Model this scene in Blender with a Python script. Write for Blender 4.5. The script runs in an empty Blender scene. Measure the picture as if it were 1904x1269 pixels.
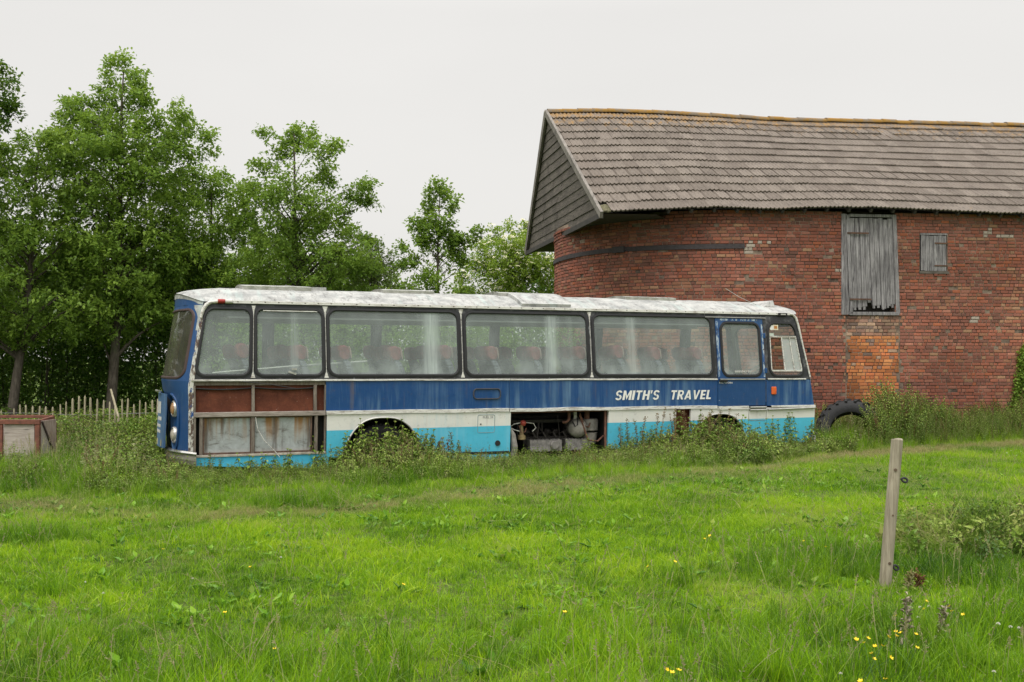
import bpy, math, random
import numpy as np
from mathutils import Vector, noise as mnoise

random.seed(7)
rng = np.random.default_rng(7)
SC = bpy.context.scene
COL = SC.collection
R = math.radians

# ------------------------------------------------------------------ camera, sky, sun, exposure
F_PX, HOR, EYE = 1851.0, 670.0, 1.8
BK = 1.087        # barn distance
cam_d = bpy.data.cameras.new("camera")
cam = bpy.data.objects.new("camera", cam_d); COL.objects.link(cam)
cam.location = (0, 0, EYE); cam.rotation_euler = (R(90), 0, 0)
cam_d.sensor_width = 36.0; cam_d.lens = 36.0 * F_PX / 1904.0
cam_d.shift_y = (HOR - 634.5) / 1904.0
cam_d.clip_start = 0.05; cam_d.clip_end = 3000
SC.camera = cam

SUN_EL, SUN_AZ = R(58), R(205)          # azimuth measured clockwise from +Y
world = bpy.data.worlds.new("World"); SC.world = world; world.use_nodes = True
wn = world.node_tree; wn.nodes.clear()
w_out = wn.nodes.new("ShaderNodeOutputWorld")
sky = wn.nodes.new("ShaderNodeTexSky"); sky.sky_type = 'NISHITA'; sky.sun_disc = False
sky.sun_elevation = SUN_EL; sky.sun_rotation = SUN_AZ; sky.dust_density = 3.0
bg1 = wn.nodes.new("ShaderNodeBackground"); bg1.inputs[1].default_value = 0.05
wn.links.new(sky.outputs[0], bg1.inputs[0])
tc = wn.nodes.new("ShaderNodeTexCoord"); sx = wn.nodes.new("ShaderNodeSeparateXYZ")
wn.links.new(tc.outputs["Generated"], sx.inputs[0])
cr = wn.nodes.new("ShaderNodeValToRGB")   # overcast: an even white veil low down, brighter overhead
cr.color_ramp.elements[0].position = 0.0; cr.color_ramp.elements[0].color = (0.685, 0.672, 0.645, 1)
cr.color_ramp.elements[1].position = 1.0; cr.color_ramp.elements[1].color = (1.95, 1.93, 1.88, 1)
e = cr.color_ramp.elements.new(0.33); e.color = (0.705, 0.692, 0.67, 1)
e = cr.color_ramp.elements.new(0.62); e.color = (1.3, 1.285, 1.25, 1)
cn = wn.nodes.new("ShaderNodeTexNoise"); cn.inputs["Scale"].default_value = 1.6; cn.inputs["Detail"].default_value = 4
cmap = wn.nodes.new("ShaderNodeMapping"); cmap.inputs["Scale"].default_value = (1, 1, 3)
wn.links.new(tc.outputs["Generated"], cmap.inputs[0]); wn.links.new(cmap.outputs[0], cn.inputs["Vector"])
cmul = wn.nodes.new("ShaderNodeMapRange")
cmul.inputs["From Min"].default_value = 0.3; cmul.inputs["From Max"].default_value = 0.7
cmul.inputs["To Min"].default_value = 0.965; cmul.inputs["To Max"].default_value = 1.03
wn.links.new(cn.outputs[0], cmul.inputs[0])
wn.links.new(sx.outputs[2], cr.inputs[0])
vm = wn.nodes.new("ShaderNodeVectorMath"); vm.operation = 'SCALE'
wn.links.new(cr.outputs[0], vm.inputs[0]); wn.links.new(cmul.outputs[0], vm.inputs["Scale"])
bg2 = wn.nodes.new("ShaderNodeBackground"); bg2.inputs[1].default_value = 1.0
wn.links.new(vm.outputs[0], bg2.inputs[0])
wmix = wn.nodes.new("ShaderNodeMixShader"); wmix.inputs[0].default_value = 0.93
wn.links.new(bg1.outputs[0], wmix.inputs[1]); wn.links.new(bg2.outputs[0], wmix.inputs[2])
wn.links.new(wmix.outputs[0], w_out.inputs[0])

sun_d = bpy.data.lights.new("sun", 'SUN'); sun_d.energy = 1.5; sun_d.angle = R(25); sun_d.color = (1.0, 0.96, 0.9)
sun = bpy.data.objects.new("sun", sun_d); COL.objects.link(sun)
sdir = Vector((math.sin(SUN_AZ) * math.cos(SUN_EL), math.cos(SUN_AZ) * math.cos(SUN_EL), math.sin(SUN_EL)))
sun.rotation_euler = (-sdir).to_track_quat('-Z', 'Y').to_euler(); sun.location = sdir * 60

SC.view_settings.view_transform = 'Standard'; SC.view_settings.look = 'None'
SC.view_settings.gamma = 1.0; SC.view_settings.exposure = 0.32
SC.render.engine = 'CYCLES'
SC.cycles.use_denoising = True
SC.cycles.max_bounces = 10; SC.cycles.transparent_max_bounces = 24
SC.cycles.diffuse_bounces = 3; SC.cycles.transmission_bounces = 4; SC.cycles.glossy_bounces = 3
SC.cycles.caustics_reflective = False; SC.cycles.caustics_refractive = False

def at(px, py, d):
    """world point seen at photo pixel (px,py) at distance d"""
    return Vector(((px - 952) / F_PX * d, d, EYE - (py - HOR) / F_PX * d))
def px_of(x, y): return 952 + x / max(y, 0.1) * F_PX
def lerp(a, b, t): return a + (b - a) * t
def sstep(a, b, x):
    t = min(1, max(0, (x - a) / (b - a))); return t * t * (3 - 2 * t)
def interp(x, xs, ys): return float(np.interp(x, xs, ys))

# ------------------------------------------------------------------ object helpers
def tag(o, label=None, cat=None, group=None, kind=None):
    if label: o["label"] = label
    if cat: o["category"] = cat
    if group: o["group"] = group
    if kind: o["kind"] = kind
    return o
def empty(name, loc, rz=0.0):
    o = bpy.data.objects.new(name, None); COL.objects.link(o)
    o.location = loc; o.rotation_euler = (0, 0, rz); o.empty_display_size = 0.3
    return o
def copy_tree(o, parent=None):
    c = o.copy(); COL.objects.link(c); c.parent = parent
    for ch in list(o.children): copy_tree(ch, c)
    return c
def link_mesh(me, name, mats, parent=None, smooth=False, sharp=None, bevel=0.0):
    for m in (mats if isinstance(mats, (list, tuple)) else [mats]): me.materials.append(m)
    if smooth:
        me.polygons.foreach_set("use_smooth", np.ones(len(me.polygons), dtype=bool))
        if sharp: me.set_sharp_from_angle(angle=R(sharp))
    o = bpy.data.objects.new(name, me); COL.objects.link(o)
    if parent is not None: o.parent = parent
    if bevel:
        b = o.modifiers.new("bevel", 'BEVEL'); b.width = bevel; b.segments = 2; b.limit_method = 'ANGLE'; b.angle_limit = R(40)
    return o

class MB:
    """collects shapes and links them as one mesh object"""
    def __init__(s): s.v = []; s.f = []; s.mi = []; s.c = None; s.cur = 0
    def add(s, vs, fs):
        b = len(s.v); s.v.extend([tuple(p) for p in vs])
        for f in fs: s.f.append([b + i for i in f]); s.mi.append(s.cur)
    def box(s, x0, x1, y0, y1, z0, z1):
        s.add([(x0,y0,z0),(x1,y0,z0),(x1,y1,z0),(x0,y1,z0),(x0,y0,z1),(x1,y0,z1),(x1,y1,z1),(x0,y1,z1)],
              [(0,3,2,1),(4,5,6,7),(0,1,5,4),(1,2,6,5),(2,3,7,6),(3,0,4,7)])
    def hexa(s, p):  # 8 points: bottom ring 0-3, top ring 4-7
        s.add(p, [(0,3,2,1),(4,5,6,7),(0,1,5,4),(1,2,6,5),(2,3,7,6),(3,0,4,7)])
    def bar(s, a, b, w, h, up=(0,0,1)):
        a = Vector(a); b = Vector(b); d = (b - a).normalized(); up = Vector(up)
        sd = d.cross(up)
        if sd.length < 1e-4: sd = d.cross(Vector((1,0,0)))
        sd.normalize(); u2 = sd.cross(d).normalized()
        q = [(-1,-1),(1,-1),(1,1),(-1,1)]
        s.hexa([a + sd*w/2*i + u2*h/2*j for i, j in q] + [b + sd*w/2*i + u2*h/2*j for i, j in q])
    def tube(s, pts, r, n=8, cap=True):
        pts = [Vector(p) for p in pts]; k = len(pts)
        rr = r if isinstance(r, (list, tuple)) else [r] * k
        prev = None; vs = []
        for i, p in enumerate(pts):
            d = (pts[min(i+1, k-1)] - pts[max(i-1, 0)])
            d = d.normalized() if d.length > 1e-9 else Vector((0,0,1))
            if prev is None:
                a = d.cross(Vector((0,0,1)))
                if a.length < 0.05: a = d.cross(Vector((1,0,0)))
            else: a = prev - d * prev.dot(d)
            a.normalize(); prev = a; b = d.cross(a)
            for j in range(n):
                t = 2*math.pi*j/n
                vs.append(p + (a*math.cos(t) + b*math.sin(t)) * rr[i])
        fs = [(i*n+j, i*n+(j+1)%n, (i+1)*n+(j+1)%n, (i+1)*n+j) for i in range(k-1) for j in range(n)]
        if cap: fs += [tuple(range(n-1,-1,-1)), tuple((k-1)*n+j for j in range(n))]
        s.add(vs, fs)
    def loop(s, pts, r, n=6):
        """closed tube"""
        pts = [Vector(p) for p in pts]; k = len(pts); vs = []; prev = None
        for i, p in enumerate(pts):
            d = (pts[(i+1) % k] - pts[i-1]).normalized()
            if prev is None:
                a = d.cross(Vector((0,1,0)))
                if a.length < 0.05: a = d.cross(Vector((1,0,0)))
            else: a = prev - d * prev.dot(d)
            a.normalize(); prev = a; b = d.cross(a)
            for j in range(n):
                t = 2*math.pi*j/n; vs.append(p + (a*math.cos(t) + b*math.sin(t))*r)
        s.add(vs, [(i*n+j, i*n+(j+1)%n, ((i+1)%k)*n+(j+1)%n, ((i+1)%k)*n+j) for i in range(k) for j in range(n)])
    def lathe(s, prof, o, ax, n=24):
        """prof: (distance along axis, radius)"""
        o = Vector(o); ax = Vector(ax).normalized(); a = ax.cross(Vector((0,0,1)))
        if a.length < 0.05: a = ax.cross(Vector((1,0,0)))
        a.normalize(); b = ax.cross(a); vs = []
        for h, r in prof:
            for j in range(n):
                t = 2*math.pi*j/n; vs.append(o + ax*h + (a*math.cos(t) + b*math.sin(t))*max(r, 1e-4))
        k = len(prof)
        fs = [(i*n+j, i*n+(j+1)%n, (i+1)*n+(j+1)%n, (i+1)*n+j) for i in range(k-1) for j in range(n)]
        fs += [tuple(range(n-1,-1,-1)), tuple((k-1)*n+j for j in range(n))]
        s.add(vs, fs)
    def grid(s, fn, us, vs_):
        nu, nv = len(us), len(vs_)
        s.add([fn(u, v) for u in us for v in vs_],
              [(i*nv+j, (i+1)*nv+j, (i+1)*nv+j+1, i*nv+j+1) for i in range(nu-1) for j in range(nv-1)])
    def strip(s, la, lb, closed=True):
        n = len(la)
        s.add(list(la) + list(lb), [(i, (i+1) % n, n+(i+1) % n, n+i) for i in range(n if closed else n-1)])
    def build(s, name, mats, parent=None, smooth=False, sharp=35, bevel=0.0):
        me = bpy.data.meshes.new(name); me.from_pydata(s.v, [], s.f); me.update()
        o = link_mesh(me, name, mats, parent, smooth, sharp, bevel)
        if any(s.mi): me.polygons.foreach_set("material_index", np.array(s.mi, dtype=np.int32))
        if s.c is not None:
            at_ = me.color_attributes.new("col", 'FLOAT_COLOR', 'POINT')
            at_.data.foreach_set("color", np.array(s.c, dtype=np.float32).ravel())
        return o

# ------------------------------------------------------------------ material helpers
class NT:
    def __init__(s, name):
        s.m = bpy.data.materials.new(name); s.m.use_nodes = True
        s.t = s.m.node_tree; s.t.nodes.clear()
        s.out = s.t.nodes.new("ShaderNodeOutputMaterial")
    def n(s, typ, **kw):
        nd = s.t.nodes.new("ShaderNode" + typ)
        for k, v in kw.items():
            if k.startswith("p_"): setattr(nd, k[2:], v)
        return nd
    def set(s, sock, v):
        if v is None: return
        if isinstance(v, bpy.types.NodeSocket): s.t.links.new(v, sock)
        elif isinstance(v, (tuple, list)) and sock.type == 'RGBA' and len(v) == 3: sock.default_value = (*v, 1)
        else: sock.default_value = v
    def coord(s, kind="Object"): return s.n("TexCoord").outputs[kind]
    def wpos(s): return s.n("NewGeometry").outputs["Position"]
    def map(s, vec, scale=(1,1,1), loc=(0,0,0), rot=(0,0,0)):
        m = s.n("Mapping"); s.set(m.inputs[0], vec); m.inputs["Scale"].default_value = scale
        m.inputs["Location"].default_value = loc; m.inputs["Rotation"].default_value = rot; return m.outputs[0]
    def noise(s, vec, scale, detail=4, rough=0.55, dist=0.0):
        q = s.n("TexNoise"); s.set(q.inputs["Vector"], vec); q.inputs["Scale"].default_value = scale
        q.inputs["Detail"].default_value = detail; q.inputs["Roughness"].default_value = rough
        q.inputs["Distortion"].default_value = dist; return q.outputs[0]
    def voro(s, vec, scale, out="Distance"):
        q = s.n("TexVoronoi"); s.set(q.inputs["Vector"], vec); q.inputs["Scale"].default_value = scale; return q.outputs[out]
    def rng(s, v, a, b, c=0.0, d=1.0, smooth=False):
        q = s.n("MapRange"); s.set(q.inputs[0], v)
        if smooth: q.interpolation_type = 'SMOOTHSTEP'
        for i, x in zip((1,2,3,4), (a,b,c,d)): q.inputs[i].default_value = x
        return q.outputs[0]
    def math(s, op, a, b=None):
        q = s.n("Math"); q.operation = op; s.set(q.inputs[0], a)
        if b is not None: s.set(q.inputs[1], b)
        return q.outputs[0]
    def mix(s, f, a, b, blend='MIX'):
        q = s.n("Mix"); q.data_type = 'RGBA'; q.blend_type = blend
        s.set(q.inputs[0], f); s.set(q.inputs[6], a); s.set(q.inputs[7], b); return q.outputs[2]
    def ramp(s, v, stops):
        q = s.n("ValToRGB"); s.set(q.inputs[0], v); el = q.color_ramp.elements
        el[0].position = stops[0][0]; el[0].color = (*stops[0][1], 1)
        el[1].position = stops[-1][0]; el[1].color = (*stops[-1][1], 1)
        for p, c in stops[1:-1]: x = el.new(p); x.color = (*c, 1)
        return q.outputs[0]
    def attr(s, name, typ='GEOMETRY', out="Fac"):
        q = s.n("Attribute"); q.attribute_type = typ; q.attribute_name = name; return q.outputs[out]
    def sep(s, v):
        q = s.n("SeparateXYZ"); s.set(q.inputs[0], v); return q.outputs
    def bump(s, h, strength=0.4, dist=0.01):
        q = s.n("Bump"); s.set(q.inputs["Height"], h); q.inputs["Strength"].default_value = strength
        q.inputs["Distance"].default_value = dist; return q.outputs[0]
    def bsdf(s, col=None, rough=0.6, metal=0.0, normal=None, spec=None, coat=None):
        b = s.n("BsdfPrincipled"); s.set(b.inputs["Base Color"], col); s.set(b.inputs["Roughness"], rough)
        s.set(b.inputs["Metallic"], metal)
        if normal is not None: s.set(b.inputs["Normal"], normal)
        if spec is not None: s.set(b.inputs["Specular IOR Level"], spec)
        if coat is not None: s.set(b.inputs["Coat Weight"], coat)
        return b.outputs[0]
    def done(s, sh): s.t.links.new(sh, s.out.inputs[0]); return s.m

def m_simple(name, col, rough=0.6, metal=0.0, var=0.25, scale=6.0, bump=0.0, spec=None):
    t = NT(name); p = t.coord()
    f = t.noise(p, scale, 5, 0.6)
    c = t.mix(t.rng(f, 0.3, 0.7), tuple(x*(1-var) for x in col), tuple(min(1, x*(1+var)) for x in col))
    nrm = t.bump(t.noise(p, scale*6, 4), bump, 0.01) if bump else None
    return t.done(t.bsdf(c, t.rng(f, 0.3, 0.7, max(0.05, rough-0.1), min(1, rough+0.1)), metal, nrm, spec))

def m_foliage(name, dark, mid, light, trans=0.35, gloss=0.25, scale=0.8):
    """leaf: colour differs from leaf to leaf (vertex attribute rnd) and from clump to clump"""
    t = NT(name)
    f = t.math('ADD', t.math('MULTIPLY', t.attr("rnd"), 0.55), t.rng(t.noise(t.wpos(), scale, 3), 0.3, 0.7, 0.0, 0.45))
    c = t.ramp(f, [(0.05, dark), (0.5, mid), (0.95, light)])
    d = t.n("BsdfDiffuse"); t.set(d.inputs[0], c)
    tr = t.n("BsdfTranslucent"); t.set(tr.inputs[0], t.mix(0.35, c, (0.32, 0.42, 0.03), 'MIX'))
    m1 = t.n("MixShader"); m1.inputs[0].default_value = trans
    t.t.links.new(d.outputs[0], m1.inputs[1]); t.t.links.new(tr.outputs[0], m1.inputs[2])
    g = t.n("BsdfGlossy"); g.inputs["Roughness"].default_value = 0.45; t.set(g.inputs[0], (0.8, 0.85, 0.8))
    fr = t.n("Fresnel"); fr.inputs[0].default_value = 1.4
    m2 = t.n("MixShader"); t.set(m2.inputs[0], t.math('MULTIPLY', fr.outputs[0], gloss))
    t.t.links.new(m1.outputs[0], m2.inputs[1]); t.t.links.new(g.outputs[0], m2.inputs[2])
    return t.done(m2.outputs[0])

def m_blade(name, stops, dry=(0.42, 0.36, 0.17), trans=0.45):
    """grass/weed instanced on points: tint and dryness are attributes of each clump"""
    t = NT(name)
    v = t.math('ADD', t.attr("tint", 'INSTANCER'), t.math('MULTIPLY', t.math('SUBTRACT', t.attr("rnd"), 0.5), 0.5))
    c = t.ramp(v, stops)
    dr = t.math('ADD', t.attr("dry", 'INSTANCER'), t.math('MULTIPLY', t.math('SUBTRACT', t.attr("rnd"), 0.5), 0.5))
    c = t.mix(t.rng(dr, 0.25, 0.95), c, dry)
    own = t.attr("own")
    c = t.mix(own, c, t.attr("col", 'GEOMETRY', "Color"))
    d = t.n("BsdfDiffuse"); t.set(d.inputs[0], c)
    tr = t.n("BsdfTranslucent"); t.set(tr.inputs[0], c)
    m1 = t.n("MixShader"); m1.inputs[0].default_value = trans
    t.t.links.new(d.outputs[0], m1.inputs[1]); t.t.links.new(tr.outputs[0], m1.inputs[2])
    g = t.n("BsdfGlossy"); g.inputs["Roughness"].default_value = 0.5
    fr = t.n("Fresnel"); fr.inputs[0].default_value = 1.35
    m2 = t.n("MixShader"); t.set(m2.inputs[0], t.math('MULTIPLY', fr.outputs[0], 0.05))
    t.t.links.new(m1.outputs[0], m2.inputs[1]); t.t.links.new(g.outputs[0], m2.inputs[2])
    return t.done(m2.outputs[0])
# ------------------------------------------------------------------ ground
def ground_z(x, y):
    r = math.hypot(x, y - 12)
    w = 1.0 if r < 40 else max(0.0, 1 - (r - 40) / 60)
    return w * (0.05 * mnoise.noise(Vector((x*0.35, y*0.35, 0))) + 0.03 * mnoise.noise(Vector((x*1.1, y*1.1, 3))))
def make_ground():
    def axis(lo, hi, f0, f1, fine):
        a = list(np.arange(f0, f1 + 1e-6, fine)); x = f1; st = fine
        while x < hi: st *= 1.35; x += st; a.append(min(x, hi))
        x = f0; st = fine
        while x > lo: st *= 1.35; x -= st; a.insert(0, max(x, lo))
        return a
    m = MB(); xs = axis(-900, 900, -14, 16, 0.25); ys = axis(-300, 1800, 2, 30, 0.25)
    m.grid(lambda x, y: (x, y, ground_z(x, y)), xs, ys)
    t = NT("soil_and_turf"); p = t.wpos()
    f = t.noise(p, 0.6, 6, 0.6)
    c = t.ramp(f, [(0.3, (0.05, 0.085, 0.015)), (0.55, (0.075, 0.125, 0.02)), (0.75, (0.10, 0.12, 0.035))])
    c = t.mix(t.rng(t.noise(p, 9, 8, 0.8), 0.48, 0.62), c, (0.12, 0.24, 0.02)); c = t.mix(t.rng(t.noise(p, 32, 6, 0.8), 0.50, 0.60), c, (0.06, 0.05, 0.025)); c = t.mix(t.rng(t.noise(p, 60, 4, 0.8), 0.56, 0.64), c, (0.26, 0.25, 0.10))
    o = m.build("ground", t.done(t.bsdf(c, 0.95, 0, t.bump(t.noise(p, 30, 4), 0.6, 0.03), 0.1)), smooth=True, sharp=None)
    tag(o, kind="structure")
make_ground()

# ------------------------------------------------------------------ barn
BU = Vector((0.9925, 0.122, 0)); BV = Vector((-0.122, 0.9925, 0)); BR = 3.65*BK; T0 = 3.35*BK
PW = Vector((1.859, 21.2, 0))*BK; BC = PW + BU*T0 + BV*BR
def wall_pt(p, n=0.0):
    """p: distance along the outside wall face from where the round end starts; n: outwards"""
    if p >= 0: return BC - BV*(BR + n) + BU*p
    th = min(-p/BR, math.pi)
    q = BC - (BV*math.cos(th) + BU*math.sin(th))*(BR + n)
    if -p > math.pi*BR: q = q + BU*(-p - math.pi*BR)
    return q
def wpx(px, py):
    k = (px - 952)/F_PX; t = (k*PW.y - PW.x)/(BU.x - k*BU.y); d = PW.y + BU.y*t
    return t - T0, EYE - (py - HOR)/F_PX*d
def W3(p, z, n=0.0):
    q = wall_pt(p, n); return Vector((q.x, q.y, z))

EAVE_T = ([0, 1.2, 2.5, 3.6, 5.0, 6.0, 9.5, 17], [4.92, 5.0, 5.06, 5.04, 5.11, 5.12, 5.05, 5.0])
RT_ = lambda q: ([t*BK for t in q[0]], [EYE + (z - EYE)*BK for z in q[1]])
RIDGE_T = ([0, 1.2, 2.6, 4.2, 5.7, 9, 12.8, 17], [7.98, 8.02, 8.04, 8.01, 7.95, 7.97, 7.99, 7.97])
EAVE_T, RIDGE_T = RT_(EAVE_T), RT_(RIDGE_T)
E0 = Vector((1.883, 21.0, 0))*BK; A0 = Vector((0.873, 24.85, 0))*BK; F0 = Vector((0.434, 28.65, 0))*BK; BLEN = 18.0
def eave(t): q = E0 + BU*t; return Vector((q.x, q.y, interp(t, *EAVE_T)))
def ridge(t): q = A0 + BU*t; return Vector((q.x, q.y, interp(t, *RIDGE_T)))
def eave_b(t): q = F0 + BU*t; return Vector((q.x, q.y, EYE + 3.15*BK))

def m_brick():
    t = NT("old_brick"); p = t.coord()
    c = t.attr("col", 'GEOMETRY', "Color")
    f = t.noise(p, 22, 6, 0.7)
    c = t.mix(t.rng(f, 0.35, 0.75, 0, 0.55), c, t.mix(1.0, c, (0.45, 0.42, 0.42), 'MULTIPLY'))
    c = t.mix(t.rng(t.noise(p, 60, 4, 0.7), 0.6, 0.8, 0, 0.4), c, (0.34, 0.27, 0.2))
    return t.done(t.bsdf(c, 0.9, 0, t.bump(t.noise(p, 70, 5, 0.7), 0.5, 0.008), 0.2))
def m_mortar():
    t = NT("lime_mortar"); p = t.coord()
    c = t.mix(t.rng(t.noise(p, 1.1, 7, 0.75), 0.42, 0.66), (0.08, 0.058, 0.048), (0.36, 0.28, 0.215))  # dark end of the mix paints shade into the joints, pale end is lime
    return t.done(t.bsdf(c, 0.95, 0, t.bump(t.noise(p, 50, 4), 0.5, 0.01), 0.1))
def m_wood(name, c0, c1, grain=(2, 2, 22), knots=True):
    """weathered boards; grain runs along the axis with the small scale number"""
    t = NT(name); p = t.coord()
    g = t.noise(t.map(p, grain), 3.0, 6, 0.75, 0.4)
    c = t.mix(t.rng(g, 0.36, 0.62), c0, c1)
    big = t.noise(p, 1.7, 4)
    c = t.mix(t.rng(big, 0.4, 0.75, 0, 0.5), c, tuple(x*0.55 for x in c0))
    if knots:
        k = t.voro(t.map(p, tuple(max(0.6, x*0.25) for x in grain)), 3.2)
        c = t.mix(t.rng(k, 0.05, 0.16, 0.85, 0.0), c, tuple(x*0.3 for x in c0))
    return t.done(t.bsdf(c, 0.85, 0, t.bump(g, 0.5, 0.01), 0.2))

def barn():
    root = empty("barn", (BC.x, BC.y, 0))
    tag(root, "old red brick barn with a rounded end, tiled roof and boarded gable behind the coach", "barn")
    inv = Vector((-BC.x, -BC.y, 0))
    def part(mb, name, mats, parent=root, **kw):
        mb.v = [tuple(Vector(v) + inv) for v in mb.v]; return mb.build(name, mats, parent, **kw)
    brick, mortar = m_brick(), m_mortar()
    grey = m_wood("weathered_grey_boards", (0.075, 0.07, 0.075), (0.38, 0.365, 0.37), (16, 16, 0.7))
    greyh = m_wood("weathered_gable_boards", (0.075, 0.066, 0.058), (0.20, 0.175, 0.15), (1.2, 1.2, 16))
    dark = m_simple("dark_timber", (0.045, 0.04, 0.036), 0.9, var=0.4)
    rust = m_simple("rusted_iron_strap", (0.10, 0.05, 0.03), 0.8, var=0.5, scale=15)
    # openings (p0,p1,z0,z1)
    d0, dz1 = wpx(1566, 398); d1, _ = wpx(1663, 398); dz0 = wpx(1600, 582)[1]
    s0, sz1 = wpx(1710, 433); s1, sz0 = wpx(1761, 507)
    i0, iz1 = wpx(1573, 588); i1, _ = wpx(1672, 588); i_split = wpx(1600, 622)[1]
    holes = [(d0, d1, dz0, dz1 + 0.5), (s0, s1, sz0, sz1)]
    ZT = EYE + 3.26*BK; CH = 0.080
    # mortar core
    ps = list(np.linspace(-math.pi*BR, 0, 40)) + list(np.arange(0.35, 14.6, 0.35))
    core = MB(); zs = [-0.4] + list(np.arange(0.3, ZT + 0.01, 0.34)) + [ZT]
    grid_ps = sorted(set([round(x, 4) for x in ps if not any(abs(x-h) < 0.12 for q in holes for h in q[:2])] + [h for q in holes for h in q[:2]]))
    grid_zs = sorted(set([round(x, 4) for x in zs if not any(abs(x-h) < 0.12 for q in holes for h in q[2:])] + [min(ZT, h) for q in holes for h in q[2:]]))
    def top(p):
        t = p + T0; return min(ZT + 0.06 - 0.16*sstep(-1.2, -2.2, p), interp(t, *EAVE_T) + 0.05)
    for a, b in zip(grid_ps[:-1], grid_ps[1:]):
        for c, d in zip(grid_zs[:-1], grid_zs[1:]):
            m = ((a+b)/2, (c+d)/2)
            if any(q[0] < m[0] < q[1] and q[2] < m[1] < q[3] for q in holes): continue
            core.add([W3(a, c), W3(b, c), W3(b, d), W3(a, d)], [(0, 1, 2, 3)])
    for q in holes:   # reveals
        a, b, c, d = q[0], q[1], q[2], min(ZT, q[3])
        for (p, z), (p2, z2) in (((a, c), (a, d)), ((a, d), (b, d)), ((b, d), (b, c)), ((b, c), (a, c))):
            core.add([W3(p, z), W3(p2, z2), W3(p2, z2, -0.3), W3(p, z, -0.3)], [(0, 1, 2, 3)])
    # far long wall and right end, out of the picture, close the building
    Fp = wall_pt(-math.pi*BR); Rp = wall_pt(14.35); Fr = Fp + BU*14.35
    for a, b in ((Fp, Fr), (Fr, Rp)):
        core.add([(a.x, a.y, -0.4), (b.x, b.y, -0.4), (b.x, b.y, ZT), (a.x, a.y, ZT)], [(0, 1, 2, 3)])
    wall = part(core, "wall", mortar)
    # bricks, each one modelled
    bm = MB(); cols = []
    pal = [((0.275,0.10,0.066), 30), ((0.235,0.09,0.066), 26), ((0.185,0.088,0.072), 22), ((0.27,0.15,0.09), 15),
           ((0.34,0.235,0.14), 4), ((0.11,0.07,0.06), 9), ((0.36,0.115,0.055), 3), ((0.32,0.15,0.11), 9)]
    pcs = np.array([c for c, w in pal]); pw = np.array([w for c, w in pal], float)
    ori = np.array([(0.38,0.14,0.052), (0.41,0.175,0.07), (0.34,0.125,0.052), (0.37,0.12,0.05)])
    inf = np.array([(0.30,0.20,0.14), (0.22,0.13,0.10), (0.17,0.12,0.10), (0.30,0.16,0.11)])
    k = 0; z = -0.1
    while z < ZT - 0.02:
        p = -9.2 + rng.uniform(-0.1, 0.1); flip = k % 2
        while p < 14.3:
            L = 0.228 if rng.random() < (0.55 if flip else 0.42) else 0.113
            L *= rng.uniform(0.94, 1.04)
            a, b = p, p + L; p = b
            if z > top((a+b)/2) - 0.03: continue
            zc = z + CH/2; skip = False
            for q in holes:
                if q[2] - 0.02 < zc < q[3] + 0.02:
                    if a >= q[0] - 0.03 and b <= q[1] + 0.03: skip = True
                    elif a < q[0] < b: b = q[0] - 0.006
                    elif a < q[1] < b: a = q[1] + 0.006
            if zc < iz1:
                for e_ in (i0, i1):
                    if a < e_ < b:
                        if e_ - a > b - e_: b = e_ - 0.008
                        else: a = e_ + 0.008
            if skip or b - a < 0.03: continue
            pm = (a + b)/2
            inside = i0 - 0.02 < pm < i1 + 0.02 and zc < iz1
            pos = wall_pt(pm)
            n1 = mnoise.noise(Vector((pm*0.5, zc*0.6, 1.0))); n2 = mnoise.noise(Vector((pm*0.35, zc*0.5, 8.0)))
            wts = pw.copy()
            wts[2] *= math.exp(1.6*n1); wts[5] *= math.exp(2.0*n1 + 1.2*sstep(-1.5, -2.5, pm)*0); wts[3] *= math.exp(3*n2); wts[4] *= math.exp(3*n2)
            wts[6] *= math.exp(-2*n1)
            if pm > 4.4: wts[3] *= 0.7; wts[0] *= 1.2
            c = pcs[rng.choice(len(pal), p=wts/wts.sum())]
            if inside: c = (ori if zc < i_split and rng.random() < 0.9 - 0.5*max(0, n2) else inf)[rng.integers(4)]*(1 + 0.8*mnoise.noise(Vector((pm*2.2, zc*2.2, 17))))
            if not inside: c = lerp(c, np.array((0.30, 0.108, 0.068))*(1 + 0.5*n2), 0.36)
            c = c * rng.uniform(0.92, 1.28)*(1 + 0.42*n1)*(1 + 0.25*mnoise.noise(Vector((pm*0.2, zc*0.28, 30))))
            # pale lime-washed remains
            for (bp, bz, w, h, dens) in patches:
                if abs(pm - bp) < w and abs(zc - bz) < h and rng.random() < dens: c = np.array((0.42, 0.36, 0.30))*rng.uniform(0.85, 1.1)
            out = 0.010 + abs(rng.normal(0, 0.006)); j = 0.007
            if rng.random() < 0.02 and not inside: out = -0.02
            step = 0.0
            if zc > ZT - 0.34 and pm < -0.4: step = 0.03 if zc > ZT - 0.17 else 0.015
            out += step
            if inside: out -= 0.004
            z0 = z + 0.0065 + rng.normal(0, 0.0015); z1 = z + CH - 0.0065 + rng.normal(0, 0.0015)
            a += 0.008; b -= 0.008
            ch = 0.006
            bm.add([W3(a, z0, -0.03), W3(b, z0, -0.03), W3(b, z1, -0.03), W3(a, z1, -0.03),
                    W3(a, z0, out-ch), W3(b, z0, out-ch), W3(b, z1, out-ch), W3(a, z1, out-ch),
                    W3(a+ch, z0+ch, out), W3(b-ch, z0+ch, out), W3(b-ch, z1-ch, out), W3(a+ch, z1-ch, out)],
                   [(8,9,10,11), (4,5,9,8), (5,6,10,9), (6,7,11,10), (7,4,8,11), (0,1,5,4), (1,2,6,5), (2,3,7,6), (3,0,4,7)])
            cols += [(*c, 1)]*12
        z += CH; k += 1
    bm.c = cols
    brickwork = part(bm, "brickwork", brick, wall)
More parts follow.
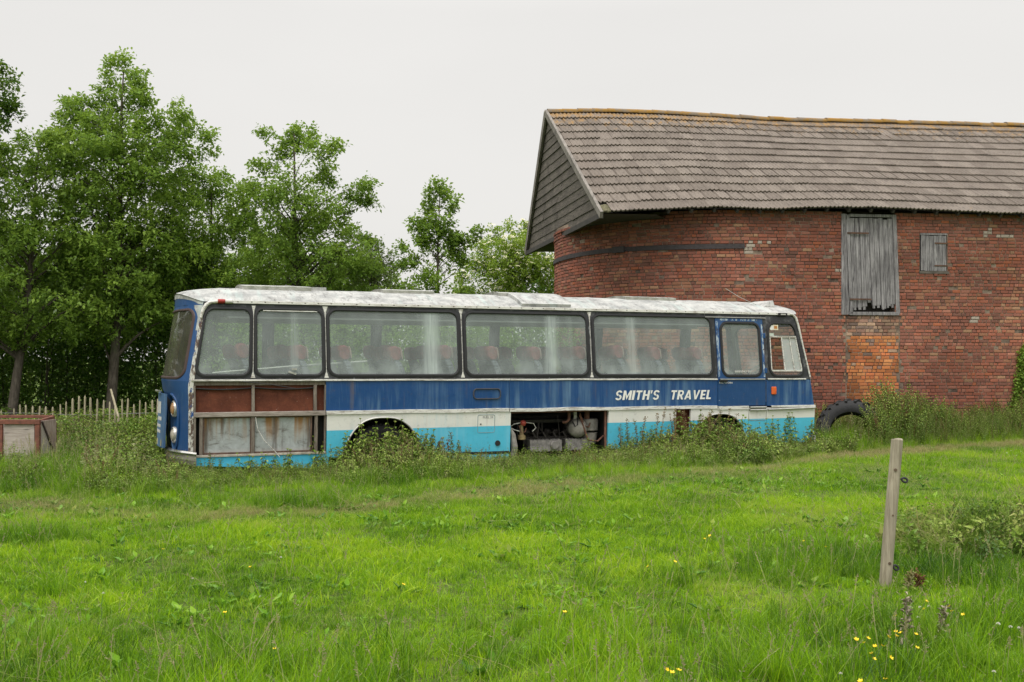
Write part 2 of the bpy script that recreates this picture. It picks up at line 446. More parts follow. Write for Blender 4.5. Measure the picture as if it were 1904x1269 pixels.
    # iron band round the end
    pb, zb = wpx(1384, 458)
    band = MB(); pts = list(np.linspace(pb, -10.5, 60)); bz = lambda p: zb - 0.0 + 0.012*math.sin(p*1.3)
    for (n0, n1) in ((0.035, 0.05),):
        rows = [[W3(p, bz(p) + s*0.055, n) for p in pts] for s, n in ((-1, 0.012), (-1, 0.045), (1, 0.045), (1, 0.012))]
        for r0, r1 in zip(rows[:-1], rows[1:]): band.strip(r0, r1, False)
    for off in (wpx(1150, 470)[0] if False else -3.2,):
        a, b = off - 0.16, off + 0.16
        band.hexa([W3(a, bz(a)-0.075, .04), W3(b, bz(b)-0.075, .04), W3(b, bz(b)-0.075, .10), W3(a, bz(a)-0.075, .10),
                   W3(a, bz(a)+0.075, .04), W3(b, bz(b)+0.075, .04), W3(b, bz(b)+0.075, .10), W3(a, bz(a)+0.075, .10)])
    part(band, "iron_band", m_simple("band_iron", (0.05, 0.042, 0.045), 0.7, 0.2, 0.4, 12, 0.3))
    # loft door: a leaning frame and ragged boards
    lean = lambda z: (z - dz1)/(dz0 - dz1)*0.10           # the frame leans to the left at its head
    fr = MB()
    def slab(p0, p1, z0, z1, n0, n1, mb, tilt=True):
        l = lean if tilt else (lambda z: 0)
        mb.hexa([W3(p0+l(z0), z0, n1), W3(p1+l(z0), z0, n1), W3(p1+l(z0), z0, n0), W3(p0+l(z0), z0, n0),
                 W3(p0+l(z1), z1, n1), W3(p1+l(z1), z1, n1), W3(p1+l(z1), z1, n0), W3(p0+l(z1), z1, n0)])
    slab(d0-0.03, d0+0.10, dz0-0.05, dz1, -0.02, 0.03, fr, False); slab(d0+0.0, d0+0.06, dz0-0.05, dz1, 0.031, 0.042, fr); slab(d0+0.075, d0+0.155, dz0-0.03, dz1-0.02, -0.02, 0.05, fr)
    slab(d1-0.07, d1+0.03, dz0-0.02, dz1, -0.02, 0.04, fr)
    slab(d0+0.16, d1-0.075, dz1-0.07, dz1, -0.02, 0.03, fr); slab(d0+0.05, d1, dz0-0.06, dz0+0.02, -0.02, 0.05, fr)
    part(fr, "door_frame", grey, bevel=0.008)
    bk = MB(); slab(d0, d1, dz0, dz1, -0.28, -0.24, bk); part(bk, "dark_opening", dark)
    dr = MB(); n = 9; x0 = d0 + 0.165; x1 = d1 - 0.075; w = (x1 - x0)/n
    for i in range(n):
        b0 = dz0 + 0.1 + rng.uniform(0.0, 0.16) + (0.1 if i == 3 else 0); a = x0 + i*w
        mid = rng.uniform(0, 0.02)
        slab(a + 0.006, a + w - 0.006, b0, dz1 - 0.09 - rng.uniform(0, 0.05), 0.0 + mid*0.5, 0.022 + mid*0.5, dr)
        slab(a + 0.02, a + w*rng.uniform(0.5, 0.8), b0 - rng.uniform(0.02, 0.1), b0 - 0.0005, 0.0 + mid*0.5, 0.02 + mid*0.5, dr)
    ld = part(dr, "loft_door", grey)
    for zz in (wpx(1575, 434)[1], wpx(1580, 557)[1]):
        h = MB(); slab(d0+0.08, d0+0.62, zz-0.02, zz+0.018, 0.056, 0.066, h)
        part(h, "hinge", rust, ld)
    # shutter
    sh = MB(); w = (s1 - s0 - 0.05)/6
    for i in range(6):
        a = s0 + 0.025 + i*w
        slab(a+0.005, a+w-0.005, sz0+0.03+rng.uniform(0, .015), sz1-0.06+rng.uniform(-.02, 0), -0.01, 0.015, sh, False)
    slab(s0+0.01, s1-0.01, sz1-0.055, sz1-0.01, -0.02, 0.02, sh, False)
    st = part(sh, "shutter", grey)
    for zz in (sz1 - 0.25, sz0 + 0.16):
        h = MB(); slab(s1-0.33, s1+0.0, zz-0.016, zz+0.016, 0.017, 0.026, h, False); part(h, "hinge", rust, st)
    sl = MB(); slab(s0-0.02, s1+0.03, sz0-0.035, sz0+0.025, -0.05, 0.03, sl, False); part(sl, "sill", greyh)
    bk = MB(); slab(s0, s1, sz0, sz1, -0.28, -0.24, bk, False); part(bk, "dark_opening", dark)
    # mortar smear and limewashed block beside the openings
    # ---------------- roof
    tiles = NT("roof_tile"); p = tiles.coord()
    tc_ = tiles.ramp(tiles.attr("rnd"), [(0.0, (0.175,0.147,0.125)), (0.5, (0.205,0.174,0.149)), (1.0, (0.24,0.205,0.176))])
    tc_ = tiles.mix(tiles.rng(tiles.noise(p, 3.2, 8, 0.8), 0.5, 0.66, 0, 0.6), tc_, (0.10, 0.085, 0.075))
    tc_ = tiles.mix(tiles.rng(tiles.noise(p, 26, 4, 0.75), 0.54, 0.66, 0, 0.75), tc_, (0.06, 0.05, 0.045))
    tc_ = tiles.mix(tiles.rng(tiles.noise(p, 26, 3, 0.6), 0.66, 0.74, 0, 0.7), tc_, (0.55, 0.53, 0.47))
    hz = tiles.sep(p)[2]
    lich = tiles.math('ADD', tiles.rng(hz, 7.7, 8.5, 0.0, 0.26), tiles.rng(tiles.sep(p)[0], -3.0, -5.0, 0.0, 0.10))
    tc_ = tiles.mix(tiles.rng(tiles.math('ADD', tiles.noise(p, 5, 6, 0.7), lich), 0.66, 0.86, 0, 0.75), tc_, (0.42, 0.24, 0.07))
    roofm = tiles.done(tiles.bsdf(tc_, 0.9, 0, tiles.bump(tiles.noise(p, 45, 5, 0.7), 0.6, 0.01), 0.15))
    NC = 13; per = 0.105; ns = int(BLEN/per*8)
    def roof_slope(fe, fr_, flip):
        m = MB(); rnds = []
        for c in range(NC):
            offs = rng.uniform(0, 0.3)
            wob = [rng.normal(0, 0.007) + (rng.uniform(-0.10, 0.05) if rng.random() < 0.02 else 0) for _ in range(int(BLEN/0.3) + 3)]
            tr = rng.uniform(0, 1, int(BLEN/0.3) + 3)
            ra, rb, rc = [], [], []; rn = []
            for i in range(ns + 1):
                t = BLEN*i/ns
                if c == 0 and t < 0.22 and not flip: t = 0.22 + 0.0001*i
                e, r_ = fe(t), fr_(t); up = (r_ - e); nrm = BU.cross(up).normalized()
                if nrm.z < 0: nrm = -nrm
                ph = (t % per)/per
                prof = (-0.022 if ((t + offs) % 0.315) < 0.022 else 0.0) + 0.022*(max(0, math.sin(ph*2*math.pi)) ** 0.8) - 0.004*max(0, -math.sin(ph*2*math.pi))
                ti = int((t + offs)/0.315); sag = 0.010*mnoise.noise(Vector((t*0.5, c*0.25, 4 if flip else 9)))
                b0 = (c - 0.06)/NC + wob[ti]*0.35/4; b1 = (c + 1.0)/NC
                lo = e + up*b0 + nrm*(0.052 + prof + sag + wob[ti]*0.5)
                ra.append(lo - nrm*0.03); rb.append(lo); rc.append(e + up*b1 + nrm*(0.012 + prof + sag))
                rn.append(min(1, max(0, tr[ti])))
            m.strip(ra, rb, False); rnds += rn + rn
            m.strip(rb, rc, False); rnds += rn + rn
        return m, rnds
    for flip, (fe, fr_) in enumerate(((eave, ridge), (eave_b, ridge))):
        if flip: NC_ = NC
        m, rn = roof_slope(fe, fr_, flip)
        o = part(m, "roof", roofm, smooth=True, sharp=50)
        a = o.data.attributes.new("rnd", 'FLOAT', 'POINT'); a.data.foreach_set("value", np.array(rn, dtype=np.float32))
        if flip == 0: roof0 = o
    # under-roof boarding and rafter feet, the dark line under the tiles
    ub = MB()
    for a_, b_ in zip(np.arange(-0.02, BLEN-0.5, 0.5), np.arange(0.48, BLEN, 0.5)):
        for fe in (eave, eave_b):
            ub.add([fe(a_) + Vector((0,0,-0.02)), fe(b_) + Vector((0,0,-0.02)), ridge(b_) + Vector((0,0,-0.06)), ridge(a_) + Vector((0,0,-0.06))], [(0,1,2,3)])
    for t in np.arange(1.6, BLEN, 0.55):
        e = eave(t); d = (ridge(t) - e).normalized()
        ub.bar(e + d*0.02 + Vector((0,0,-0.07)), e + d*1.0 + Vector((0,0,-0.07)), 0.06, 0.09)
    part(ub, "roof_timber", dark)
    # ridge
    rt = MB(); t = 0.0; lr = []
    while t < BLEN:
        l = 0.42; h = rng.normal(0, 0.008)
        ring = lambda tt, rad: [ridge(tt) + Vector((0, 0, h + 0.005)) + BV*math.cos(an)*rad*1.25 + Vector((0,0,1))*math.sin(an)*rad*0.8 for an in np.linspace(-0.25, math.pi+0.25, 11)]
        rt.strip(ring(t, 0.125), ring(t + l, 0.115), False); t += l - 0.004
    lm = NT("ridge_tile"); p = lm.coord()
    c = lm.mix(lm.rng(lm.noise(p, 2.6, 7, 0.8), 0.44, 0.56), (0.31, 0.175, 0.045), (0.22, 0.18, 0.14))
    c = lm.mix(lm.rng(lm.noise(p, 30, 4, 0.7), 0.58, 0.75), c, (0.12, 0.09, 0.06))
    part(rt, "ridge_tile", lm.done(lm.bsdf(c, 0.95, 0, lm.bump(lm.noise(p, 40, 4), 0.6, 0.01), 0.1)), roof0, smooth=True, sharp=60)
    # ---------------- gable: lapped boards between the two barge boards
    NE, AP, FE = eave(0), ridge(0), eave_b(0)
    inn = (BU*0.05)
    outn = (NE - AP).cross(FE - AP).normalized()
    if outn.dot(BU) > 0: outn = -outn
    gb = MB(); nb = 15
    for i in range(nb):
        f0, f1 = i/nb - 0.012, (i + 1)/nb
        f0 = max(0, f0)
        pa0 = lerp(NE, AP, f0) + inn; pb0 = lerp(FE, AP, f0) + inn
        pa1 = lerp(NE, AP, f1) + inn; pb1 = lerp(FE, AP, f1) + inn
        cuts = sorted([0, 1] + ([rng.uniform(0.25, 0.75)] if i < 11 else []))
        for ca, cb in zip(cuts[:-1], cuts[1:]):
            drop = Vector((0, 0, rng.normal(0, 0.012))); drop2 = Vector((0, 0, rng.normal(0, 0.012))); o_ = 0.03 + rng.uniform(0, 0.015)
            q0 = lerp(pa0, pb0, ca + 0.002) + drop; q1 = lerp(pa0, pb0, cb - 0.002) + drop2; q2 = lerp(pa1, pb1, cb - 0.002); q3 = lerp(pa1, pb1, ca + 0.002)
            ns_ = 10 if cb - ca > 0.3 else 4
            for j in range(ns_):
                u0, u1 = j/ns_, (j + 1)/ns_
                w0 = Vector((0,0,0.006*mnoise.noise(Vector((u0*6, i*3.1, 0))))) ; w1 = Vector((0,0,0.006*mnoise.noise(Vector((u1*6, i*3.1, 0)))))
                a_, b_ = lerp(q0, q1, u0) + w0, lerp(q0, q1, u1) + w1; c_, d_ = lerp(q3, q2, u1), lerp(q3, q2, u0)
                gb.hexa([a_ + outn*o_, b_ + outn*o_, b_ + outn*(o_-0.022), a_ + outn*(o_-0.022),
                         d_ + outn*0.012, c_ + outn*0.012, c_ - outn*0.008, d_ - outn*0.008])
    part(gb, "gable", greyh)
    bb = MB()
    for S in (NE, FE):
        d = (AP - S).normalized()
        bb.bar(S - d*0.12 + outn*0.03, AP + outn*0.03, 0.17, 0.07, up=outn)
    bl = m_wood("barge_board_wood", (0.17, 0.155, 0.14), (0.32, 0.29, 0.26), (9, 2, 2), False)
    part(bb, "barge_board", bl)
    so = MB()   # soffit below the overhang at the round end
    mid = BC - BU*BR
    so.add([NE + Vector((0,0,-0.03)), FE + Vector((0,0,-0.03)), FE + BU*5 + Vector((0,0,-0.03)), NE + BU*1.3 + Vector((0,0,-0.03)), Vector((BC.x, BC.y, EYE + 3.16*BK))],
           [(0, 1, 2, 4), (0, 4, 3)])
    so.bar(NE + Vector((0,0,-0.08)), FE + Vector((0,0,-0.08)), 0.1, 0.12)
    part(so, "soffit", dark)
    mossy = MB()   # broken verge corner
    for i in range(5):
        q = NE + BU*(0.03 + 0.04*i) + Vector((0, -0.02, 0.0 + 0.012*(i % 3)))
        mossy.bar(q, q + (AP-NE).normalized()*0.3 + BU*0.05, 0.07, 0.03)
    part(mossy, "broken_verge", m_simple("mossy_wood", (0.12, 0.11, 0.06), 0.95, var=0.5, scale=20))
# pale patches: (p, z, half width, half height, density)
_a = wpx(1836, 432); _b = wpx(1868, 435); _c = wpx(1390, 460); _d = wpx(1412, 452); _e = wpx(1740, 545); _f = wpx(1815, 595); _g = wpx(1560, 505)
patches = [(_a[0], _a[1], 0.10, 0.10, 1.0), (_b[0], _b[1], 0.28, 0.14, 0.3), (_c[0], _c[1], 0.07, 0.16, 0.95), (_d[0], _d[1], 0.25, 0.1, 0.3),
           (_e[0], _e[1], 0.5, 0.25, 0.06), (_f[0], _f[1], 0.09, 0.06, 0.8), (_g[0], _g[1], 0.08, 0.05, 0.8)]
barn()
# ------------------------------------------------------------------ the coach
CL, CW = 11.80, 2.46                       # length, width
CO = Vector((-4.927, 15.2, 0.0)); CA = math.atan2(0.3867942, 0.9221660)
def clip01(x): return max(0.0, min(1.0, x))
def sy(z):
    if z < 0.9: return 0.05*clip01((0.9 - z)/0.7)
    return 0.125*clip01((z - 1.45)/1.27)**1.25
def leanr(z): return 0.22*clip01((z - 1.40)/1.30)
def leanf(z): return 0.11*clip01((z - 0.85)/0.6) + 0.27*clip01((z - 1.45)/1.27)
def warp_s(s, z): return s + max(0, 1 - s/1.1)*leanr(z) - max(0, 1 - (CL + 0.07 - s)/1.0)*leanf(z)
def tilt(s, z): return -0.005*(s - 5.3)*clip01((2.6 - z)/1.1)
def S(s, z, o=0.0): return (warp_s(s, z), sy(z) - o, z + tilt(s, z))
def SF(s, z, o=0.0): return (warp_s(s, z), CW - sy(z) + o, z + tilt(s, z))
def bow(m, p=2.7): return 1 - abs(m)**p
def RE(m, z, o=0.0):                       # tail end surface, m -1 (near side) .. 1
    h = CW/2 - sy(z); return (leanr(z) - lerp(0.21, 0.33, sstep(1.05, 1.42, z))*bow(m) - o, CW/2 + m*h, z + tilt(0, z))
def FR(m, z, o=0.0):
    h = CW/2 - sy(z); return (CL + 0.07 - leanf(z) + 0.30*bow(m) + o, CW/2 + m*h, z + tilt(CL, z))

def rrect(u0, u1, v0, v1, r, nc=6, ne=6):
    """rounded rectangle: list of (u, v, corner index or edge marker, k)"""
    out = []
    cs = [(u1-r, v0+r, -90), (u1-r, v1-r, 0), (u0+r, v1-r, 90), (u0+r, v0+r, 180)]
    for ci, (cu, cv, a0) in enumerate(cs):
        for k in range(nc + 1):
            a = R(a0 + 90*k/nc); out.append((cu + r*math.cos(a), cv + r*math.sin(a), ci, k/nc))
        nx = cs[(ci + 1) % 4]; a = R(a0 + 90)
        p0 = (cu + r*math.cos(a), cv + r*math.sin(a)); b = R(nx[2]); p1 = (nx[0] + r*math.cos(b), nx[1] + r*math.sin(b))
        for k in range(1, ne): out.append((lerp(p0[0], p1[0], k/ne), lerp(p0[1], p1[1], k/ne), ci + 10, k/ne))
    return out
def outer_of(pts, U0, U1, V0, V1):
    cor = [(U1, V0), (U1, V1), (U0, V1), (U0, V0)]; res = []
    for u, v, c, k in pts:
        if c < 10:
            CU, CV = cor[c]
            first = {0: (None, CV), 1: (CU, None), 2: (None, CV), 3: (CU, None)}[c]
            # start of the arc lies on one side, its end on the next
            st = [(pts_start[c][0], CV), (CU, pts_start[c][1]), (pts_start[c][0], CV), (CU, pts_start[c][1])][c] if False else None
            res.append((CU, CV, c, k, u, v))
        else:
            if c == 10: res.append((U1, v))
            elif c == 11: res.append((u, V1))
            elif c == 12: res.append((U0, v))
            else: res.append((u, V0))
    n = len(pts); out = []
    starts = {}
    for i, (u, v, c, k) in enumerate(pts):
        if c < 10: starts.setdefault(c, []).append((u, v))
    for i, q in enumerate(res):
        if len(q) == 2: out.append(q); continue
        CU, CV, c, k, u, v = q; a = starts[c][0]; b = starts[c][-1]
        A = (a[0], CV) if c in (0, 2) else (CU, a[1]); B = (CU, b[1]) if c in (0, 2) else (b[0], CV)
        t = k*2
        out.append((lerp(A[0], CU, t), lerp(A[1], CV, t)) if t <= 1 else (lerp(CU, B[0], t-1), lerp(CV, B[1], t-1)))
    return out
def win_cell(mb, fn, w, cell, r, depth=0.03):
    """flat surround with a rounded opening and a short reveal"""
    p = rrect(*w, r); q = outer_of(p, *cell)
    la = [fn(u, v, 0) for u, v, *_ in p]; lb = [fn(u, v, 0) for u, v in q]; lc = [fn(u, v, -depth) for u, v, *_ in p]
    mb.strip(lb, la); mb.strip(la, lc)
def win_seal(fn, w, r, wd=0.045, o=0.014):
    mb = MB(); rings = []
    for ins, oo in ((-0.012, 0.001), (-0.006, o), (wd*0.55, o+0.004), (wd*0.9, o-0.002), (wd, 0.0), (wd, -0.03)):
        rings.append([fn(u, v, oo) for u, v, *_ in rrect(w[0]+ins, w[1]-ins, w[2]+ins, w[3]-ins, max(0.02, r-ins))])
    for a, b in zip(rings[:-1], rings[1:]): mb.strip(a, b)
    return mb
def win_glass(fn, w, r, ins=0.04, o=-0.006):
    mb = MB(); w2 = (w[0]+ins, w[1]-ins, w[2]+ins, w[3]-ins); cu, cv = (w2[0]+w2[1])/2, (w2[2]+w2[3])/2
    base = rrect(*w2, max(0.02, r-ins)); rings = []
    for k in (1, .8, .6, .4, .2): rings.append([fn(cu+(u-cu)*k, cv+(v-cv)*k, o) for u, v, *_ in base])
    for a, b in zip(rings[:-1], rings[1:]): mb.strip(a, b)
    n = len(base); mb.add(rings[-1] + [fn(cu, cv, o)], [(i, (i+1) % n, n) for i in range(n)])
    return mb

def m_paint(name, two=None, col=(0.02, 0.1, 0.36), fade=(0.16, 0.28, 0.45), fade_amt=0.5, rough=0.38, peel=0.0):
    t = NT(name); p = t.coord(); x, y, z = t.sep(p)
    st = t.noise(t.map(p, (9, 1, 0.55)), 1.0, 5, 0.6)
    big = t.noise(t.map(p, (0.55, 1, 0.8)), 1.0, 2)
    c0 = t.mix(0.0, col, col)
    if two:
        edge = t.math('ADD', z, t.math('MULTIPLY', x, 0.0))
        c0 = t.mix(t.rng(edge, two[0] - 0.002, two[0] + 0.002), col, two[1])
    f = t.math('MULTIPLY', t.rng(st, 0.46, 0.72), t.rng(big, 0.42, 0.62))
    c = t.mix(t.math('MULTIPLY', f, fade_amt), c0, fade)
    fine = t.noise(t.map(p, (40, 1, 2.5)), 1.0, 4, 0.6)
    c = t.mix(t.math('MULTIPLY', t.rng(fine, 0.55, 0.75), 0.25*fade_amt + 0.05), c, fade)
    dirt = t.noise(t.map(p, (3, 1, 3)), 2.2, 6, 0.75)
    c = t.mix(t.rng(dirt, 0.56, 0.8, 0, 0.6), c, (0.09, 0.085, 0.07))
    runs = t.noise(t.map(p, (7, 1, 0.25), (5, 0, 0)), 1.0, 4, 0.6)
    c = t.mix(t.math('MULTIPLY', t.rng(runs, 0.56, 0.72), t.rng(t.noise(p, 1.3, 3), 0.45, 0.65, 0, 0.45)), c, (0.17, 0.12, 0.08))
    spots = t.noise(p, 16, 6, 0.8)
    c = t.mix(t.rng(spots, 0.66, 0.70, 0, 0.8), c, (0.12, 0.06, 0.035))
    if peel:
        pn = t.noise(p, 12, 6, 0.7)
        c = t.mix(t.rng(pn, 0.70 - peel, 0.72 - peel), c, (0.50, 0.52, 0.52))
        c = t.mix(t.rng(t.noise(p, 17, 6, 0.7), 0.69, 0.71), c, (0.11, 0.07, 0.05))
    rg = t.rng(f, 0, 1, rough, rough + 0.3)
    return t.done(t.bsdf(c, rg, 0, t.bump(t.noise(p, 2.2, 3), 0.22, 0.06), 0.45))

def coach():
    root = empty("coach", CO, CA)
    tag(root, "derelict blue and white coach with dusty windows, standing in tall weeds before the barn", "coach")
    navy = m_paint("faded_navy_paint", None, (0.006, 0.056, 0.19), (0.14, 0.25, 0.36), 0.9)
    navy2 = m_paint("peeling_navy_paint", None, (0.007, 0.055, 0.175), (0.12, 0.22, 0.34), 0.5, 0.4, 0.02)
    lower = m_paint("white_over_sky_blue_paint", (0.665, (0.76, 0.75, 0.71)), (0.085, 0.50, 0.70), (0.38, 0.62, 0.72), 0.35, 0.42)
    cyan = m_paint("sky_blue_paint", None, (0.07, 0.46, 0.68), (0.3, 0.55, 0.65), 0.4)
    # roof: chalky white with grey lichen bloom
    t = NT("chalky_roof_paint"); p = t.coord(); f = t.noise(t.map(p, (1, 1.6, 1.6)), 2.2, 8, 0.8)
    c = t.mix(t.rng(f, 0.44, 0.60), (0.46, 0.46, 0.44), (0.26, 0.265, 0.26))
    c = t.mix(t.rng(t.noise(t.map(p, (2.5, .8, 1)), 4, 8, 0.85), 0.52, 0.62, 0, 0.8), c, (0.13, 0.125, 0.12))
    c = t.mix(t.rng(t.noise(p, 34, 3, 0.7), 0.62, 0.70, 0, 0.6), c, (0.14, 0.13, 0.12))
    c = t.mix(t.rng(t.noise(t.map(p, (3, .5, .5)), 2.0, 3), 0.55, 0.7, 0, 0.35), c, (0.42, 0.55, 0.52))
    roofm = t.done(t.bsdf(c, 0.7, 0, t.bump(t.noise(p, 20, 4), 0.2, 0.01), 0.3))
    t = NT("worn_white_trim"); p = t.coord()
    c = t.mix(t.rng(t.noise(t.map(p, (1.5, 8, 12)), 3, 6, 0.8), 0.48, 0.60), (0.70, 0.69, 0.65), (0.30, 0.27, 0.24))
    vd = t.voro(t.map(p, (4.5, 0, 0)), 1.0)
    c = t.mix(t.rng(t.noise(p, 30, 4, 0.7), 0.62, 0.70), c, (0.16, 0.11, 0.08))
    trimm = t.done(t.bsdf(c, 0.5, 0, None, 0.4))
    alu = m_simple("dull_aluminium", (0.52, 0.51, 0.48), 0.42, 0.7, 0.25, 9)
    rubber = m_simple("window_rubber", (0.012, 0.012, 0.014), 0.5, 0, 0.3, 20)
    t = NT("band_black_paint"); p = t.coord()
    c = t.mix(t.rng(t.noise(p, 5, 6, 0.7), 0.5, 0.72), (0.028, 0.029, 0.033), (0.14, 0.14, 0.145))
    c = t.mix(t.rng(t.noise(t.map(p, (6, 1, 1.2)), 2.5, 6, 0.75), 0.62, 0.70), c, (0.42, 0.45, 0.48))
    bandm = t.done(t.bsdf(c, 0.5, 0, None, 0.4))
    # dusty glass: real dirt film, streaked by rain
    def glass(name, dust0, dust1, streak=True, tint=(0.84, 0.90, 0.86), dc=(0.58, 0.65, 0.64)):
        t = NT(name); p = t.coord()
        tr = t.n("BsdfTransparent"); t.set(tr.inputs[0], tint)
        gl = t.n("BsdfGlossy"); gl.inputs["Roughness"].default_value = 0.04; t.set(gl.inputs[0], (0.9, 0.95, 0.93))
        lw = t.n("LayerWeight"); lw.inputs[0].default_value = 0.5     # same from both sides of the thin pane
        fr_ = t.math('ADD', t.math('MULTIPLY', t.math('POWER', lw.outputs["Facing"], 4.0), 0.85), 0.05)
        m1 = t.n("MixShader"); t.set(m1.inputs[0], fr_)
        t.t.links.new(tr.outputs[0], m1.inputs[1]); t.t.links.new(gl.outputs[0], m1.inputs[2])
        df = t.n("BsdfDiffuse"); t.set(df.inputs[0], dc)
        soft = t.noise(t.map(p, (1.6, 1, 0.9)), 1.4, 5, 0.65)
        d = t.rng(soft, 0.3, 0.7, dust0, dust1)
        if streak:
            wide = t.rng(t.noise(t.map(p, (1.25, 0.3, 0.06), (3.7, 0, 0)), 1.0, 2), 0.56, 0.70)
            fine = t.rng(t.noise(t.map(p, (26, 1, 0.8)), 1.0, 4, 0.65), 0.34, 0.7, 0.25, 1.0)
            z = t.sep(p)[2]
            d = t.math('ADD', d, t.math('MULTIPLY', t.math('MULTIPLY', wide, fine), 0.55))
            d = t.math('ADD', d, t.math('MULTIPLY', t.rng(z, 1.95, 1.5), t.rng(t.noise(p, 2.1, 4), 0.4, 0.7, 0.0, 0.34)))
        m2 = t.n("MixShader"); t.set(m2.inputs[0], d)
        t.t.links.new(m1.outputs[0], m2.inputs[1]); t.t.links.new(df.outputs[0], m2.inputs[2])
        return t.done(m2.outputs[0])
    dusty = glass("dusty_glass", 0.15, 0.30); farg = glass("grimy_glass", 0.05, 0.13, False); clearg = glass("wiped_glass", 0.03, 0.08, False)
    inter = m_simple("interior_lining", (0.26, 0.265, 0.27), 0.8, 0, 0.2, 3)
    ceil = m_simple("ceiling_lining", (0.62, 0.63, 0.61), 0.8, 0, 0.15, 3)
    floorm = m_simple("floor_lino", (0.07, 0.07, 0.075), 0.7)
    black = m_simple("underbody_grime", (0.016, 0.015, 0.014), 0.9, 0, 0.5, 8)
    wood = m_wood("body_frame_wood", (0.20, 0.165, 0.14), (0.40, 0.35, 0.31), (1.5, 12, 12), False)
    woodv = m_wood("body_post_wood", (0.14, 0.11, 0.09), (0.30, 0.26, 0.22), (12, 12, 1.5), False)
    t = NT("rusty_brown_board"); p = t.coord()
    c = t.mix(t.rng(t.noise(p, 3.5, 6, 0.7), 0.35, 0.7), (0.085, 0.028, 0.018), (0.19, 0.062, 0.035))
    c = t.mix(t.rng(t.noise(t.map(p, (5, 1, .8)), 3, 5, 0.7), 0.58, 0.75, 0, 0.6), c, (0.06, 0.035, 0.028))
    c = t.mix(t.rng(t.noise(p, 40, 3), 0.70, 0.74), c, (0.4, 0.33, 0.28))
    brown = t.done(t.bsdf(c, 0.85, 0, t.bump(t.noise(p, 30, 5), 0.4, 0.01), 0.2))
    t = NT("stained_grey_sheet"); p = t.coord(); z = t.sep(p)[2]
    swirl = t.noise(t.map(p, (1.5, 1, 2)), 3.4, 8, 0.72, 0.5)
    c = t.ramp(swirl, [(0.34, (0.17, 0.165, 0.155)), (0.46, (0.35, 0.375, 0.375)), (0.66, (0.46, 0.50, 0.51))])
    drip = t.noise(t.map(p, (7, 1, 0.35)), 1.0, 4, 0.6)
    run = t.math('MULTIPLY', t.rng(drip, 0.44, 0.60), t.rng(t.math('ADD', z, t.math('MULTIPLY', drip, 0.5)), 0.78, 1.15))
    c = t.mix(run, c, (0.30, 0.16, 0.06))
    c = t.mix(t.rng(t.noise(t.map(p, (5, 1, 0.5)), 1.3, 4, 0.6), 0.56, 0.7, 0, 0.8), c, (0.10, 0.075, 0.06))
    c = t.mix(t.rng(z, 0.42, 0.33, 0, 0.7), c, (0.50, 0.47, 0.44))
    sheet = t.done(t.bsdf(c, 0.55, 0.1, t.bump(swirl, 0.25, 0.02), 0.4))
    lettering = m_simple("white_lettering", (0.78, 0.77, 0.74), 0.5, 0, 0.06, 8)
    chrome = m_simple("dull_chrome", (0.62, 0.61, 0.57), 0.25, 0.85, 0.2, 8)
    Z = lambda mb, name, mats, parent=root, **kw: mb.build(name, mats, parent, **kw)
    xs = lambda a, b, st=0.12: list(np.linspace(a, b, max(2, int(round((b - a)/st)) + 1)))

    # ---- upper navy band
    mb = MB(); ripple = lambda s, z: 0.004*mnoise.noise(Vector((s*2.2, z*1.5, 0.3)))
    mb.grid(lambda s, z: S(s, z, ripple(s, z)), xs(2.10, 5.29), xs(0.94, 1.445, 0.1))
    mb.grid(lambda s, z: S(s, z, ripple(s, z) + 0.002), xs(5.294, 9.575), xs(0.94, 1.445, 0.1))
    mb.grid(lambda s, z: S(s, z, ripple(s, z) + 0.001), xs(10.70, 11.87), xs(0.94, 1.445, 0.1))
    for a, b in ((2.10, 2.10), ):
        mb.add([S(a, 0.94, 0), S(a, 1.445, 0), S(a, 1.445, -0.04), S(a, 0.94, -0.04)], [(0, 1, 2, 3)])
    side_p = Z(mb, "body_side", navy, smooth=True, sharp=None)
    # ---- lower panels with wheel arches
    def arch(s, c, hw, zt, zb=-0.12):
        x = abs(s - c)/hw
        return zb + (zt - zb)*(1 - x**2.7)**(1/1.9) if x < 1 else None
    A1 = (3.05, 0.71, 0.845); A2 = (9.64, 0.66, 0.80)
    def panel(s0, s1, z0, z1, arches, o=0.006):
        mb = MB(); ss = xs(s0, s1, 0.08)
        for c, hw, zt in arches: ss += [c + hw*math.sin(k) for k in np.linspace(-math.pi/2, math.pi/2, 31)]
        ss = sorted(x for x in set(round(x, 5) for x in ss) if s0 - 1e-6 <= x <= s1 + 1e-6); cols = []
        for s in ss:
            b = z0
            for A in arches:
                a = arch(s, *A)
                if a is not None: b = max(b, a)
            cols.append([S(s, lerp(b, z1, k/8), o + ripple(s, lerp(b, z1, k/8))) for k in range(9)])
        for a, b in zip(cols[:-1], cols[1:]): mb.strip(a, b, False)
        for a, b in zip(cols[:-1], cols[1:]):   # turned-in bottom edge
            q0, q1 = a[0], b[0]; mb.add([q0, q1, (q1[0], q1[1]+0.05, q1[2]), (q0[0], q0[1]+0.05, q0[2])], [(0, 1, 2, 3)])
        for cc in (cols[0], cols[-1]):
            mb.strip(cc, [(q[0], q[1]+0.05, q[2]) for q in cc], False)
        return mb
    for args in ((2.115, 5.32, 0.21, 0.905, [A1]), (7.24, 8.66, 0.20, 0.905, []), (8.98, 11.87, 0.20, 0.905, [A2])):
        Z(panel(*args), "skirt_panel", lower, smooth=True, sharp=40)
    mb = MB(); mb.grid(lambda s, z: S(s, z, 0.003), xs(3.76, 5.30), [-0.05, 0.08, 0.175]); Z(mb, "skirt_strip", cyan)
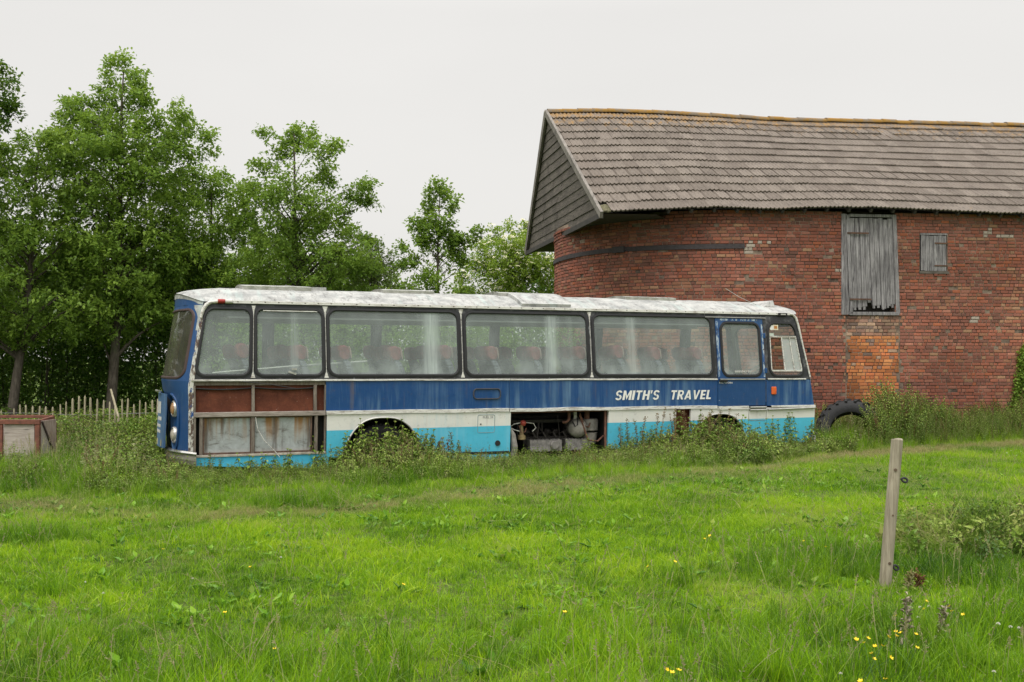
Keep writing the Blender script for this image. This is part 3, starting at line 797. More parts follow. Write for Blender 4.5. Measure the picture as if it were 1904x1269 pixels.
    mb = MB(); mb.grid(lambda s, f: S(s, lerp(lerp(0.15, 0.04, s/2.1), 0.275, f), 0.004), xs(0.10, 2.15), [0, .5, 1]); Z(mb, "skirt_strip", cyan)
    mb = MB(); mb.grid(lambda s, z: S(s, z, 0.012), xs(3.72, 5.30), [0.185, 0.21, 0.225]); Z(mb, "skirt_edge", rubber)
    for A in (A1, A2):   # arch lips
        mb = MB(); pts = []
        for k in np.linspace(-math.pi/2*0.985, math.pi/2*0.985, 45):
            s = A[0] + A[1]*math.sin(k); z = arch(s, *A)
            if z > 0.02: pts.append((s, z))
        mb.tube([S(s, z, 0.014) for s, z in pts], 0.016, 6); Z(mb, "arch_trim", alu, smooth=True)
        mb = MB()   # wheel housing
        inner = [S(s, z, 0.0) for s, z in pts]
        mb.strip(inner, [(q[0], 0.75, q[2]) for q in inner], False)
        mb.add([(A[0]-A[1], 0.75, -0.1), (A[0]+A[1], 0.75, -0.1), (A[0]+A[1], 0.75, 0.9), (A[0]-A[1], 0.75, 0.9)], [(0, 1, 2, 3)])
        Z(mb, "wheel_housing", black)
    # ---- trims
    def rail(name, s0, s1, z0, z1, o, mat, fn=S, parent=root, wob=0.0):
        mb = MB(); ss = xs(s0, s1, 0.2)
        f = lambda s, z, oo: fn(s, z + wob*mnoise.noise(Vector((s*1.3, 7, 0))), oo)
        rows = [[f(s, z0, 0.0) for s in ss], [f(s, z0 + 0.004, o) for s in ss], [f(s, z1 - 0.004, o) for s in ss], [f(s, z1, 0.0) for s in ss]]
        for a, b in zip(rows[:-1], rows[1:]): mb.strip(a, b, False)
        return Z(mb, name, mat, parent)
    rail("waist_rail", 0.02, 5.30, 1.448, 1.478, 0.022, trimm, wob=0.006); rail("waist_rail", 5.31, 9.57, 1.447, 1.476, 0.020, trimm, wob=0.006)
    rail("waist_rail", 9.62, 10.66, 1.447, 1.470, 0.028, alu); rail("waist_rail", 10.72, 11.74, 1.447, 1.474, 0.022, trimm)
    rail("belt_rail", 2.10, 5.28, 0.905, 0.968, 0.024, trimm, wob=0.01); rail("belt_rail", 5.29, 9.56, 0.903, 0.965, 0.026, trimm, wob=0.012); rail("belt_rail", 9.58, 10.28, 0.875, 0.945, 0.024, trimm)
    rail("belt_rail", 10.80, 11.88, 0.905, 0.945, 0.03, trimm)
    for a, b, z in ((10.30, 10.68, 0.865), (10.30, 10.68, 0.915), (10.72, 11.86, 0.868)):
        mb = MB(); mb.tube([S(x, z + (0.02 if z == 0.868 else 0)*(x-10.7), 0.03) for x in xs(a, b, 0.3)], 0.02, 8); Z(mb, "grab_rail", alu, smooth=True)
    t = NT("riveted_trim"); p = t.coord(); x_, y_, z_ = t.sep(p)
    c = t.mix(t.rng(t.noise(t.map(p, (1.5, 8, 12)), 3, 6, 0.8), 0.50, 0.62), (0.66, 0.65, 0.61), (0.33, 0.29, 0.26))
    fx = t.math('ABSOLUTE', t.math('SUBTRACT', t.math('FRACT', t.math('DIVIDE', x_, 0.21)), 0.5)); fz = t.math('ABSOLUTE', t.math('SUBTRACT', z_, 2.712))
    c = t.mix(t.math('MULTIPLY', t.math('LESS_THAN', fx, 0.06), t.math('LESS_THAN', fz, 0.007)), c, (0.07, 0.055, 0.045))
    rail("gutter_rail", 0.28, 11.62, 2.685, 2.735, 0.03, t.done(t.bsdf(c, 0.5, 0, None, 0.4)))
    # gutter curls down the tail corner
    mb = MB(); mb.tube([S(0.28, 2.712, 0.012), S(0.14, 2.70, 0.014), S(0.06, 2.66, 0.016), S(0.015, 2.58, 0.016), S(0.0, 2.45, 0.014)], [0.026, 0.03, 0.03, 0.028, 0.02], 8); Z(mb, "gutter_end", trimm, smooth=True)
    mb = MB(); mb.tube([S(11.62, 2.712, 0.012), S(11.74, 2.70, 0.014), S(11.83, 2.64, 0.016), S(11.86, 2.5, 0.014), S(11.86, 2.1, 0.01), S(11.87, 1.5, 0.01)], [0.024, 0.026, 0.026, 0.022, 0.016, 0.016], 8); Z(mb, "gutter_end", trimm, smooth=True)
    # corner moulding with flaking paint
    t = NT("flaking_corner"); p = t.coord(); n_ = t.noise(t.map(p, (8, 8, 3)), 2.0, 6, 0.75)
    c = t.mix(t.rng(n_, 0.47, 0.52), (0.11, 0.07, 0.055), (0.62, 0.61, 0.57))
    c = t.mix(t.rng(t.noise(p, 9, 5, 0.7), 0.56, 0.6), c, (0.015, 0.07, 0.24)); flake = t.done(t.bsdf(c, 0.7, 0, t.bump(n_, 0.5, 0.01)))
    mb = MB(); zz = xs(0.32, 2.45, 0.12); rows = [[RE(-0.985, z, 0.004) for z in zz], [S(-0.012, z, 0.012) for z in zz], [S(0.06, z, 0.006) for z in zz]]
    for a, b in zip(rows[:-1], rows[1:]): mb.strip(a, b, False)
    Z(mb, "corner_moulding", flake)

    # ---- window band
    V0, V1 = 1.462, 2.70
    wins = [((0.045, 0.925, 1.515, 2.625), (0.0, 0.948)), ((0.972, 2.085, 1.515, 2.63), (0.948, 2.108)), ((2.130, 4.40, 1.515, 2.64), (2.108, 4.44)),
            ((4.478, 6.86, 1.515, 2.64), (4.44, 6.90)), ((6.94, 9.505, 1.515, 2.64), (6.90, 9.575)), ((9.68, 10.60, 1.505, 2.535), (9.575, 10.69)), ((10.775, 11.74, 1.50, 2.545), (10.69, 11.87))]
    rads = [0.17, 0.15, 0.17, 0.17, 0.17, 0.16, 0.2]
    band = MB()
    for i, ((a, b, c, d), (ca, cb)) in enumerate(wins):
        if i == 5: continue
        win_cell(band, S, (a, b, c, d), (ca, cb, V0, V1), rads[i])
    band.grid(lambda s, z: S(s, z, 0.0), xs(9.575, 10.69), [2.60, 2.65, 2.70])
    Z(band, "window_band", bandm)
    dr = MB(); win_cell(dr, lambda s, z, o: S(s, z, o + 0.006), wins[5][0], (9.585, 10.68, 1.455, 2.60), rads[5])
    dr.grid(lambda s, z: S(s, z, 0.006), xs(9.585, 10.68), xs(0.95, 1.447, 0.1))
    edge = [S(s, z, 0.006) for s, z in ((9.585, 0.95), (9.585, 1.45), (9.585, 2.0), (9.585, 2.60), (10.1, 2.6), (10.68, 2.60), (10.68, 2.0), (10.68, 1.45), (10.68, 0.95), (10.1, 0.95))]
    dr.strip(edge, [(q[0], q[1] + 0.03, q[2]) for q in edge])
    door = Z(dr, "emergency_door", navy2, smooth=True, sharp=40); door["label"] = "navy emergency exit door with flaking paint round its window"
    rail("drip_strip", 9.35, 10.75, 2.612, 2.630, 0.03, alu)
    mb = MB(); mb.bar(S(9.60, 1.43, 0.03), S(9.78, 1.425, 0.03), 0.03, 0.035); Z(mb, "door_handle", black, door, bevel=0.006)
    t = NT("flaked_door_edge"); p = t.coord(); n_ = t.noise(t.map(p, (14, 8, 2.2)), 2.0, 6, 0.75)
    c = t.mix(t.rng(n_, 0.50, 0.54), (0.008, 0.072, 0.23), (0.42, 0.50, 0.56)); c = t.mix(t.rng(t.noise(p, 14, 6, 0.7), 0.58, 0.62), c, (0.05, 0.045, 0.045)); fe_ = t.done(t.bsdf(c, 0.65))
    for a, b, z0, z1 in ((9.587, 9.64, 1.50, 2.55), (10.635, 10.675, 1.50, 2.50), (9.7, 10.55, 2.56, 2.595)):
        mb = MB(); mb.grid(lambda s, z: S(s, z, 0.0085), xs(a, b, 0.1), xs(z0, z1, 0.1)); Z(mb, "door_edging", fe_, door)
    for zz in (1.62, 2.28):
        mb = MB(); q = S(10.69, zz, 0.012); mb.box(q[0]-0.03, q[0]+0.03, q[1]-0.012, q[1]+0.012, q[2]-0.05, q[2]+0.05); Z(mb, "door_hinge", navy, door, bevel=0.01)
    for i, ((a, b, c, d), cell) in enumerate(wins):
        fn = S if i != 5 else (lambda s, z, o: S(s, z, o + 0.006)); par = root if i != 5 else door
        w = Z(win_seal(fn, (a, b, c, d), rads[i]), "window", rubber, par, smooth=True, sharp=50)
        if i == 6:   # driver's window: fixed head, sliding panes, solid foot
            zt, zb = 2.27, 1.62
            f2 = lambda s, z, o: S(s, z, o)
            mb = MB(); g1 = rrect(a+.04, b-.04, zt, d-.04, 0.15)
            def fan(mb, u0, u1, v0, v1, o=-0.006): mb.grid(lambda u, v: f2(u, v, o), xs(u0, u1, 0.1), xs(v0, v1, 0.1))
            gl = MB(); n = 12
            for k in range(n):
                def topz(u): 
                    e = min(u - (a+.04), (b-.04) - u); r = 0.17
                    return d - 0.04 - (r - math.sqrt(max(0, r*r - max(0, r - e)**2)) if e < r else 0)
                def botz(u):
                    e = min(u - (a+.04), (b-.04) - u); r = 0.15
                    return c + 0.04 + (r - math.sqrt(max(0, r*r - max(0, r - e)**2)) if e < r else 0)
            us = [a+.04 + (b-a-.08)*(0.5 - 0.5*math.cos(math.pi*k/24)) for k in range(25)]
            gl.grid(lambda u, f: f2(u, lerp(zt, max(zt+.001, topz(u)), f), -0.006), us, [0, .5, 1])
            Z(gl, "glass", clearg, w); gl = MB()
            gl.grid(lambda u, f: f2(u, lerp(min(zb-.001, botz(u)), zb, f), -0.006), us, [0, .5, 1])
            Z(gl, "glass", clearg, w); gl = MB(); fan(gl, a + 0.43, b - 0.05, zb, zt, -0.012); Z(gl, "sliding_pane", glass("clouded_glass", 0.5, 0.6, False), w)
            fm = MB()
            for z_ in (zt, zb): fm.bar(f2(a+.05, z_, 0.002), f2(b-.05, z_, 0.002), 0.02, 0.03)
            for u in (a + 0.06, a + 0.43, a + 0.70, b - 0.06): fm.bar(f2(u, zb, 0.0), f2(u, zt, 0.0), 0.018, 0.022 if u != a+0.70 else 0.008, up=(0, 1, 0))
            Z(fm, "slider_frame", trimm, w)
            st = MB(); q = f2(a + 0.16, 2.44, 0.0)
            st.lathe([(0, 0.05), (0.003, 0.05)], f2(a+0.13, 2.44, 0.0), (0, -1, 0), 16); Z(st, "sticker", lettering, w); st = MB(); st.box(q[0]-0.07, q[0]+0.03, q[1]-.003, q[1], q[2]-0.17, q[2]-0.11); Z(st, "sticker", lettering, w)
            s2 = MB(); q = f2(a + 0.27, 2.445, 0.0); s2.box(q[0]-.06, q[0]+.06, q[1]-.003, q[1], q[2]-.05, q[2]+.05); Z(s2, "sticker", m_simple("cream_sticker", (0.75, 0.66, 0.5), 0.6), w)
            s3 = MB(); s3.box(q[0]-.035, q[0]+.035, q[1]-.005, q[1]-.0035, q[2]-.025, q[2]+.03); Z(s3, "sticker_print", m_simple("orange_print", (0.5, 0.2, 0.05), 0.6), w)
        else:
            Z(win_glass(fn, (a, b, c, d), rads[i]), "glass", dusty, w, smooth=True, sharp=None)
    # thin bright strips between the windows
    for s, top in ((0.949, 2.66), (2.108, 2.67), (4.44, 2.67), (6.90, 2.67)):
        mb = MB(); zz = xs(1.50, top, 0.1); wdt = lambda z: 0.006 + 0.042*clip01((z - 2.52)/0.16)**1.6 + 0.03*clip01((1.60 - z)/0.1)**1.6
        rows = [[S(s - wdt(z), z, 0.004) for z in zz], [S(s, z, 0.012) for z in zz], [S(s + wdt(z), z, 0.004) for z in zz]]
        for a, b in zip(rows[:-1], rows[1:]): mb.strip(a, b, False)
        Z(mb, "pillar_strip", trimm)
    # sill vent strip on the second window and the window catch
    mb = MB(); mb.grid(lambda s, z: S(s, z, 0.012), xs(1.12, 1.98, 0.2), [2.575, 2.62]); Z(mb, "vent_strip", trimm)
    mb = MB(); mb.bar(S(1.50, 1.60, 0.015), S(1.62, 1.56, 0.015), 0.025, 0.03); mb.bar(S(1.55, 1.64, 0.02), S(1.63, 1.64, 0.02), 0.02, 0.03); Z(mb, "window_catch", alu)

    # ---- far side: panel, band, glass
    mb = MB(); mb.grid(lambda s, z: SF(s, z), xs(0, 11.87, 0.5), [0.2, 0.5, 0.9, 1.2, 1.47]); Z(mb, "far_body_side", lower)
    band = MB(); fw = [((0.06, 1.5), (0, 1.56)), ((1.62, 3.5), (1.56, 3.56)), ((3.62, 5.9), (3.56, 5.96)), ((6.02, 8.2), (5.96, 8.26)), ((8.32, 10.3), (8.26, 10.36)), ((10.46, 11.72), (10.36, 11.87))]
    for (a, b), (ca, cb) in fw: win_cell(band, SF, (a, b, 1.515, 2.56), (ca, cb, V0, V1), 0.12)
    Z(band, "window_band", bandm)
    for (a, b), cell in fw:
        w = Z(win_seal(SF, (a, b, 1.515, 2.56), 0.12), "window", rubber)
        Z(win_glass(SF, (a, b, 1.515, 2.56), 0.12), "glass", farg, w)

    # ---- tail end
    ms = list(np.linspace(-1, 1, 33)); ztop = lambda m: 2.70 + 0.17*bow(m, 2.6)
    mb = MB(); mb.grid(lambda m, z: RE(m, z), ms, [0.30, 0.5, 0.7, 0.9, 1.1, 1.3, 1.45])
    win_cell(mb, RE, (-0.90, 0.90, 1.49, 2.60), (-1, 1, 1.45, 2.66), 0.16)
    mb.grid(lambda m, f: RE(m, lerp(2.66, ztop(m), f)), ms, [0, .5, 1])
    Z(mb, "tail_panel", navy2, smooth=True, sharp=60)
    for sg in (-1, 1):     # the white roof paint comes down over the tail corners and along the top edge
        mb = MB(); mb.grid(lambda k, z: RE(sg*lerp(1.0, 0.955 - 0.10*sstep(2.45, 2.66, z), k), z, 0.003), [0, .25, .5, .75, 1], xs(2.25, 2.655, 0.05))
        mb.grid(lambda m, f: RE(sg*m, lerp(lerp(2.66, ztop(m), 0.62*sstep(1.0, 0.80, m)), ztop(m), f), 0.003), list(np.linspace(1, 0, 14)), [0, .5, 1]); Z(mb, "white_corner", roofm)
    w = Z(win_seal(RE, (-0.90, 0.90, 1.49, 2.60), 0.16, 0.03), "window", m_simple("brown_window_rubber", (0.05, 0.028, 0.025), 0.6)); Z(win_glass(RE, (-0.90, 0.90, 1.49, 2.60), 0.16, 0.025), "glass", glass("murky_glass", 0.10, 0.22, False, (0.62, 0.60, 0.45), (0.30, 0.29, 0.22)), w, smooth=True, sharp=None)
    # lamp recess, lamps
    for sgn in (-1, 1):
        rec = MB(); c = [RE(sgn*(0.57 + 0.16*math.cos(a)), 0.80 + 0.44*math.sin(a), 0.012) for a in np.linspace(0, 2*math.pi, 40, endpoint=False)]
        rec.loop(c, 0.02, 6); Z(rec, "lamp_recess", navy2, smooth=True)
        for zc in (1.01, 0.60):
            q = Vector(RE(sgn*0.57, zc, 0.0)); q2 = Vector(RE(sgn*0.50, zc, 0.0)); q3 = Vector(RE(sgn*0.61, zc, 0.0)); tg = (q3 - q2).normalized(); nr = tg.cross(Vector((0, 0, 1)));
            if nr.x > 0: nr = -nr
            l = MB(); l.lathe([(-0.01, 0.13), (0.03, 0.13), (0.045, 0.12), (0.045, 0.11), (0.02, 0.10)], q, nr, 28); lo = Z(l, "tail_lamp", alu, smooth=True)
            l = MB(); l.lathe([(0.015, 0.105), (0.05, 0.09), (0.07, 0.05), (0.075, 0.0)], q, nr, 24); Z(l, "lens", m_simple("lamp_lens", (0.36, 0.20, 0.09) if zc > 0.8 else (0.34, 0.31, 0.25), 0.15, 0, 0.3, 14), lo, smooth=True)
    # boot door, ajar, with pale lettering remnants and a number plate
    def BT(m, z, o=0.0):
        q = RE(m, z, 0.0); op = 0.10 + 0.20*clip01((-m + 0.55)/1.1)
        return (-(0.155 + 0.215*bow(m, 2)) - 0.03*clip01((1.2 - z)/0.8) - o, q[1], z)
    mb = MB(); msb = list(np.linspace(-0.52, 0.55, 12)); zb = list(np.linspace(0.42, 1.27, 6))
    mb.grid(lambda m, z: BT(m, z), msb, zb); mb.grid(lambda m, z: BT(m, z, -0.03), msb, zb)
    e = [BT(-0.52, z) for z in zb] + [BT(m, zb[-1]) for m in msb[1:]] + [BT(0.55, z) for z in zb[::-1][1:]] + [BT(m, zb[0]) for m in msb[::-1][1:-1]]
    mb.strip(e, [(q[0] + 0.03, q[1], q[2]) for q in e])
    bt = Z(mb, "boot_door", m_paint("boot_paint", None, (0.05, 0.12, 0.25), (0.25, 0.35, 0.45), 0.6, 0.45)); bt["label"] = "blue boot door hanging ajar with pale lettering remnants"
    for z0, z1, a, b in ((0.95, 1.14, -0.30, 0.40), (0.84, 0.90, -0.36, -0.1), (0.73, 0.78, -0.32, 0.2), (0.64, 0.69, -0.32, 0.2)):
        x = a; mb = MB()
        while x < b:
            wd = rng.uniform(0.05, 0.09); mb.grid(lambda m, z: BT(m, z, 0.004), [x, x + wd*0.7], [z0, z1]); x += wd
        Z(mb, "lettering", lettering, bt)
    mb = MB(); mb.grid(lambda m, z: BT(m, z, 0.005), [-0.42, 0.0, 0.35], [0.44, 0.54]); Z(mb, "number_plate", m_simple("yellow_plate", (0.55, 0.48, 0.22), 0.5, 0, 0.3), bt)
    mb = MB(); mb.tube([BT(-0.3, 1.3, 0.02), BT(-0.1, 1.31, 0.05), BT(0.1, 1.3, 0.02)], 0.02, 8); Z(mb, "boot_handle", chrome, bt)
    mb = MB(); mb.grid(lambda m, z: tuple(np.array(RE(m, z)) + np.array((0.015, 0, 0))), [-0.6, 0, 0.62], [0.35, 0.8, 1.3]); Z(mb, "boot_opening", black)
    # bumpers
    def bumper(fn, side0, mat1, mat2, sgn):
        for z0, z1, o, mt in ((0.335, 0.385, 0.085, mat1), (0.175, 0.334, 0.05, mat2)):
            mb = MB(); path = [(m, None) for m in np.linspace(1, -1, 33)]
            lo = [fn(m, z0, o) for m, _ in path]; hi = [fn(m, z1, o) for m, _ in path]; mid = [fn(m, (z0+z1)/2, o + 0.018) for m, _ in path]
            end = (side0, -o*0.4, 0)
            lo.append((side0, -o*0.4, z0)); hi.append((side0, -o*0.4, z1)); mid.append((side0, -o*0.4 - 0.012, (z0+z1)/2))
            tp = [(x - sgn*0.06 if i < 33 else x, y + (0.0 if i < 33 else 0.03), z) for i, (x, y, z) in enumerate(hi)]
            bt_ = [(x - sgn*0.06 if i < 33 else x, y + (0.0 if i < 33 else 0.03), z) for i, (x, y, z) in enumerate(lo)]
            for a, b in ((bt_, lo), (lo, mid), (mid, hi), (hi, tp)): mb.strip(a, b, False)
            Z(mb, "bumper", mt, smooth=True, sharp=50)
    bumper(RE, 0.10, chrome, m_simple("dull_olive_bumper", (0.26, 0.25, 0.2), 0.45, 0.3, 0.3), -1)
    # ---- nose
    mb = MB(); mb.grid(lambda m, z: FR(m, z), ms, [0.20, 0.5, 0.8, 1.1, 1.3]); win_cell(mb, FR, (-0.93, 0.93, 1.36, 2.52), (-1, 1, 1.3, 2.62), 0.15)
    mb.grid(lambda m, f: FR(m, lerp(2.62, ztop(m), f)), ms, [0, .5, 1]); Z(mb, "nose_panel", lower, smooth=True, sharp=60)
    w = Z(win_seal(FR, (-0.93, 0.93, 1.36, 2.52), 0.15, 0.03), "windscreen", rubber); Z(win_glass(FR, (-0.93, 0.93, 1.36, 2.52), 0.15, 0.025), "glass", farg, w)
    for sgn in (-1, 1):
        for mm in (0.72, 0.5):
            l = MB(); l.lathe([(-0.01, 0.1), (0.03, 0.1), (0.05, 0.08), (0.055, 0.0)], FR(sgn*mm, 0.75, 0.0), (1, 0.3*sgn, 0), 20); Z(l, "headlight", chrome, smooth=True)
    mb = MB()
    for k in range(6): mb.tube([FR(m, 0.64 + k*0.045, 0.02) for m in np.linspace(-0.35, 0.35, 9)], 0.012, 6)
    Z(mb, "grille", chrome)
    bumper(FR, 11.80, chrome, trimm, 1)
    # mirror bracket
    mb = MB(); mb.tube([FR(-0.96, 2.05, 0.0), FR(-0.97, 2.05, 0.10), FR(-0.97, 2.00, 0.12)], 0.01, 6); q = FR(-0.97, 2.02, 0.13); mb.box(q[0]-.02, q[0]+.02, q[1]-.03, q[1]+.03, q[2]-.05, q[2]+.04); Z(mb, "mirror_bracket", black)

    # ---- roof
    def RP(a, m, o=0.0):
        p = 2.7; s0 = leanr(2.7) - 0.33*bow(m) - 0.02; s1 = CL + 0.07 - leanf(2.7) + 0.30*bow(m) + 0.02
        s = lerp(s0, s1, a); d = min(s - s0, s1 - s); h = 0.285 - 0.115*math.exp(-d/0.30)
        n = CW/2 + m*(CW/2 - sy(2.72)); z = 2.712 + h*(1 - abs(m)**2.3) + 0.006*mnoise.noise(Vector((s*0.7, m*2, 0)))
        rib = 0.008*math.exp(-((s/1.13) % 1.0 - 0.5)**2/0.0012)
        k = 1 + (o + rib)*0.35
        return (s, CW/2 + (n - CW/2)*k, z + o + rib*(1 - abs(m)**6))
    aa = sorted(set([round(x, 4) for x in np.linspace(0, 1, 230)] + [0.003, 0.006, 0.01, 0.015, 0.99, 0.994])); mm = [-1, -.985, -.96, -.92, -.86, -.78, -.68, -.55, -.4, -.2, 0, .2, .4, .55, .7, .8, .88, .94, .98, 1]
    mb = MB(); mb.grid(lambda a, m: RP(a, m), aa, mm); roof = Z(mb, "roof", roofm, smooth=True, sharp=None)
    def on_roof(s, m, o=0.0): return RP(clip01((s + 0.02)/11.6), m, o)
    def slabr(name, s0, s1, m0, m1, h, mat, rise=0.0):
        mb = MB(); us = xs(s0, s1, 0.15); ws = list(np.linspace(m0, m1, 8)); top = lambda u, w: on_roof(u, w, h)
        mb.grid(top, us, ws)
        e = [(u, ws[0]) for u in us] + [(us[-1], w) for w in ws[1:]] + [(u, ws[-1]) for u in us[::-1][1:]] + [(us[0], w) for w in ws[::-1][1:-1]]
        mb.strip([on_roof(u, w, h) for u, w in e], [on_roof(u, w, -0.01) for u, w in e]); return Z(mb, name, mat, roof, bevel=0.012)
    slabr("roof_hatch", 0.95, 2.05, -0.42, 0.42, 0.06, alu); slabr("roof_vent", 2.10, 2.35, -0.25, 0.25, 0.055, roofm)
    slabr("roof_hatch", 3.25, 4.15, -0.42, 0.42, 0.05, alu); slabr("roof_hatch", 5.35, 6.2, -0.42, 0.42, 0.055, alu); slabr("roof_cover", 5.52, 6.50, -0.955, 0.1, 0.055, roofm)
    slabr("roof_hatch", 7.9, 9.0, -0.42, 0.42, 0.05, alu)
    mb = MB(); q = on_roof(10.95, -0.62, 0.0); mb.hexa([(q[0]-.12, q[1]-.1, q[2]-.03), (q[0]+.16, q[1]-.1, q[2]-.03), (q[0]+.16, q[1]+.6, q[2]), (q[0]-.12, q[1]+.6, q[2]),
                  (q[0]+.05, q[1]-.05, q[2]+.09), (q[0]+.15, q[1]-.05, q[2]+.105), (q[0]+.15, q[1]+.55, q[2]+.115), (q[0]+.05, q[1]+.55, q[2]+.10)]); Z(mb, "roof_scoop", roofm, roof, bevel=0.01)
    mb = MB(); q = Vector(on_roof(10.75, -0.6, 0.0)); mb.tube([q, q + Vector((-0.35, 0.1, 0.16)), q + Vector((-0.62, 0.18, 0.33))], 0.005, 5); Z(mb, "aerial", alu)
    mb = MB(); q = Vector(S(0.40, 2.715, 0.035)); mb.lathe([(0, 0.03), (0.02, 0.036), (0.11, 0.036)], q, (-1, 0, 0), 12); ml = Z(mb, "marker_lamp", m_simple("red_lens", (0.35, 0.03, 0.025), 0.25), smooth=True)
    mb = MB(); mb.lathe([(0, 0.036), (0.10, 0.036), (0.115, 0.02)], q, (1, 0, 0), 12); Z(mb, "white_lens", m_simple("white_lens", (0.6, 0.58, 0.55), 0.25), ml, smooth=True)
    mb = MB(); q = Vector(S(11.35, 2.70, 0.034)); mb.box(q.x-.12, q.x+.1, q.y-.01, q.y+.02, q.z-.035, q.z+.03); ml = Z(mb, "marker_lamp", black, bevel=0.01); mb = MB(); mb.box(q.x-.07, q.x+.05, q.y-.018, q.y-.009, q.z-.012, q.z+.012); Z(mb, "lens", chrome, ml)
    mb = MB(); q = Vector(S(10.865, 1.235, 0.0)); mb.box(q.x-.055, q.x+.055, q.y-.035, q.y, q.z-.075, q.z+.075); Z(mb, "side_repeater", m_simple("amber_lens", (0.62, 0.11, 0.02), 0.25, 0, 0.3), bevel=0.012)
    # ---- small things on the side
    mb = MB(); mb.loop([S(u, v, 0.012) for u, v, *_ in rrect(4.63, 5.12, 1.135, 1.305, 0.06)], 0.011, 6); Z(mb, "flap_surround", m_simple("flap_rubber", (0.05, 0.05, 0.06), 0.6), smooth=True)
    mb = MB(); mb.loop([S(u, v, 0.008) for u, v, *_ in rrect(4.71, 5.02, 0.555, 0.86, 0.03)], 0.004, 5); fl = Z(mb, "fuel_flap", m_simple("flap_gap", (0.25, 0.33, 0.36), 0.7))
    mb = MB(); mb.lathe([(0, 0.012), (0.012, 0.012)], S(4.765, 0.70, 0.004), (0, -1, 0), 10); Z(mb, "lock", black, fl)
    mb = MB(); mb.lathe([(0.0, 0.048), (0.02, 0.048)], S(5.085, 0.365, 0.0), (0, -1, 0), 24); Z(mb, "exhaust_hole", black)
    mb = MB(); mb.loop([S(u, v, 0.008) for u, v, *_ in rrect(10.29, 10.70, 0.665, 0.90, 0.05)], 0.005, 5); Z(mb, "locker_flap", m_simple("locker_gap", (0.3, 0.29, 0.27), 0.7))
    def text(name, body, s, z, h, o, mat, shear=0.0, bold=0.0, space=1.0, sx=1.0):
        cu = bpy.data.curves.new(name, 'FONT'); cu.body = body; cu.size = h; cu.shear = shear; cu.offset = bold; cu.extrude = 0.001; cu.space_character = space
        tmp = bpy.data.objects.new(name, cu); me = bpy.data.meshes.new_from_object(tmp.evaluated_get(bpy.context.evaluated_depsgraph_get())) if False else None
        COL.objects.link(tmp); bpy.context.view_layer.update()
        me = bpy.data.meshes.new_from_object(tmp.evaluated_get(bpy.context.evaluated_depsgraph_get()))
        bpy.data.objects.remove(tmp)
        for v in me.vertices:
            x, y, d = v.co; q = S(s + x*sx, z + y, o + d); v.co = q
        me.name = name; return link_mesh(me, name, mat, root)
    # the name in heavy slanted capitals, each letter cut as its own strokes
    def glyph(ch):
        q = []; w = 0.25
        def bar(x0, y0, x1, y1): q.append([(x0, y0), (x1, y0), (x1, y1), (x0, y1)])
        def arc(cx, cy, rx, ry, a0, a1, n=12, th=0.19, tx=0.21):
            for k in range(n):
                a, b = R(a0 + (a1-a0)*k/n), R(a0 + (a1-a0)*(k+1)/n)
                q.append([(cx + rx*math.cos(a), cy + ry*math.sin(a)), (cx + rx*math.cos(b), cy + ry*math.sin(b)), (cx + (rx-tx)*math.cos(b), cy + (ry-th)*math.sin(b)), (cx + (rx-tx)*math.cos(a), cy + (ry-th)*math.sin(a))])
        if ch == "S": arc(.34, .725, .34, .295, 15, 262, 16, .18, .20); arc(.34, .275, .34, .295, 82, -165, 16, .18, .20); wd = .68
        elif ch == "M": bar(0, 0, w, 1); bar(.68, 0, .68+w, 1); q += [[(w, 1), (w, .62), (.445, 0), (.445, .42)], [(.445, .42), (.445, 0), (.68, .62), (.68, 1)]]; wd = .89
        elif ch == "I": bar(0, 0, w+.02, 1); wd = w+.02
        elif ch == "T": bar(0, .81, .66, 1); bar(.22, 0, .44, .809); wd = .66
        elif ch == "H": bar(0, 0, w, 1); bar(.50, 0, .50+w, 1); bar(w, .41, .50, .60); wd = .71
        elif ch == "'": q.append([(.02, .66), (.12, .66), (.2, 1), (0, 1)]); wd = .2
        elif ch == "R": bar(0, 0, w, 1); bar(w, .83, .42, 1); bar(w, .39, .42, .56); arc(.42, .695, .28, .305, 90, -90, 12, .17, .2); q.append([(.30, .389), (.50, 0), (.73, 0), (.53, .40)]); wd = .72
        elif ch == "A": q += [[(0, 0), (.22, 0), (.43, .70), (.29, 1)], [(.60, 0), (.82, 0), (.53, 1), (.43, .70)], [(.29, 1), (.43, .70), (.53, 1), (.41, 1.0)]]; q.append([(.285, .18), (.54, .18), (.49, .345), (.335, .345)]); wd = .82
        elif ch == "V": q += [[(0, 1), (.22, 1), (.40, .30), (.28, 0)], [(.58, 1), (.80, 1), (.52, 0), (.40, .30)], [(.28, 0), (.40, .30), (.52, 0), (.4, 0)]]; wd = .80
        elif ch == "E": bar(0, 0, w, 1); bar(w, .82, .58, 1); bar(w, .41, .55, .59); bar(w, 0, .60, .18); wd = .60
        elif ch == "L": bar(0, 0, w, 1); bar(w, 0, .56, .185); wd = .56
        return q, wd
    def word(txt, s, z, h, width):
        mb = MB(); tot = sum(glyph(c)[1] for c in txt) + 0.13*(len(txt) - 1); kx = width/tot/h; x = 0.0; lvl = 0
        for c in txt:
            q, wd = glyph(c)
            for f in q:
                lvl = (lvl + 1) % 7; mb.add([S(s + ((x + a)*kx + 0.22*b)*h, z + b*h, 0.010 + 0.00015*lvl) for a, b in f], [(0, 1, 2, 3)])
            x += wd + 0.13
        Z(mb, "lettering", lettering)
    word("SMITH'S", 7.36, 1.085, 0.172, 0.91); word("TRAVEL", 8.52, 1.083, 0.172, 0.89)
    text("small_lettering", "PULL TO OPEN", 9.605, 1.375, 0.045, 0.009, lettering)
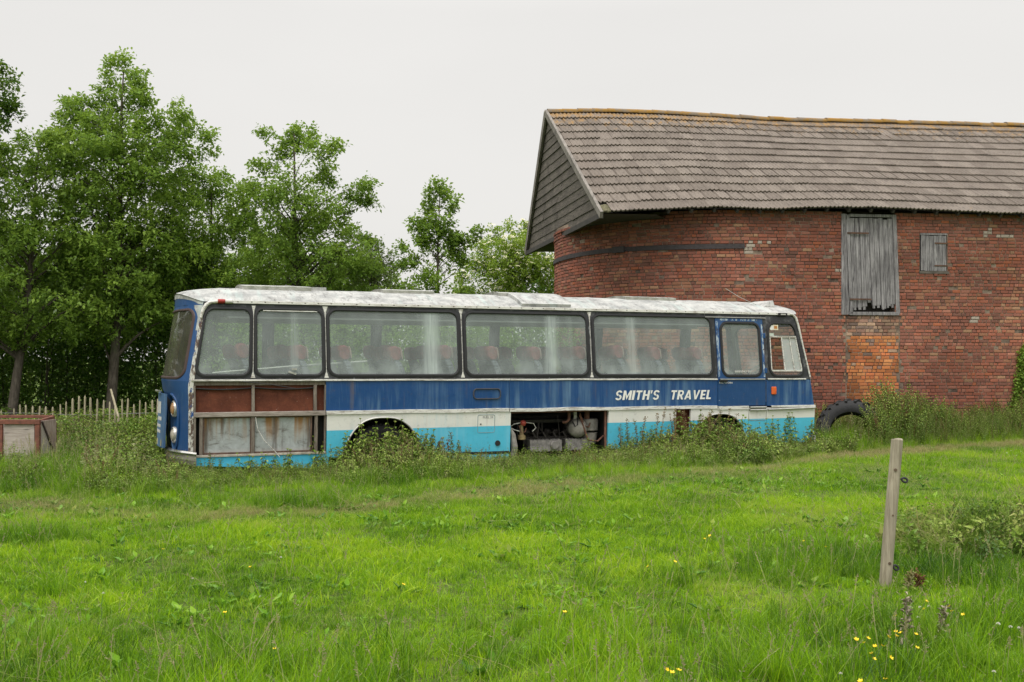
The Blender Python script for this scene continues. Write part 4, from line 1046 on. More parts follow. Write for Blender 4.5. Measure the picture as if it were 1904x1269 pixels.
    text("small_lettering", "EMERGENCY EXIT", 9.97, 1.585, 0.05, 0.006, lettering)
    text("small_lettering", "FUEL 24", 4.80, 0.80, 0.055, 0.009, m_simple("grey_lettering", (0.33, 0.33, 0.34), 0.6))

    # ---- exposed framework behind the missing tail panel
    for a, b in ((0.10, 0.935), (0.965, 1.90)):
        mb = MB(); mb.grid(lambda s, z: S(s, z, -0.07 + 0.006*mnoise.noise(Vector((s*3, z*3, 5)))), xs(a, b, 0.1), xs(0.965, 1.385, 0.1)); Z(mb, "inner_board", brown)
    mb = MB(); mb.grid(lambda s, z: S(s, z, -0.09), xs(1.90, 2.10, 0.1), [0.965, 1.39]); Z(mb, "inner_board", brown)
    for a, b in ((0.225, 0.915), (0.985, 1.86)):
        mb = MB(); mb.grid(lambda s, z: S(s, z, -0.05 + 0.01*mnoise.noise(Vector((s*2.4, z*2.4, 11)))), xs(a, b, 0.07), xs(0.335, 0.885, 0.06)); Z(mb, "inner_sheet", sheet, smooth=True)
        fr_ = MB()
        for (s0, z0), (s1, z1) in (((a-.02, .325), (b+.02, .325)), ((a-.02, .89), (b+.02, .89)), ((a-.01, .325), (a-.01, .89)), ((b+.01, .325), (b+.01, .89))):
            fr_.bar(S(s0, z0, -0.035), S(s1, z1, -0.035), 0.02, 0.03)
        Z(fr_, "sheet_frame", m_simple("rusty_angle", (0.12, 0.075, 0.055), 0.85, 0, 0.5, 20))
    mb = MB(); mb.hexa([S(0.06, 0.895, -0.06), S(2.095, 0.895, -0.06), S(2.095, 0.895, 0.012), S(0.06, 0.895, 0.012), S(0.06, 0.97, -0.06), S(2.095, 0.97, -0.06), S(2.095, 0.97, 0.012), S(0.06, 0.97, 0.012)]); Z(mb, "frame_beam", wood, bevel=0.008)
    mb = MB(); mb.hexa([S(0.06, 1.385, -0.08), S(2.095, 1.385, -0.08), S(2.095, 1.385, -0.03), S(0.06, 1.385, -0.03), S(0.06, 1.446, -0.08), S(2.095, 1.446, -0.08), S(2.095, 1.446, -0.03), S(0.06, 1.446, -0.03)]); Z(mb, "frame_beam", woodv)
    def post(s, w, z0, z1, o0, o1, mat=woodv):
        mb = MB(); mb.hexa([S(s, z0, o0), S(s+w, z0, o0), S(s+w, z0, o1), S(s, z0, o1), S(s, z1, o0), S(s+w, z1, o0), S(s+w, z1, o1), S(s, z1, o1)]); Z(mb, "frame_post", mat, bevel=0.005)
    post(0.062, 0.035, 0.3, 0.894, -0.06, 0.0); post(0.15, 0.05, 0.31, 0.894, -0.055, -0.01); post(0.93, 0.05, 0.31, 0.894, -0.06, -0.01); post(1.92, 0.05, 0.30, 0.894, -0.06, 0.0)
    post(0.062, 0.03, 0.971, 1.384, -0.06, 0.0); post(0.935, 0.045, 0.971, 1.384, -0.065, -0.015); post(1.905, 0.05, 0.971, 1.384, -0.065, -0.01); post(2.08, 0.02, 0.28, 1.384, -0.07, 0.004)
    rail("sill_rail", 0.10, 2.10, 0.275, 0.312, 0.02, m_simple("pale_sill", (0.42, 0.38, 0.32), 0.7, 0, 0.4, 12))
    mb = MB(); mb.tube([S(s, 1.345 - 0.025*abs(math.sin(s*3.2)), -0.045) for s in xs(0.1, 1.95, 0.06)], 0.012, 6); Z(mb, "cable", rubber)
    mb = MB(); mb.tube([S(0.78, 1.445, 0.02), S(1.2, 1.40, 0.05), S(1.62, 1.33, 0.03)], 0.006, 5); Z(mb, "loose_strip", rubber)
    mb = MB(); mb.tube([S(0.99, 0.88, 0.01), S(1.02, 0.7, 0.02), S(1.12, 0.52, 0.03), S(1.3, 0.33, 0.05), S(1.36, 0.25, 0.06)], 0.006, 5); Z(mb, "loose_wire", trimm)
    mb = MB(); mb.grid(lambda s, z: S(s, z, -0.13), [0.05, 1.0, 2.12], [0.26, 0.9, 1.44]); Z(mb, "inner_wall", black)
    # missing flap before the front wheel
    mb = MB(); mb.grid(lambda s, z: S(s, z, -0.10), [8.62, 9.02], [0.2, 0.92]); Z(mb, "inner_board", brown)

    # ---- floor, ceiling, racks, seats
    mb = MB(); mb.box(0.15, 11.6, 0.07, CW-0.07, 0.955, 0.99); Z(mb, "floor", floorm)
    mb = MB(); mb.box(2.12, 11.8, 0.035, 0.05, 0.99, 1.46); mb.box(0.05, 11.8, CW-0.05, CW-0.035, 0.99, 1.46); Z(mb, "inner_lining", inter)
    mb = MB(); mb.grid(lambda s, m: (s, CW/2 + m*(CW/2 - 0.14), 2.66 + 0.18*(1 - abs(m)**2.5)), [0.2, 3, 6, 9, 11.4], list(np.linspace(-1, 1, 13))); Z(mb, "ceiling", ceil)
    for y0, y1 in ((0.16, 0.52), (CW-0.52, CW-0.16)):
        mb = MB(); mb.box(0.6, 10.4, y0, y1, 2.46, 2.485); mb.box(0.6, 10.4, (y1-0.02) if y0 < 1 else y0, y1 if y0 < 1 else y0+0.02, 2.485, 2.545)
        Z(mb, "luggage_rack", inter)
    fab = m_simple("seat_moquette", (0.16, 0.17, 0.21), 0.9, 0, 0.4, 25); red = m_simple("headrest_cloth", (0.25, 0.065, 0.066), 0.8, 0, 0.3, 14); tan = m_simple("headrest_tan", (0.46, 0.31, 0.28), 0.8, 0, 0.2, 14)
    def seat_mesh():
        b = MB()
        def ring(s0, s1, z, w): return [(s0, -w, z), (s1, -w, z), (s1, w, z), (s0, w, z)]
        b.box(0.0, 0.46, -0.21, 0.21, 1.27, 1.40)
        prof = [(1.30, -0.02, 0.10, .21), (1.5, -0.06, 0.05, .21), (1.7, -0.12, -0.01, .205), (1.80, -0.155, -0.05, .17), (1.845, -0.165, -0.075, .12)]
        for p0, p1 in zip(prof[:-1], prof[1:]): b.hexa(ring(p0[1], p0[2], p0[0], p0[3]) + ring(p1[1], p1[2], p1[0], p1[3]))
        b.box(0.1, 0.38, -0.14, 0.14, 0.99, 1.27)
        return b
    def head_mesh():
        h = MB(); h.hexa([(-0.23, -.14, 1.81), (-0.05, -.14, 1.81), (-0.05, .14, 1.81), (-0.23, .14, 1.81), (-0.245, -.15, 1.945), (-0.06, -.15, 1.945), (-0.06, .15, 1.945), (-0.245, .15, 1.945)])
        h.hexa([(-0.245, -.15, 1.9452), (-0.06, -.15, 1.9452), (-0.06, .15, 1.9452), (-0.245, .15, 1.9452), (-0.22, -.12, 2.045), (-0.09, -.12, 2.045), (-0.09, .12, 2.045), (-0.22, .12, 2.045)])
        return h
    hm = MB()
    for q in range(13):   # rounded pad: oval seen from the side
        pass
    seat0 = None
    sm = seat_mesh().build("seat", fab, root, bevel=0.03)
    # headrest: soft-edged pad with a pale front panel and side wings
    def pad(x0, x1, hw, z0, z1, n=2.6, nn=24, k=9):
        m = MB(); rows = []
        for i in range(k):
            f = -1 + 2*i/(k-1); sc = max(0.02, 1 - abs(f)**4)**0.5*0.18 + 0.82 if abs(f) < 1 else 0.80
            yy = f*hw; row = []
            for j in range(nn):
                a = 2*math.pi*j/nn; ca, sa = math.cos(a), math.sin(a)
                u = math.copysign(abs(ca)**(2/n), ca)*sc; v = math.copysign(abs(sa)**(2/n), sa)*sc
                row.append(((x0+x1)/2 + u*(x1-x0)/2 - 0.12*(v*(z1-z0)/2), yy, (z0+z1)/2 + v*(z1-z0)/2))
            rows.append(row)
        for a, b in zip(rows[:-1], rows[1:]): m.strip(a, b)
        m.add(rows[0], [tuple(range(nn-1, -1, -1))]); m.add(rows[-1], [tuple(range(nn))]); return m
    hd = pad(-0.235, -0.03, 0.165, 1.80, 2.06).build("headrest", red, sm, smooth=True, sharp=60)
    pn = pad(-0.035, -0.005, 0.13, 1.82, 2.04).build("headrest_cover", tan, sm, smooth=True, sharp=60)
    first = True
    for k in range(12):
        s = 0.95 + k*0.845
        for n_ in (0.36, 0.82, 1.64, 2.10):
            if n_ < 1 and k == 11: continue
            o = sm if first else copy_tree(sm, root); first = False
            o.location = (s + rng.uniform(-0.02, 0.02), n_, rng.uniform(-0.02, 0.02)); o.rotation_euler = (0, rng.uniform(-0.03, 0.03), 0)
    # driver's bits: wheel and dash
    mb = MB(); c = Vector((11.0, 0.62, 1.62)); ax = Vector((-0.5, 0, 0.85)).normalized(); e1 = ax.cross(Vector((0, 1, 0))).normalized(); e2 = ax.cross(e1)
    mb.loop([c + (e1*math.cos(a) + e2*math.sin(a))*0.24 for a in np.linspace(0, 2*math.pi, 28, endpoint=False)], 0.016, 6); mb.tube([c, c - ax*0.5], 0.025, 6); mb.bar(c - e1*0.23, c + e1*0.23, 0.03, 0.02); Z(mb, "steering_wheel", black, smooth=True)
    mb = MB(); mb.box(11.15, 11.6, 0.12, CW-0.12, 0.99, 1.45); Z(mb, "dashboard", black, bevel=0.05)
    mb = MB(); mb.tube([(0.35, 0.12, 1.60), (1.6, 0.25, 1.70), (2.85, 0.30, 1.78)], 0.018, 6); Z(mb, "hand_rail", alu)

    # ---- underframe, wheels, engine
    mb = MB(); mb.box(0.3, 5.2, 0.9, 1.7, 0.22, 0.86); mb.box(5.2, 11.5, 1.25, 1.8, 0.2, 0.86); mb.box(0.1, 11.7, 0.06, CW-0.06, 0.90, 0.953)
    for a, b in ((2.13, 2.30), (3.8, 5.30), (7.26, 8.6), (10.35, 11.6)): mb.box(a, b, 0.09, 0.8, 0.23, 0.89)
    Z(mb, "underframe", black)
    tyre = m_simple("old_tyre_rubber", (0.022, 0.022, 0.023), 0.85, 0, 0.35, 12, 0.3)
    def wheel(s, y0, out):
        mb = MB(); ax = (0, -1, 0) if out < 0 else (0, 1, 0)
        mb.lathe([(0, 0.30), (-0.02, 0.40), (0.01, 0.475), (0.05, 0.495), (0.17, 0.495), (0.21, 0.475), (0.235, 0.40), (0.21, 0.29), (0.1, 0.27)], (s, y0, 0.235), ax, 40)
        for k in range(48):
            a = 2*math.pi*k/48; c = Vector((s + math.cos(a)*0.495, y0, 0.235 + math.sin(a)*0.495)); dr_ = Vector((math.cos(a), 0, math.sin(a))); tg = Vector((-math.sin(a), 0, math.cos(a)))
            axv = Vector(ax); mb.hexa([c + tg*i*0.018 + axv*j + dr_*h for h in (-0.01, 0.012) for i, j in ((-1, 0.03), (1, 0.03), (1, 0.19), (-1, 0.19))])
        w = Z(mb, "wheel", tyre, smooth=True, sharp=30)
        mb = MB(); mb.lathe([(0.1, 0.28), (0.18, 0.285), (0.2, 0.26), (0.13, 0.22), (0.09, 0.16), (0.09, 0.09), (0.16, 0.08), (0.17, 0.0)], (s, y0, 0.235), ax, 28)
        for k in range(8): a = 2*math.pi*k/8; mb.lathe([(0.09, 0.016), (0.125, 0.014)], (s + 0.125*math.cos(a), y0, 0.235 + 0.125*math.sin(a)), ax, 6)
        Z(mb, "rim", m_simple("rim_steel", (0.16, 0.13, 0.11), 0.7, 0.3, 0.5, 10), w, smooth=True, sharp=30)
    for s in (3.05, 9.64):
        wheel(s, 0.36, -1); wheel(s, CW - 0.36, 1)
    grime = m_simple("oily_iron", (0.04, 0.034, 0.03), 0.6, 0.4, 0.6, 14, 0.4); grey = m_simple("cast_aluminium", (0.25, 0.235, 0.22), 0.55, 0.3, 0.5, 12, 0.3); tank = m_simple("dirty_tank_paint", (0.27, 0.25, 0.225), 0.5, 0, 0.4, 9, 0.2); rusty = m_simple("rusty_pipe", (0.16, 0.075, 0.05), 0.85, 0, 0.5, 18)
    eg = MB(); eg.box(5.75, 7.1, 0.45, 1.1, 0.12, 0.42)
    for k in range(6): eg.lathe([(0, 0.07), (0.1, 0.07), (0.13, 0.05)], (5.85 + k*0.2, 0.55 + 0.06*(k % 2), 0.42), (0.1*(k % 3 - 1), -0.2, 1), 10); eg.tube([(5.85 + k*0.2, 0.5, 0.46), (5.9 + k*0.2, 0.36, 0.50), (5.95 + k*0.2, 0.34, 0.40)], 0.022, 6)
    eg.tube([(5.4, 0.9, 0.78), (6.2, 0.85, 0.74), (6.9, 0.8, 0.80)], 0.07, 8); eg.box(5.35, 7.15, 0.55, 1.15, 0.66, 0.72); eg.box(5.6, 6.5, 0.35, 0.8, -0.02, 0.11)
    engine = Z(eg, "engine", grime, bevel=0.008)
    for a, b in ((5.80, 6.42), (6.50, 7.0)):
        cv = MB(); n = 26; sc_ = [(lerp(a, b, i/n), 0.0) for i in range(n+1)]
        top = [(x, 0.26, 0.375 + 0.012*math.sin(i*1.9)) for i, (x, _) in enumerate(sc_)]; bot = [(x, 0.24, 0.175 + 0.012*math.sin(i*1.9 + 1)) for i, (x, _) in enumerate(sc_)]
        cv.strip(top, bot, False); cv.strip(top, [(x, 0.46, z) for x, y, z in top], False); cv.strip(bot, [(x, 0.46, z) for x, y, z in bot], False)
        for q in (0, n): cv.add([top[q], bot[q], (bot[q][0], .46, bot[q][2]), (top[q][0], .46, top[q][2])], [(0, 1, 2, 3)])
        if a < 6: cv.lathe([(-0.02, 0.085), (0.03, 0.085), (0.04, 0.07)], (6.27, 0.25, 0.275), (0, -1, 0), 20); cv.lathe([(0.0, 0.065), (0.045, 0.065)], (6.27, 0.25, 0.275), (0, -1, 0), 20)
        Z(cv, "rocker_cover", grey, engine, smooth=True, sharp=40)
    mb = MB(); q = (5.58, 0.2, 0.45); mb.lathe([(0, 0.07), (0.06, 0.075), (0.09, 0.04), (0.2, 0.035), (0.26, 0.035)], (5.62, 0.22, 0.40), (-0.03, 0, 1), 14); Z(mb, "filler_neck", m_simple("brass_filler", (0.33, 0.25, 0.13), 0.5, 0.4, 0.3), engine, smooth=True)
    mb = MB(); mb.lathe([(0, 0.05), (0.05, 0.055), (0.07, 0.03)], (5.63, 0.2, 0.665), (0.2, -0.5, 1), 12); Z(mb, "filler_cap", m_simple("red_cap", (0.42, 0.07, 0.05), 0.5), engine, smooth=True)
    mb = MB(); mb.tube([(5.62, .2, .70), (5.45, .15, .68), (5.36, .14, .63), (5.44, .13, .58), (5.55, .14, .55)], 0.008, 5); mb.tube([(5.68, .2, .7), (5.82, .15, .68), (5.86, .14, .6), (5.8, .16, .54)], 0.008, 5); Z(mb, "hose", trimm, engine)
    mb = MB(); prof = [(-0.42, 0.0)] + [(-0.30 - 0.12*math.cos(a), 0.165*math.sin(a)) for a in np.linspace(0.2, math.pi/2, 6)] + [(0.30, 0.165)] + [(0.30 + 0.06*math.sin(a), 0.165*math.cos(a)) for a in np.linspace(0.3, math.pi/2, 5)]
    mb.lathe([(0.0, 0.0)] + [(0.11 - 0.11*math.cos(a), 0.175*math.sin(a)) for a in np.linspace(0.25, math.pi/2, 7)] + [(0.55, 0.175), (0.62, 0.1)], (6.72, 0.16, 0.57), (0.25, 1, 0), 26); Z(mb, "air_tank", tank, smooth=True, sharp=60)
    mb = MB(); mb.lathe([(0, 0.09), (0.02, 0.155), (0.2, 0.165), (0.225, 0.155), (0.24, 0.10)], (7.03, 0.36, 0.50), (0, 0, 1), 26); mb.lathe([(0, 0.12), (0.2, 0.15)], (7.03, 0.36, 0.28), (0, 0, 1), 20); Z(mb, "air_cleaner", tank, smooth=True, sharp=40)
    for i in range(9):     # perished hoses and wires hanging in the bay
        a = rng.uniform(5.45, 6.9); b = a + rng.uniform(-0.5, 0.5); mb = MB(); z0, z1 = rng.uniform(0.6, 0.86), rng.uniform(0.3, 0.7); y_ = rng.uniform(0.16, 0.5)
        mb.tube([(a, y_, z0), (lerp(a, b, .3), y_ - .05, min(z0, z1) - .06), (lerp(a, b, .7), y_ - .05, min(z0, z1) - .09), (b, y_, z1)], rng.uniform(0.006, 0.02), 6); Z(mb, "hose", (rubber, rusty, grime)[i % 3], engine, smooth=True)
    for s, r_, mt in ((6.71, 0.035, trimm), (6.95, 0.05, rusty)):
        mb = MB(); mb.tube([(s, 0.3, 0.9), (s, 0.3, 0.70)], r_, 10); Z(mb, "pipe", mt, smooth=True, sharp=50)
    mb = MB(); mb.tube([(6.55, 0.22, 0.86), (6.54, 0.2, 0.74), (6.5, 0.2, 0.69), (6.44, 0.25, 0.68)], 0.026, 8); Z(mb, "pipe", rusty, smooth=True, sharp=50)
    mb = MB(); mb.bar((7.2, 0.06, 0.2), (7.2, 0.06, 0.89), 0.035, 0.03, up=(0, 1, 0)); mb.bar((5.33, 0.06, 0.885), (7.2, 0.06, 0.885), 0.03, 0.02); Z(mb, "bay_frame", rusty)
    mb = MB(); mb.tube([(5.35, 0.10, 0.62), (5.40, 0.1, 0.5), (5.43, 0.1, 0.3), (5.42, 0.1, 0.1)], [0.02, 0.05, 0.06, 0.06], 8); Z(mb, "silencer", tank, smooth=True)
    return root
coach()
# ------------------------------------------------------------------ trees
def mesh_np(name, V, Fc, rnd=None, extra=None):
    """V (n,3), Fc (m,k) fixed-size faces"""
    me = bpy.data.meshes.new(name); n, m, k = len(V), len(Fc), Fc.shape[1]
    me.vertices.add(n); me.vertices.foreach_set("co", np.asarray(V, dtype=np.float32).ravel())
    me.loops.add(m*k); me.loops.foreach_set("vertex_index", np.asarray(Fc, dtype=np.int32).ravel())
    me.polygons.add(m); me.polygons.foreach_set("loop_start", np.arange(0, m*k, k, dtype=np.int32)); me.polygons.foreach_set("loop_total", np.full(m, k, dtype=np.int32))
    if rnd is not None:
        a = me.attributes.new("rnd", 'FLOAT', 'POINT'); a.data.foreach_set("value", np.asarray(rnd, dtype=np.float32))
    for nm, val in (extra or {}).items():
        if val.ndim == 1: a = me.attributes.new(nm, 'FLOAT', 'POINT'); a.data.foreach_set("value", val.astype(np.float32))
        else: a = me.color_attributes.new(nm, 'FLOAT_COLOR', 'POINT'); a.data.foreach_set("color", np.c_[val, np.ones(len(val))].astype(np.float32).ravel())
    me.update(); me.validate(); return me

def leaves(P, D, size, wid=0.55, fold=0.25, droop=0.35):
    """P base points, D directions, size array -> vertices and triangles of folded leaves"""
    n = len(P); D = D/np.linalg.norm(D, axis=1, keepdims=True)
    up = np.tile([0, 0, 1.0], (n, 1)) + rng.normal(0, 0.45, (n, 3))
    Sd = np.cross(D, up); Sd /= np.linalg.norm(Sd, axis=1, keepdims=True) + 1e-9
    N = np.cross(Sd, D); s = size[:, None]
    base = P; mid = P + D*s*0.5; tip = P + D*s - np.array([0, 0, 1])*s*droop*0.4
    l = mid + Sd*s*wid*0.5 + N*s*fold*0.3; r = mid - Sd*s*wid*0.5 + N*s*fold*0.3
    V = np.stack([base, l, tip, r], 1).reshape(-1, 3); b = np.arange(n)[:, None]*4
    F = np.concatenate([b + [0, 1, 2], b + [0, 2, 3]], 0)
    return V, F

def poly_dist(pts, poly):
    """signed distance (inside positive) of points (n,2) to a polygon"""
    poly = np.asarray(poly, float); n = len(poly); d = np.full(len(pts), 1e9); ins = np.zeros(len(pts), bool)
    for i in range(n):
        a, b = poly[i], poly[(i+1) % n]; ab = b - a
        t = np.clip(((pts - a) @ ab)/(ab @ ab), 0, 1); q = a + t[:, None]*ab; d = np.minimum(d, np.hypot(*(pts - q).T))
        c = ((a[1] > pts[:, 1]) != (b[1] > pts[:, 1])) & (pts[:, 0] < (b[0]-a[0])*(pts[:, 1]-a[1])/(b[1]-a[1] + 1e-12) + a[0]); ins ^= c
    return np.where(ins, d, -d)

bark = None
def m_bark():
    t = NT("bark"); p = t.coord(); f = t.noise(t.map(p, (7, 7, 2)), 3, 6, 0.7)
    c = t.mix(t.rng(f, 0.35, 0.68), (0.055, 0.045, 0.037), (0.15, 0.13, 0.105))
    c = t.mix(t.rng(t.noise(p, 4, 5), 0.55, 0.7, 0, .5), c, (0.07, 0.09, 0.04))
    return t.done(t.bsdf(c, 0.9, 0, t.bump(f, 0.7, 0.02), 0.15))

def tree(name, label, cat, poly, d, base, mat, dens=38, lsize=0.10, thick=1.0, trunk_r=0.11, top=None, lpS=9, spread=0.13, gaps=0.0, group=None, flowers=None, lean_pts=None, limbs=26, minz=None, twig=0.0):
    """poly: crown outline in photo pixels, seen at distance d; the crown is as deep as it is wide"""
    W = np.array([[(x - 952)/F_PX*d, EYE - (y - HOR)/F_PX*d] for x, y in poly]); lo, hi = W.min(0), W.max(0)
    half = (hi[0]-lo[0])/2
    bx, by = base; bz = ground_z(bx, by) - 0.1
    n = int((hi[0]-lo[0])*(hi[1]-lo[1])*2.6*thick*70)
    P2 = np.c_[rng.uniform(lo[0], hi[0], n), rng.uniform(lo[1], hi[1], n)]
    sd = poly_dist(P2, W); keep = sd > 0.02; P2, sd = P2[keep], sd[keep]
    hw = np.sqrt(np.minimum(sd, 1.6)*1.6)*thick                 # crown is thin near its outline, deep in the middle
    y = rng.uniform(-1, 1, len(P2)); ok = rng.uniform(0, 1, len(P2)) < np.clip(hw/1.6, 0.22, 1)
    P = np.c_[P2[:, 0], d + y*hw, P2[:, 1]][ok]; depthf = y[ok]
    if len(P) < 5: raise ValueError(name)
    nc = max(12, int((hi[0]-lo[0])*(hi[1]-lo[1])*thick*dens*0.15))
    P0 = P; C = P[rng.permutation(len(P))[:nc]]; rc = rng.uniform(0.22, 0.50, len(C))*min(1.0, 0.55 + half*0.25)
    sdc = poly_dist(C[:, [0, 2]], W); rc = np.minimum(rc, 0.12 + np.maximum(sdc, 0)*0.9)
    cen = W.mean(0); tips = []
    for q in W:                                                 # shoots that reach out to the outline
        for st in (0.14, 0.34):
            t_ = q + (cen - q)/np.linalg.norm(cen - q)*st; tips.append((t_[0], d + rng.uniform(-.25, .25), t_[1]))
    tips = np.array(tips); tips = tips[poly_dist(tips[:, [0, 2]], W) > 0.05]
    rt_ = np.full(len(tips), 0.17); C = np.concatenate([C, tips]); rc = np.concatenate([rc, rt_])
    P = []
    for c_, r_ in zip(C, rc):                                   # each clump a dome of leaf sprays
        k_ = int(7 + 66*r_*r_); dd = rng.normal(0, 1, (k_, 3)); dd[:, 2] += 0.45; dd /= np.linalg.norm(dd, axis=1, keepdims=True)
        P.append(c_ + dd*(r_*rng.uniform(0.45, 1.05, (k_, 1)))*np.array([1.1, 1.1, 0.8]))
    loose = P0[rng.permutation(len(P0))[:int(sum(map(len, P))*0.30)]]
    P = np.concatenate(P + [loose]); P = P[poly_dist(P[:, [0, 2]], W) > -0.04 - 0.05*rng.random(len(P))]
    if top is None: tx, tz = P[P[:, 2].argmax()][0], hi[1] - 0.15
    else: tx, tz = (top[0]-952)/F_PX*d, EYE - (top[1]-HOR)/F_PX*d - 0.25
    root = empty(name, (bx, by, bz)); tag(root, label, cat, group)
    off = np.array([bx, by, bz])
    mb = MB(); k = 14; tp = []
    for i in range(k + 1):
        f = i/k; w = 0.12*math.sin(f*5 + d)*f*(1-f)*2
        x_ = lerp(bx, tx, f**1.15) + w
        if lean_pts: x_ = interp(f, [q[0] for q in lean_pts], [q[1] for q in lean_pts])
        tp.append(Vector((x_, lerp(by, d, f) + 0.1*math.sin(f*4), lerp(bz, tz, f))))
    mb.tube([q - Vector(off) for q in tp], [trunk_r*(1.25 if i == 0 else 1)*(1 - 0.93*i/k) + 0.006 for i in range(k+1)], 10)
    idx = range(min(len(C), int(limbs*1.6))); lb = mb
    for j in idx:
        e = Vector(C[j]); f = max(0.12, min(0.92, (e.z - 0.35*abs(e.x - bx) - bz)/(tz - bz) - 0.06)); a = tp[0].lerp(tp[-1], 0)
        q = f*k; i0 = int(q); a = tp[i0].lerp(tp[min(k, i0+1)], q - i0); r0 = trunk_r*(1 - 0.93*f)*0.55
        m_ = a.lerp(e, 0.5) + Vector((rng.uniform(-.1, .1), rng.uniform(-.1, .1), 0.18*(e - a).length*0.6 - 0.05))
        pts = [a, a.lerp(m_, 0.5) + Vector((0, 0, 0.04)), m_, m_.lerp(e, 0.55) + Vector((0, 0, 0.05)), e]
        lb.tube([p - Vector(off) for p in pts], [r0, r0*0.8, r0*0.6, r0*0.35, 0.006], 6, False)
    if twig:
        for j in rng.permutation(len(P))[:int(len(P)*twig)]:
            e = Vector(P[j]); a = e + Vector((-0.35*(e.x-bx)/max(0.5, abs(e.x-bx)), rng.uniform(-.2, .2), -rng.uniform(0.2, 0.5)))
            lb.tube([a - Vector(off), a.lerp(e, 0.5) + Vector((.02, 0, .03)) - Vector(off), e - Vector(off)], [0.008, 0.006, 0.003], 4, False)
    lb.build("trunk", bark, root, smooth=True, sharp=None)
    # leaf sprays
    out = P - np.array([tx*0.5 + bx*0.5, d, 0]); out[:, 2] = 0.45*np.linalg.norm(out[:, :2], axis=1) + 0.25; out /= np.linalg.norm(out, axis=1, keepdims=True)
    out += rng.normal(0, 0.5, out.shape); out /= np.linalg.norm(out, axis=1, keepdims=True)
    m = lpS + 2; t = rng.uniform(-1, 1, (len(P), m, 1))
    LP = P[:, None, :] + out[:, None, :]*t*spread + rng.normal(0, spread*0.34, (len(P), m, 3))
    LD = out[:, None, :]*0.5 + rng.normal(0, 0.55, (len(P), m, 3)) + np.array([0, -0.12, -0.08])
    LP, LD = LP.reshape(-1, 3), LD.reshape(-1, 3); sz = rng.uniform(0.55, 1.4, len(LP))*lsize
    V, F = leaves(LP - off, LD, sz); rn = np.repeat(np.clip(np.repeat(rng.uniform(0, 1, len(P)), m)*0.5 + rng.uniform(0, 0.5, len(LP)), 0, 1), 4)
    me = mesh_np("crown", V, F, rn); link_mesh(me, "crown", mat, root)
    if flowers:
        cand = P[(P[:, 1] < d + 0.3)]; q = cand[rng.permutation(len(cand))[:flowers]]
        VV, FF = [], []; b = 0
        for c in q:
            c = c + np.array([0, -0.15, 0.1]); k2 = 9; rr = rng.uniform(0.05, 0.10); nn = np.array([rng.normal(0, .3), -0.5, 1.0]); nn /= np.linalg.norm(nn)
            for _ in range(10):
                o = rng.normal(0, 1, 3); o -= nn*(o@nn); o *= rr*rng.uniform(0.2, 1)/np.linalg.norm(o); s_ = 0.022
                pc = c + o + nn*rng.normal(0, 0.01) - off; a1 = np.cross(nn, [1, 0, 0]); a1 /= np.linalg.norm(a1); a2 = np.cross(nn, a1)
                VV += [pc + a1*s_, pc + a2*s_, pc - a1*s_, pc - a2*s_]; FF += [[b, b+1, b+2, b+3]]; b += 4
        me = mesh_np("blossom", np.array(VV), np.array(FF)); link_mesh(me, "blossom", m_simple("cream_blossom", (0.72, 0.68, 0.46), 0.8, var=0.15), root)
    return root

bark = m_bark()
g_mid = m_foliage("alder_leaf", (0.095, 0.18, 0.034), (0.21, 0.345, 0.055), (0.36, 0.50, 0.085), 0.52)
g_light = m_foliage("sallow_leaf", (0.11, 0.21, 0.034), (0.23, 0.375, 0.055), (0.38, 0.53, 0.085), 0.52)
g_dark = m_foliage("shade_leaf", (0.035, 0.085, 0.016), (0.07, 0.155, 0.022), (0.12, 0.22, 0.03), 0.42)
g_elder = m_foliage("elder_leaf", (0.15, 0.25, 0.035), (0.27, 0.40, 0.055), (0.42, 0.54, 0.09), 0.5)
g_grey = m_foliage("willow_leaf", (0.10, 0.17, 0.06), (0.18, 0.26, 0.09), (0.28, 0.36, 0.13), 0.4)

def gp(px, d): return ((px - 952)/F_PX*d, d)
# the big tree at the left, its neighbours, and the row carrying on behind the coach
tree("tall_tree", "tallest tree of the row, with a pointed crown, rising behind the picket fence", "tree",
     [(232,100),(262,125),(268,165),(275,190),(262,215),(300,208),(340,192),(358,210),(350,245),(335,265),(355,270),(385,250),(408,256),(398,285),(372,300),(350,330),(338,420),(335,520),(310,600),(240,650),(150,630),(110,540),(95,420),(60,335),(78,250),(108,235),(102,212),(128,188),(150,178),(185,163),(190,128),(205,106)],
     25.0, gp(203, 24.6), g_mid, 40, 0.105, 0.95, 0.13, top=(232, 115), limbs=40)
tree("leaning_tree", "leaning tree with a pale trunk at the picture's edge, behind the rusty crate", "tree",
     [(-70,235),(0,262),(45,250),(85,238),(130,290),(160,380),(185,470),(190,560),(150,640),(40,655),(-70,650)], 24.0, gp(18, 23.6), g_mid, 42, 0.105, 0.9, 0.12, top=(75, 260), limbs=26)
tree("dark_tree", "dark leaved tree mostly cut off by the picture's edge, above the leaning tree", "tree",
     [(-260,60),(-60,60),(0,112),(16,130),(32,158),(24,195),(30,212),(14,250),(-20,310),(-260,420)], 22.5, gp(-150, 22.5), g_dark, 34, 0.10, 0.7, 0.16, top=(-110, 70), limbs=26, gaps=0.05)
tree("round_tree", "lower light green tree filling the gap between the two tall crowns", "tree",
     [(285,360),(318,335),(345,318),(372,306),(410,314),(445,345),(480,400),(495,560),(330,600),(260,560),(265,440)], 26.5, gp(395, 26.5), g_light, 42, 0.10, 1.0, 0.10, top=(395, 330), limbs=22)
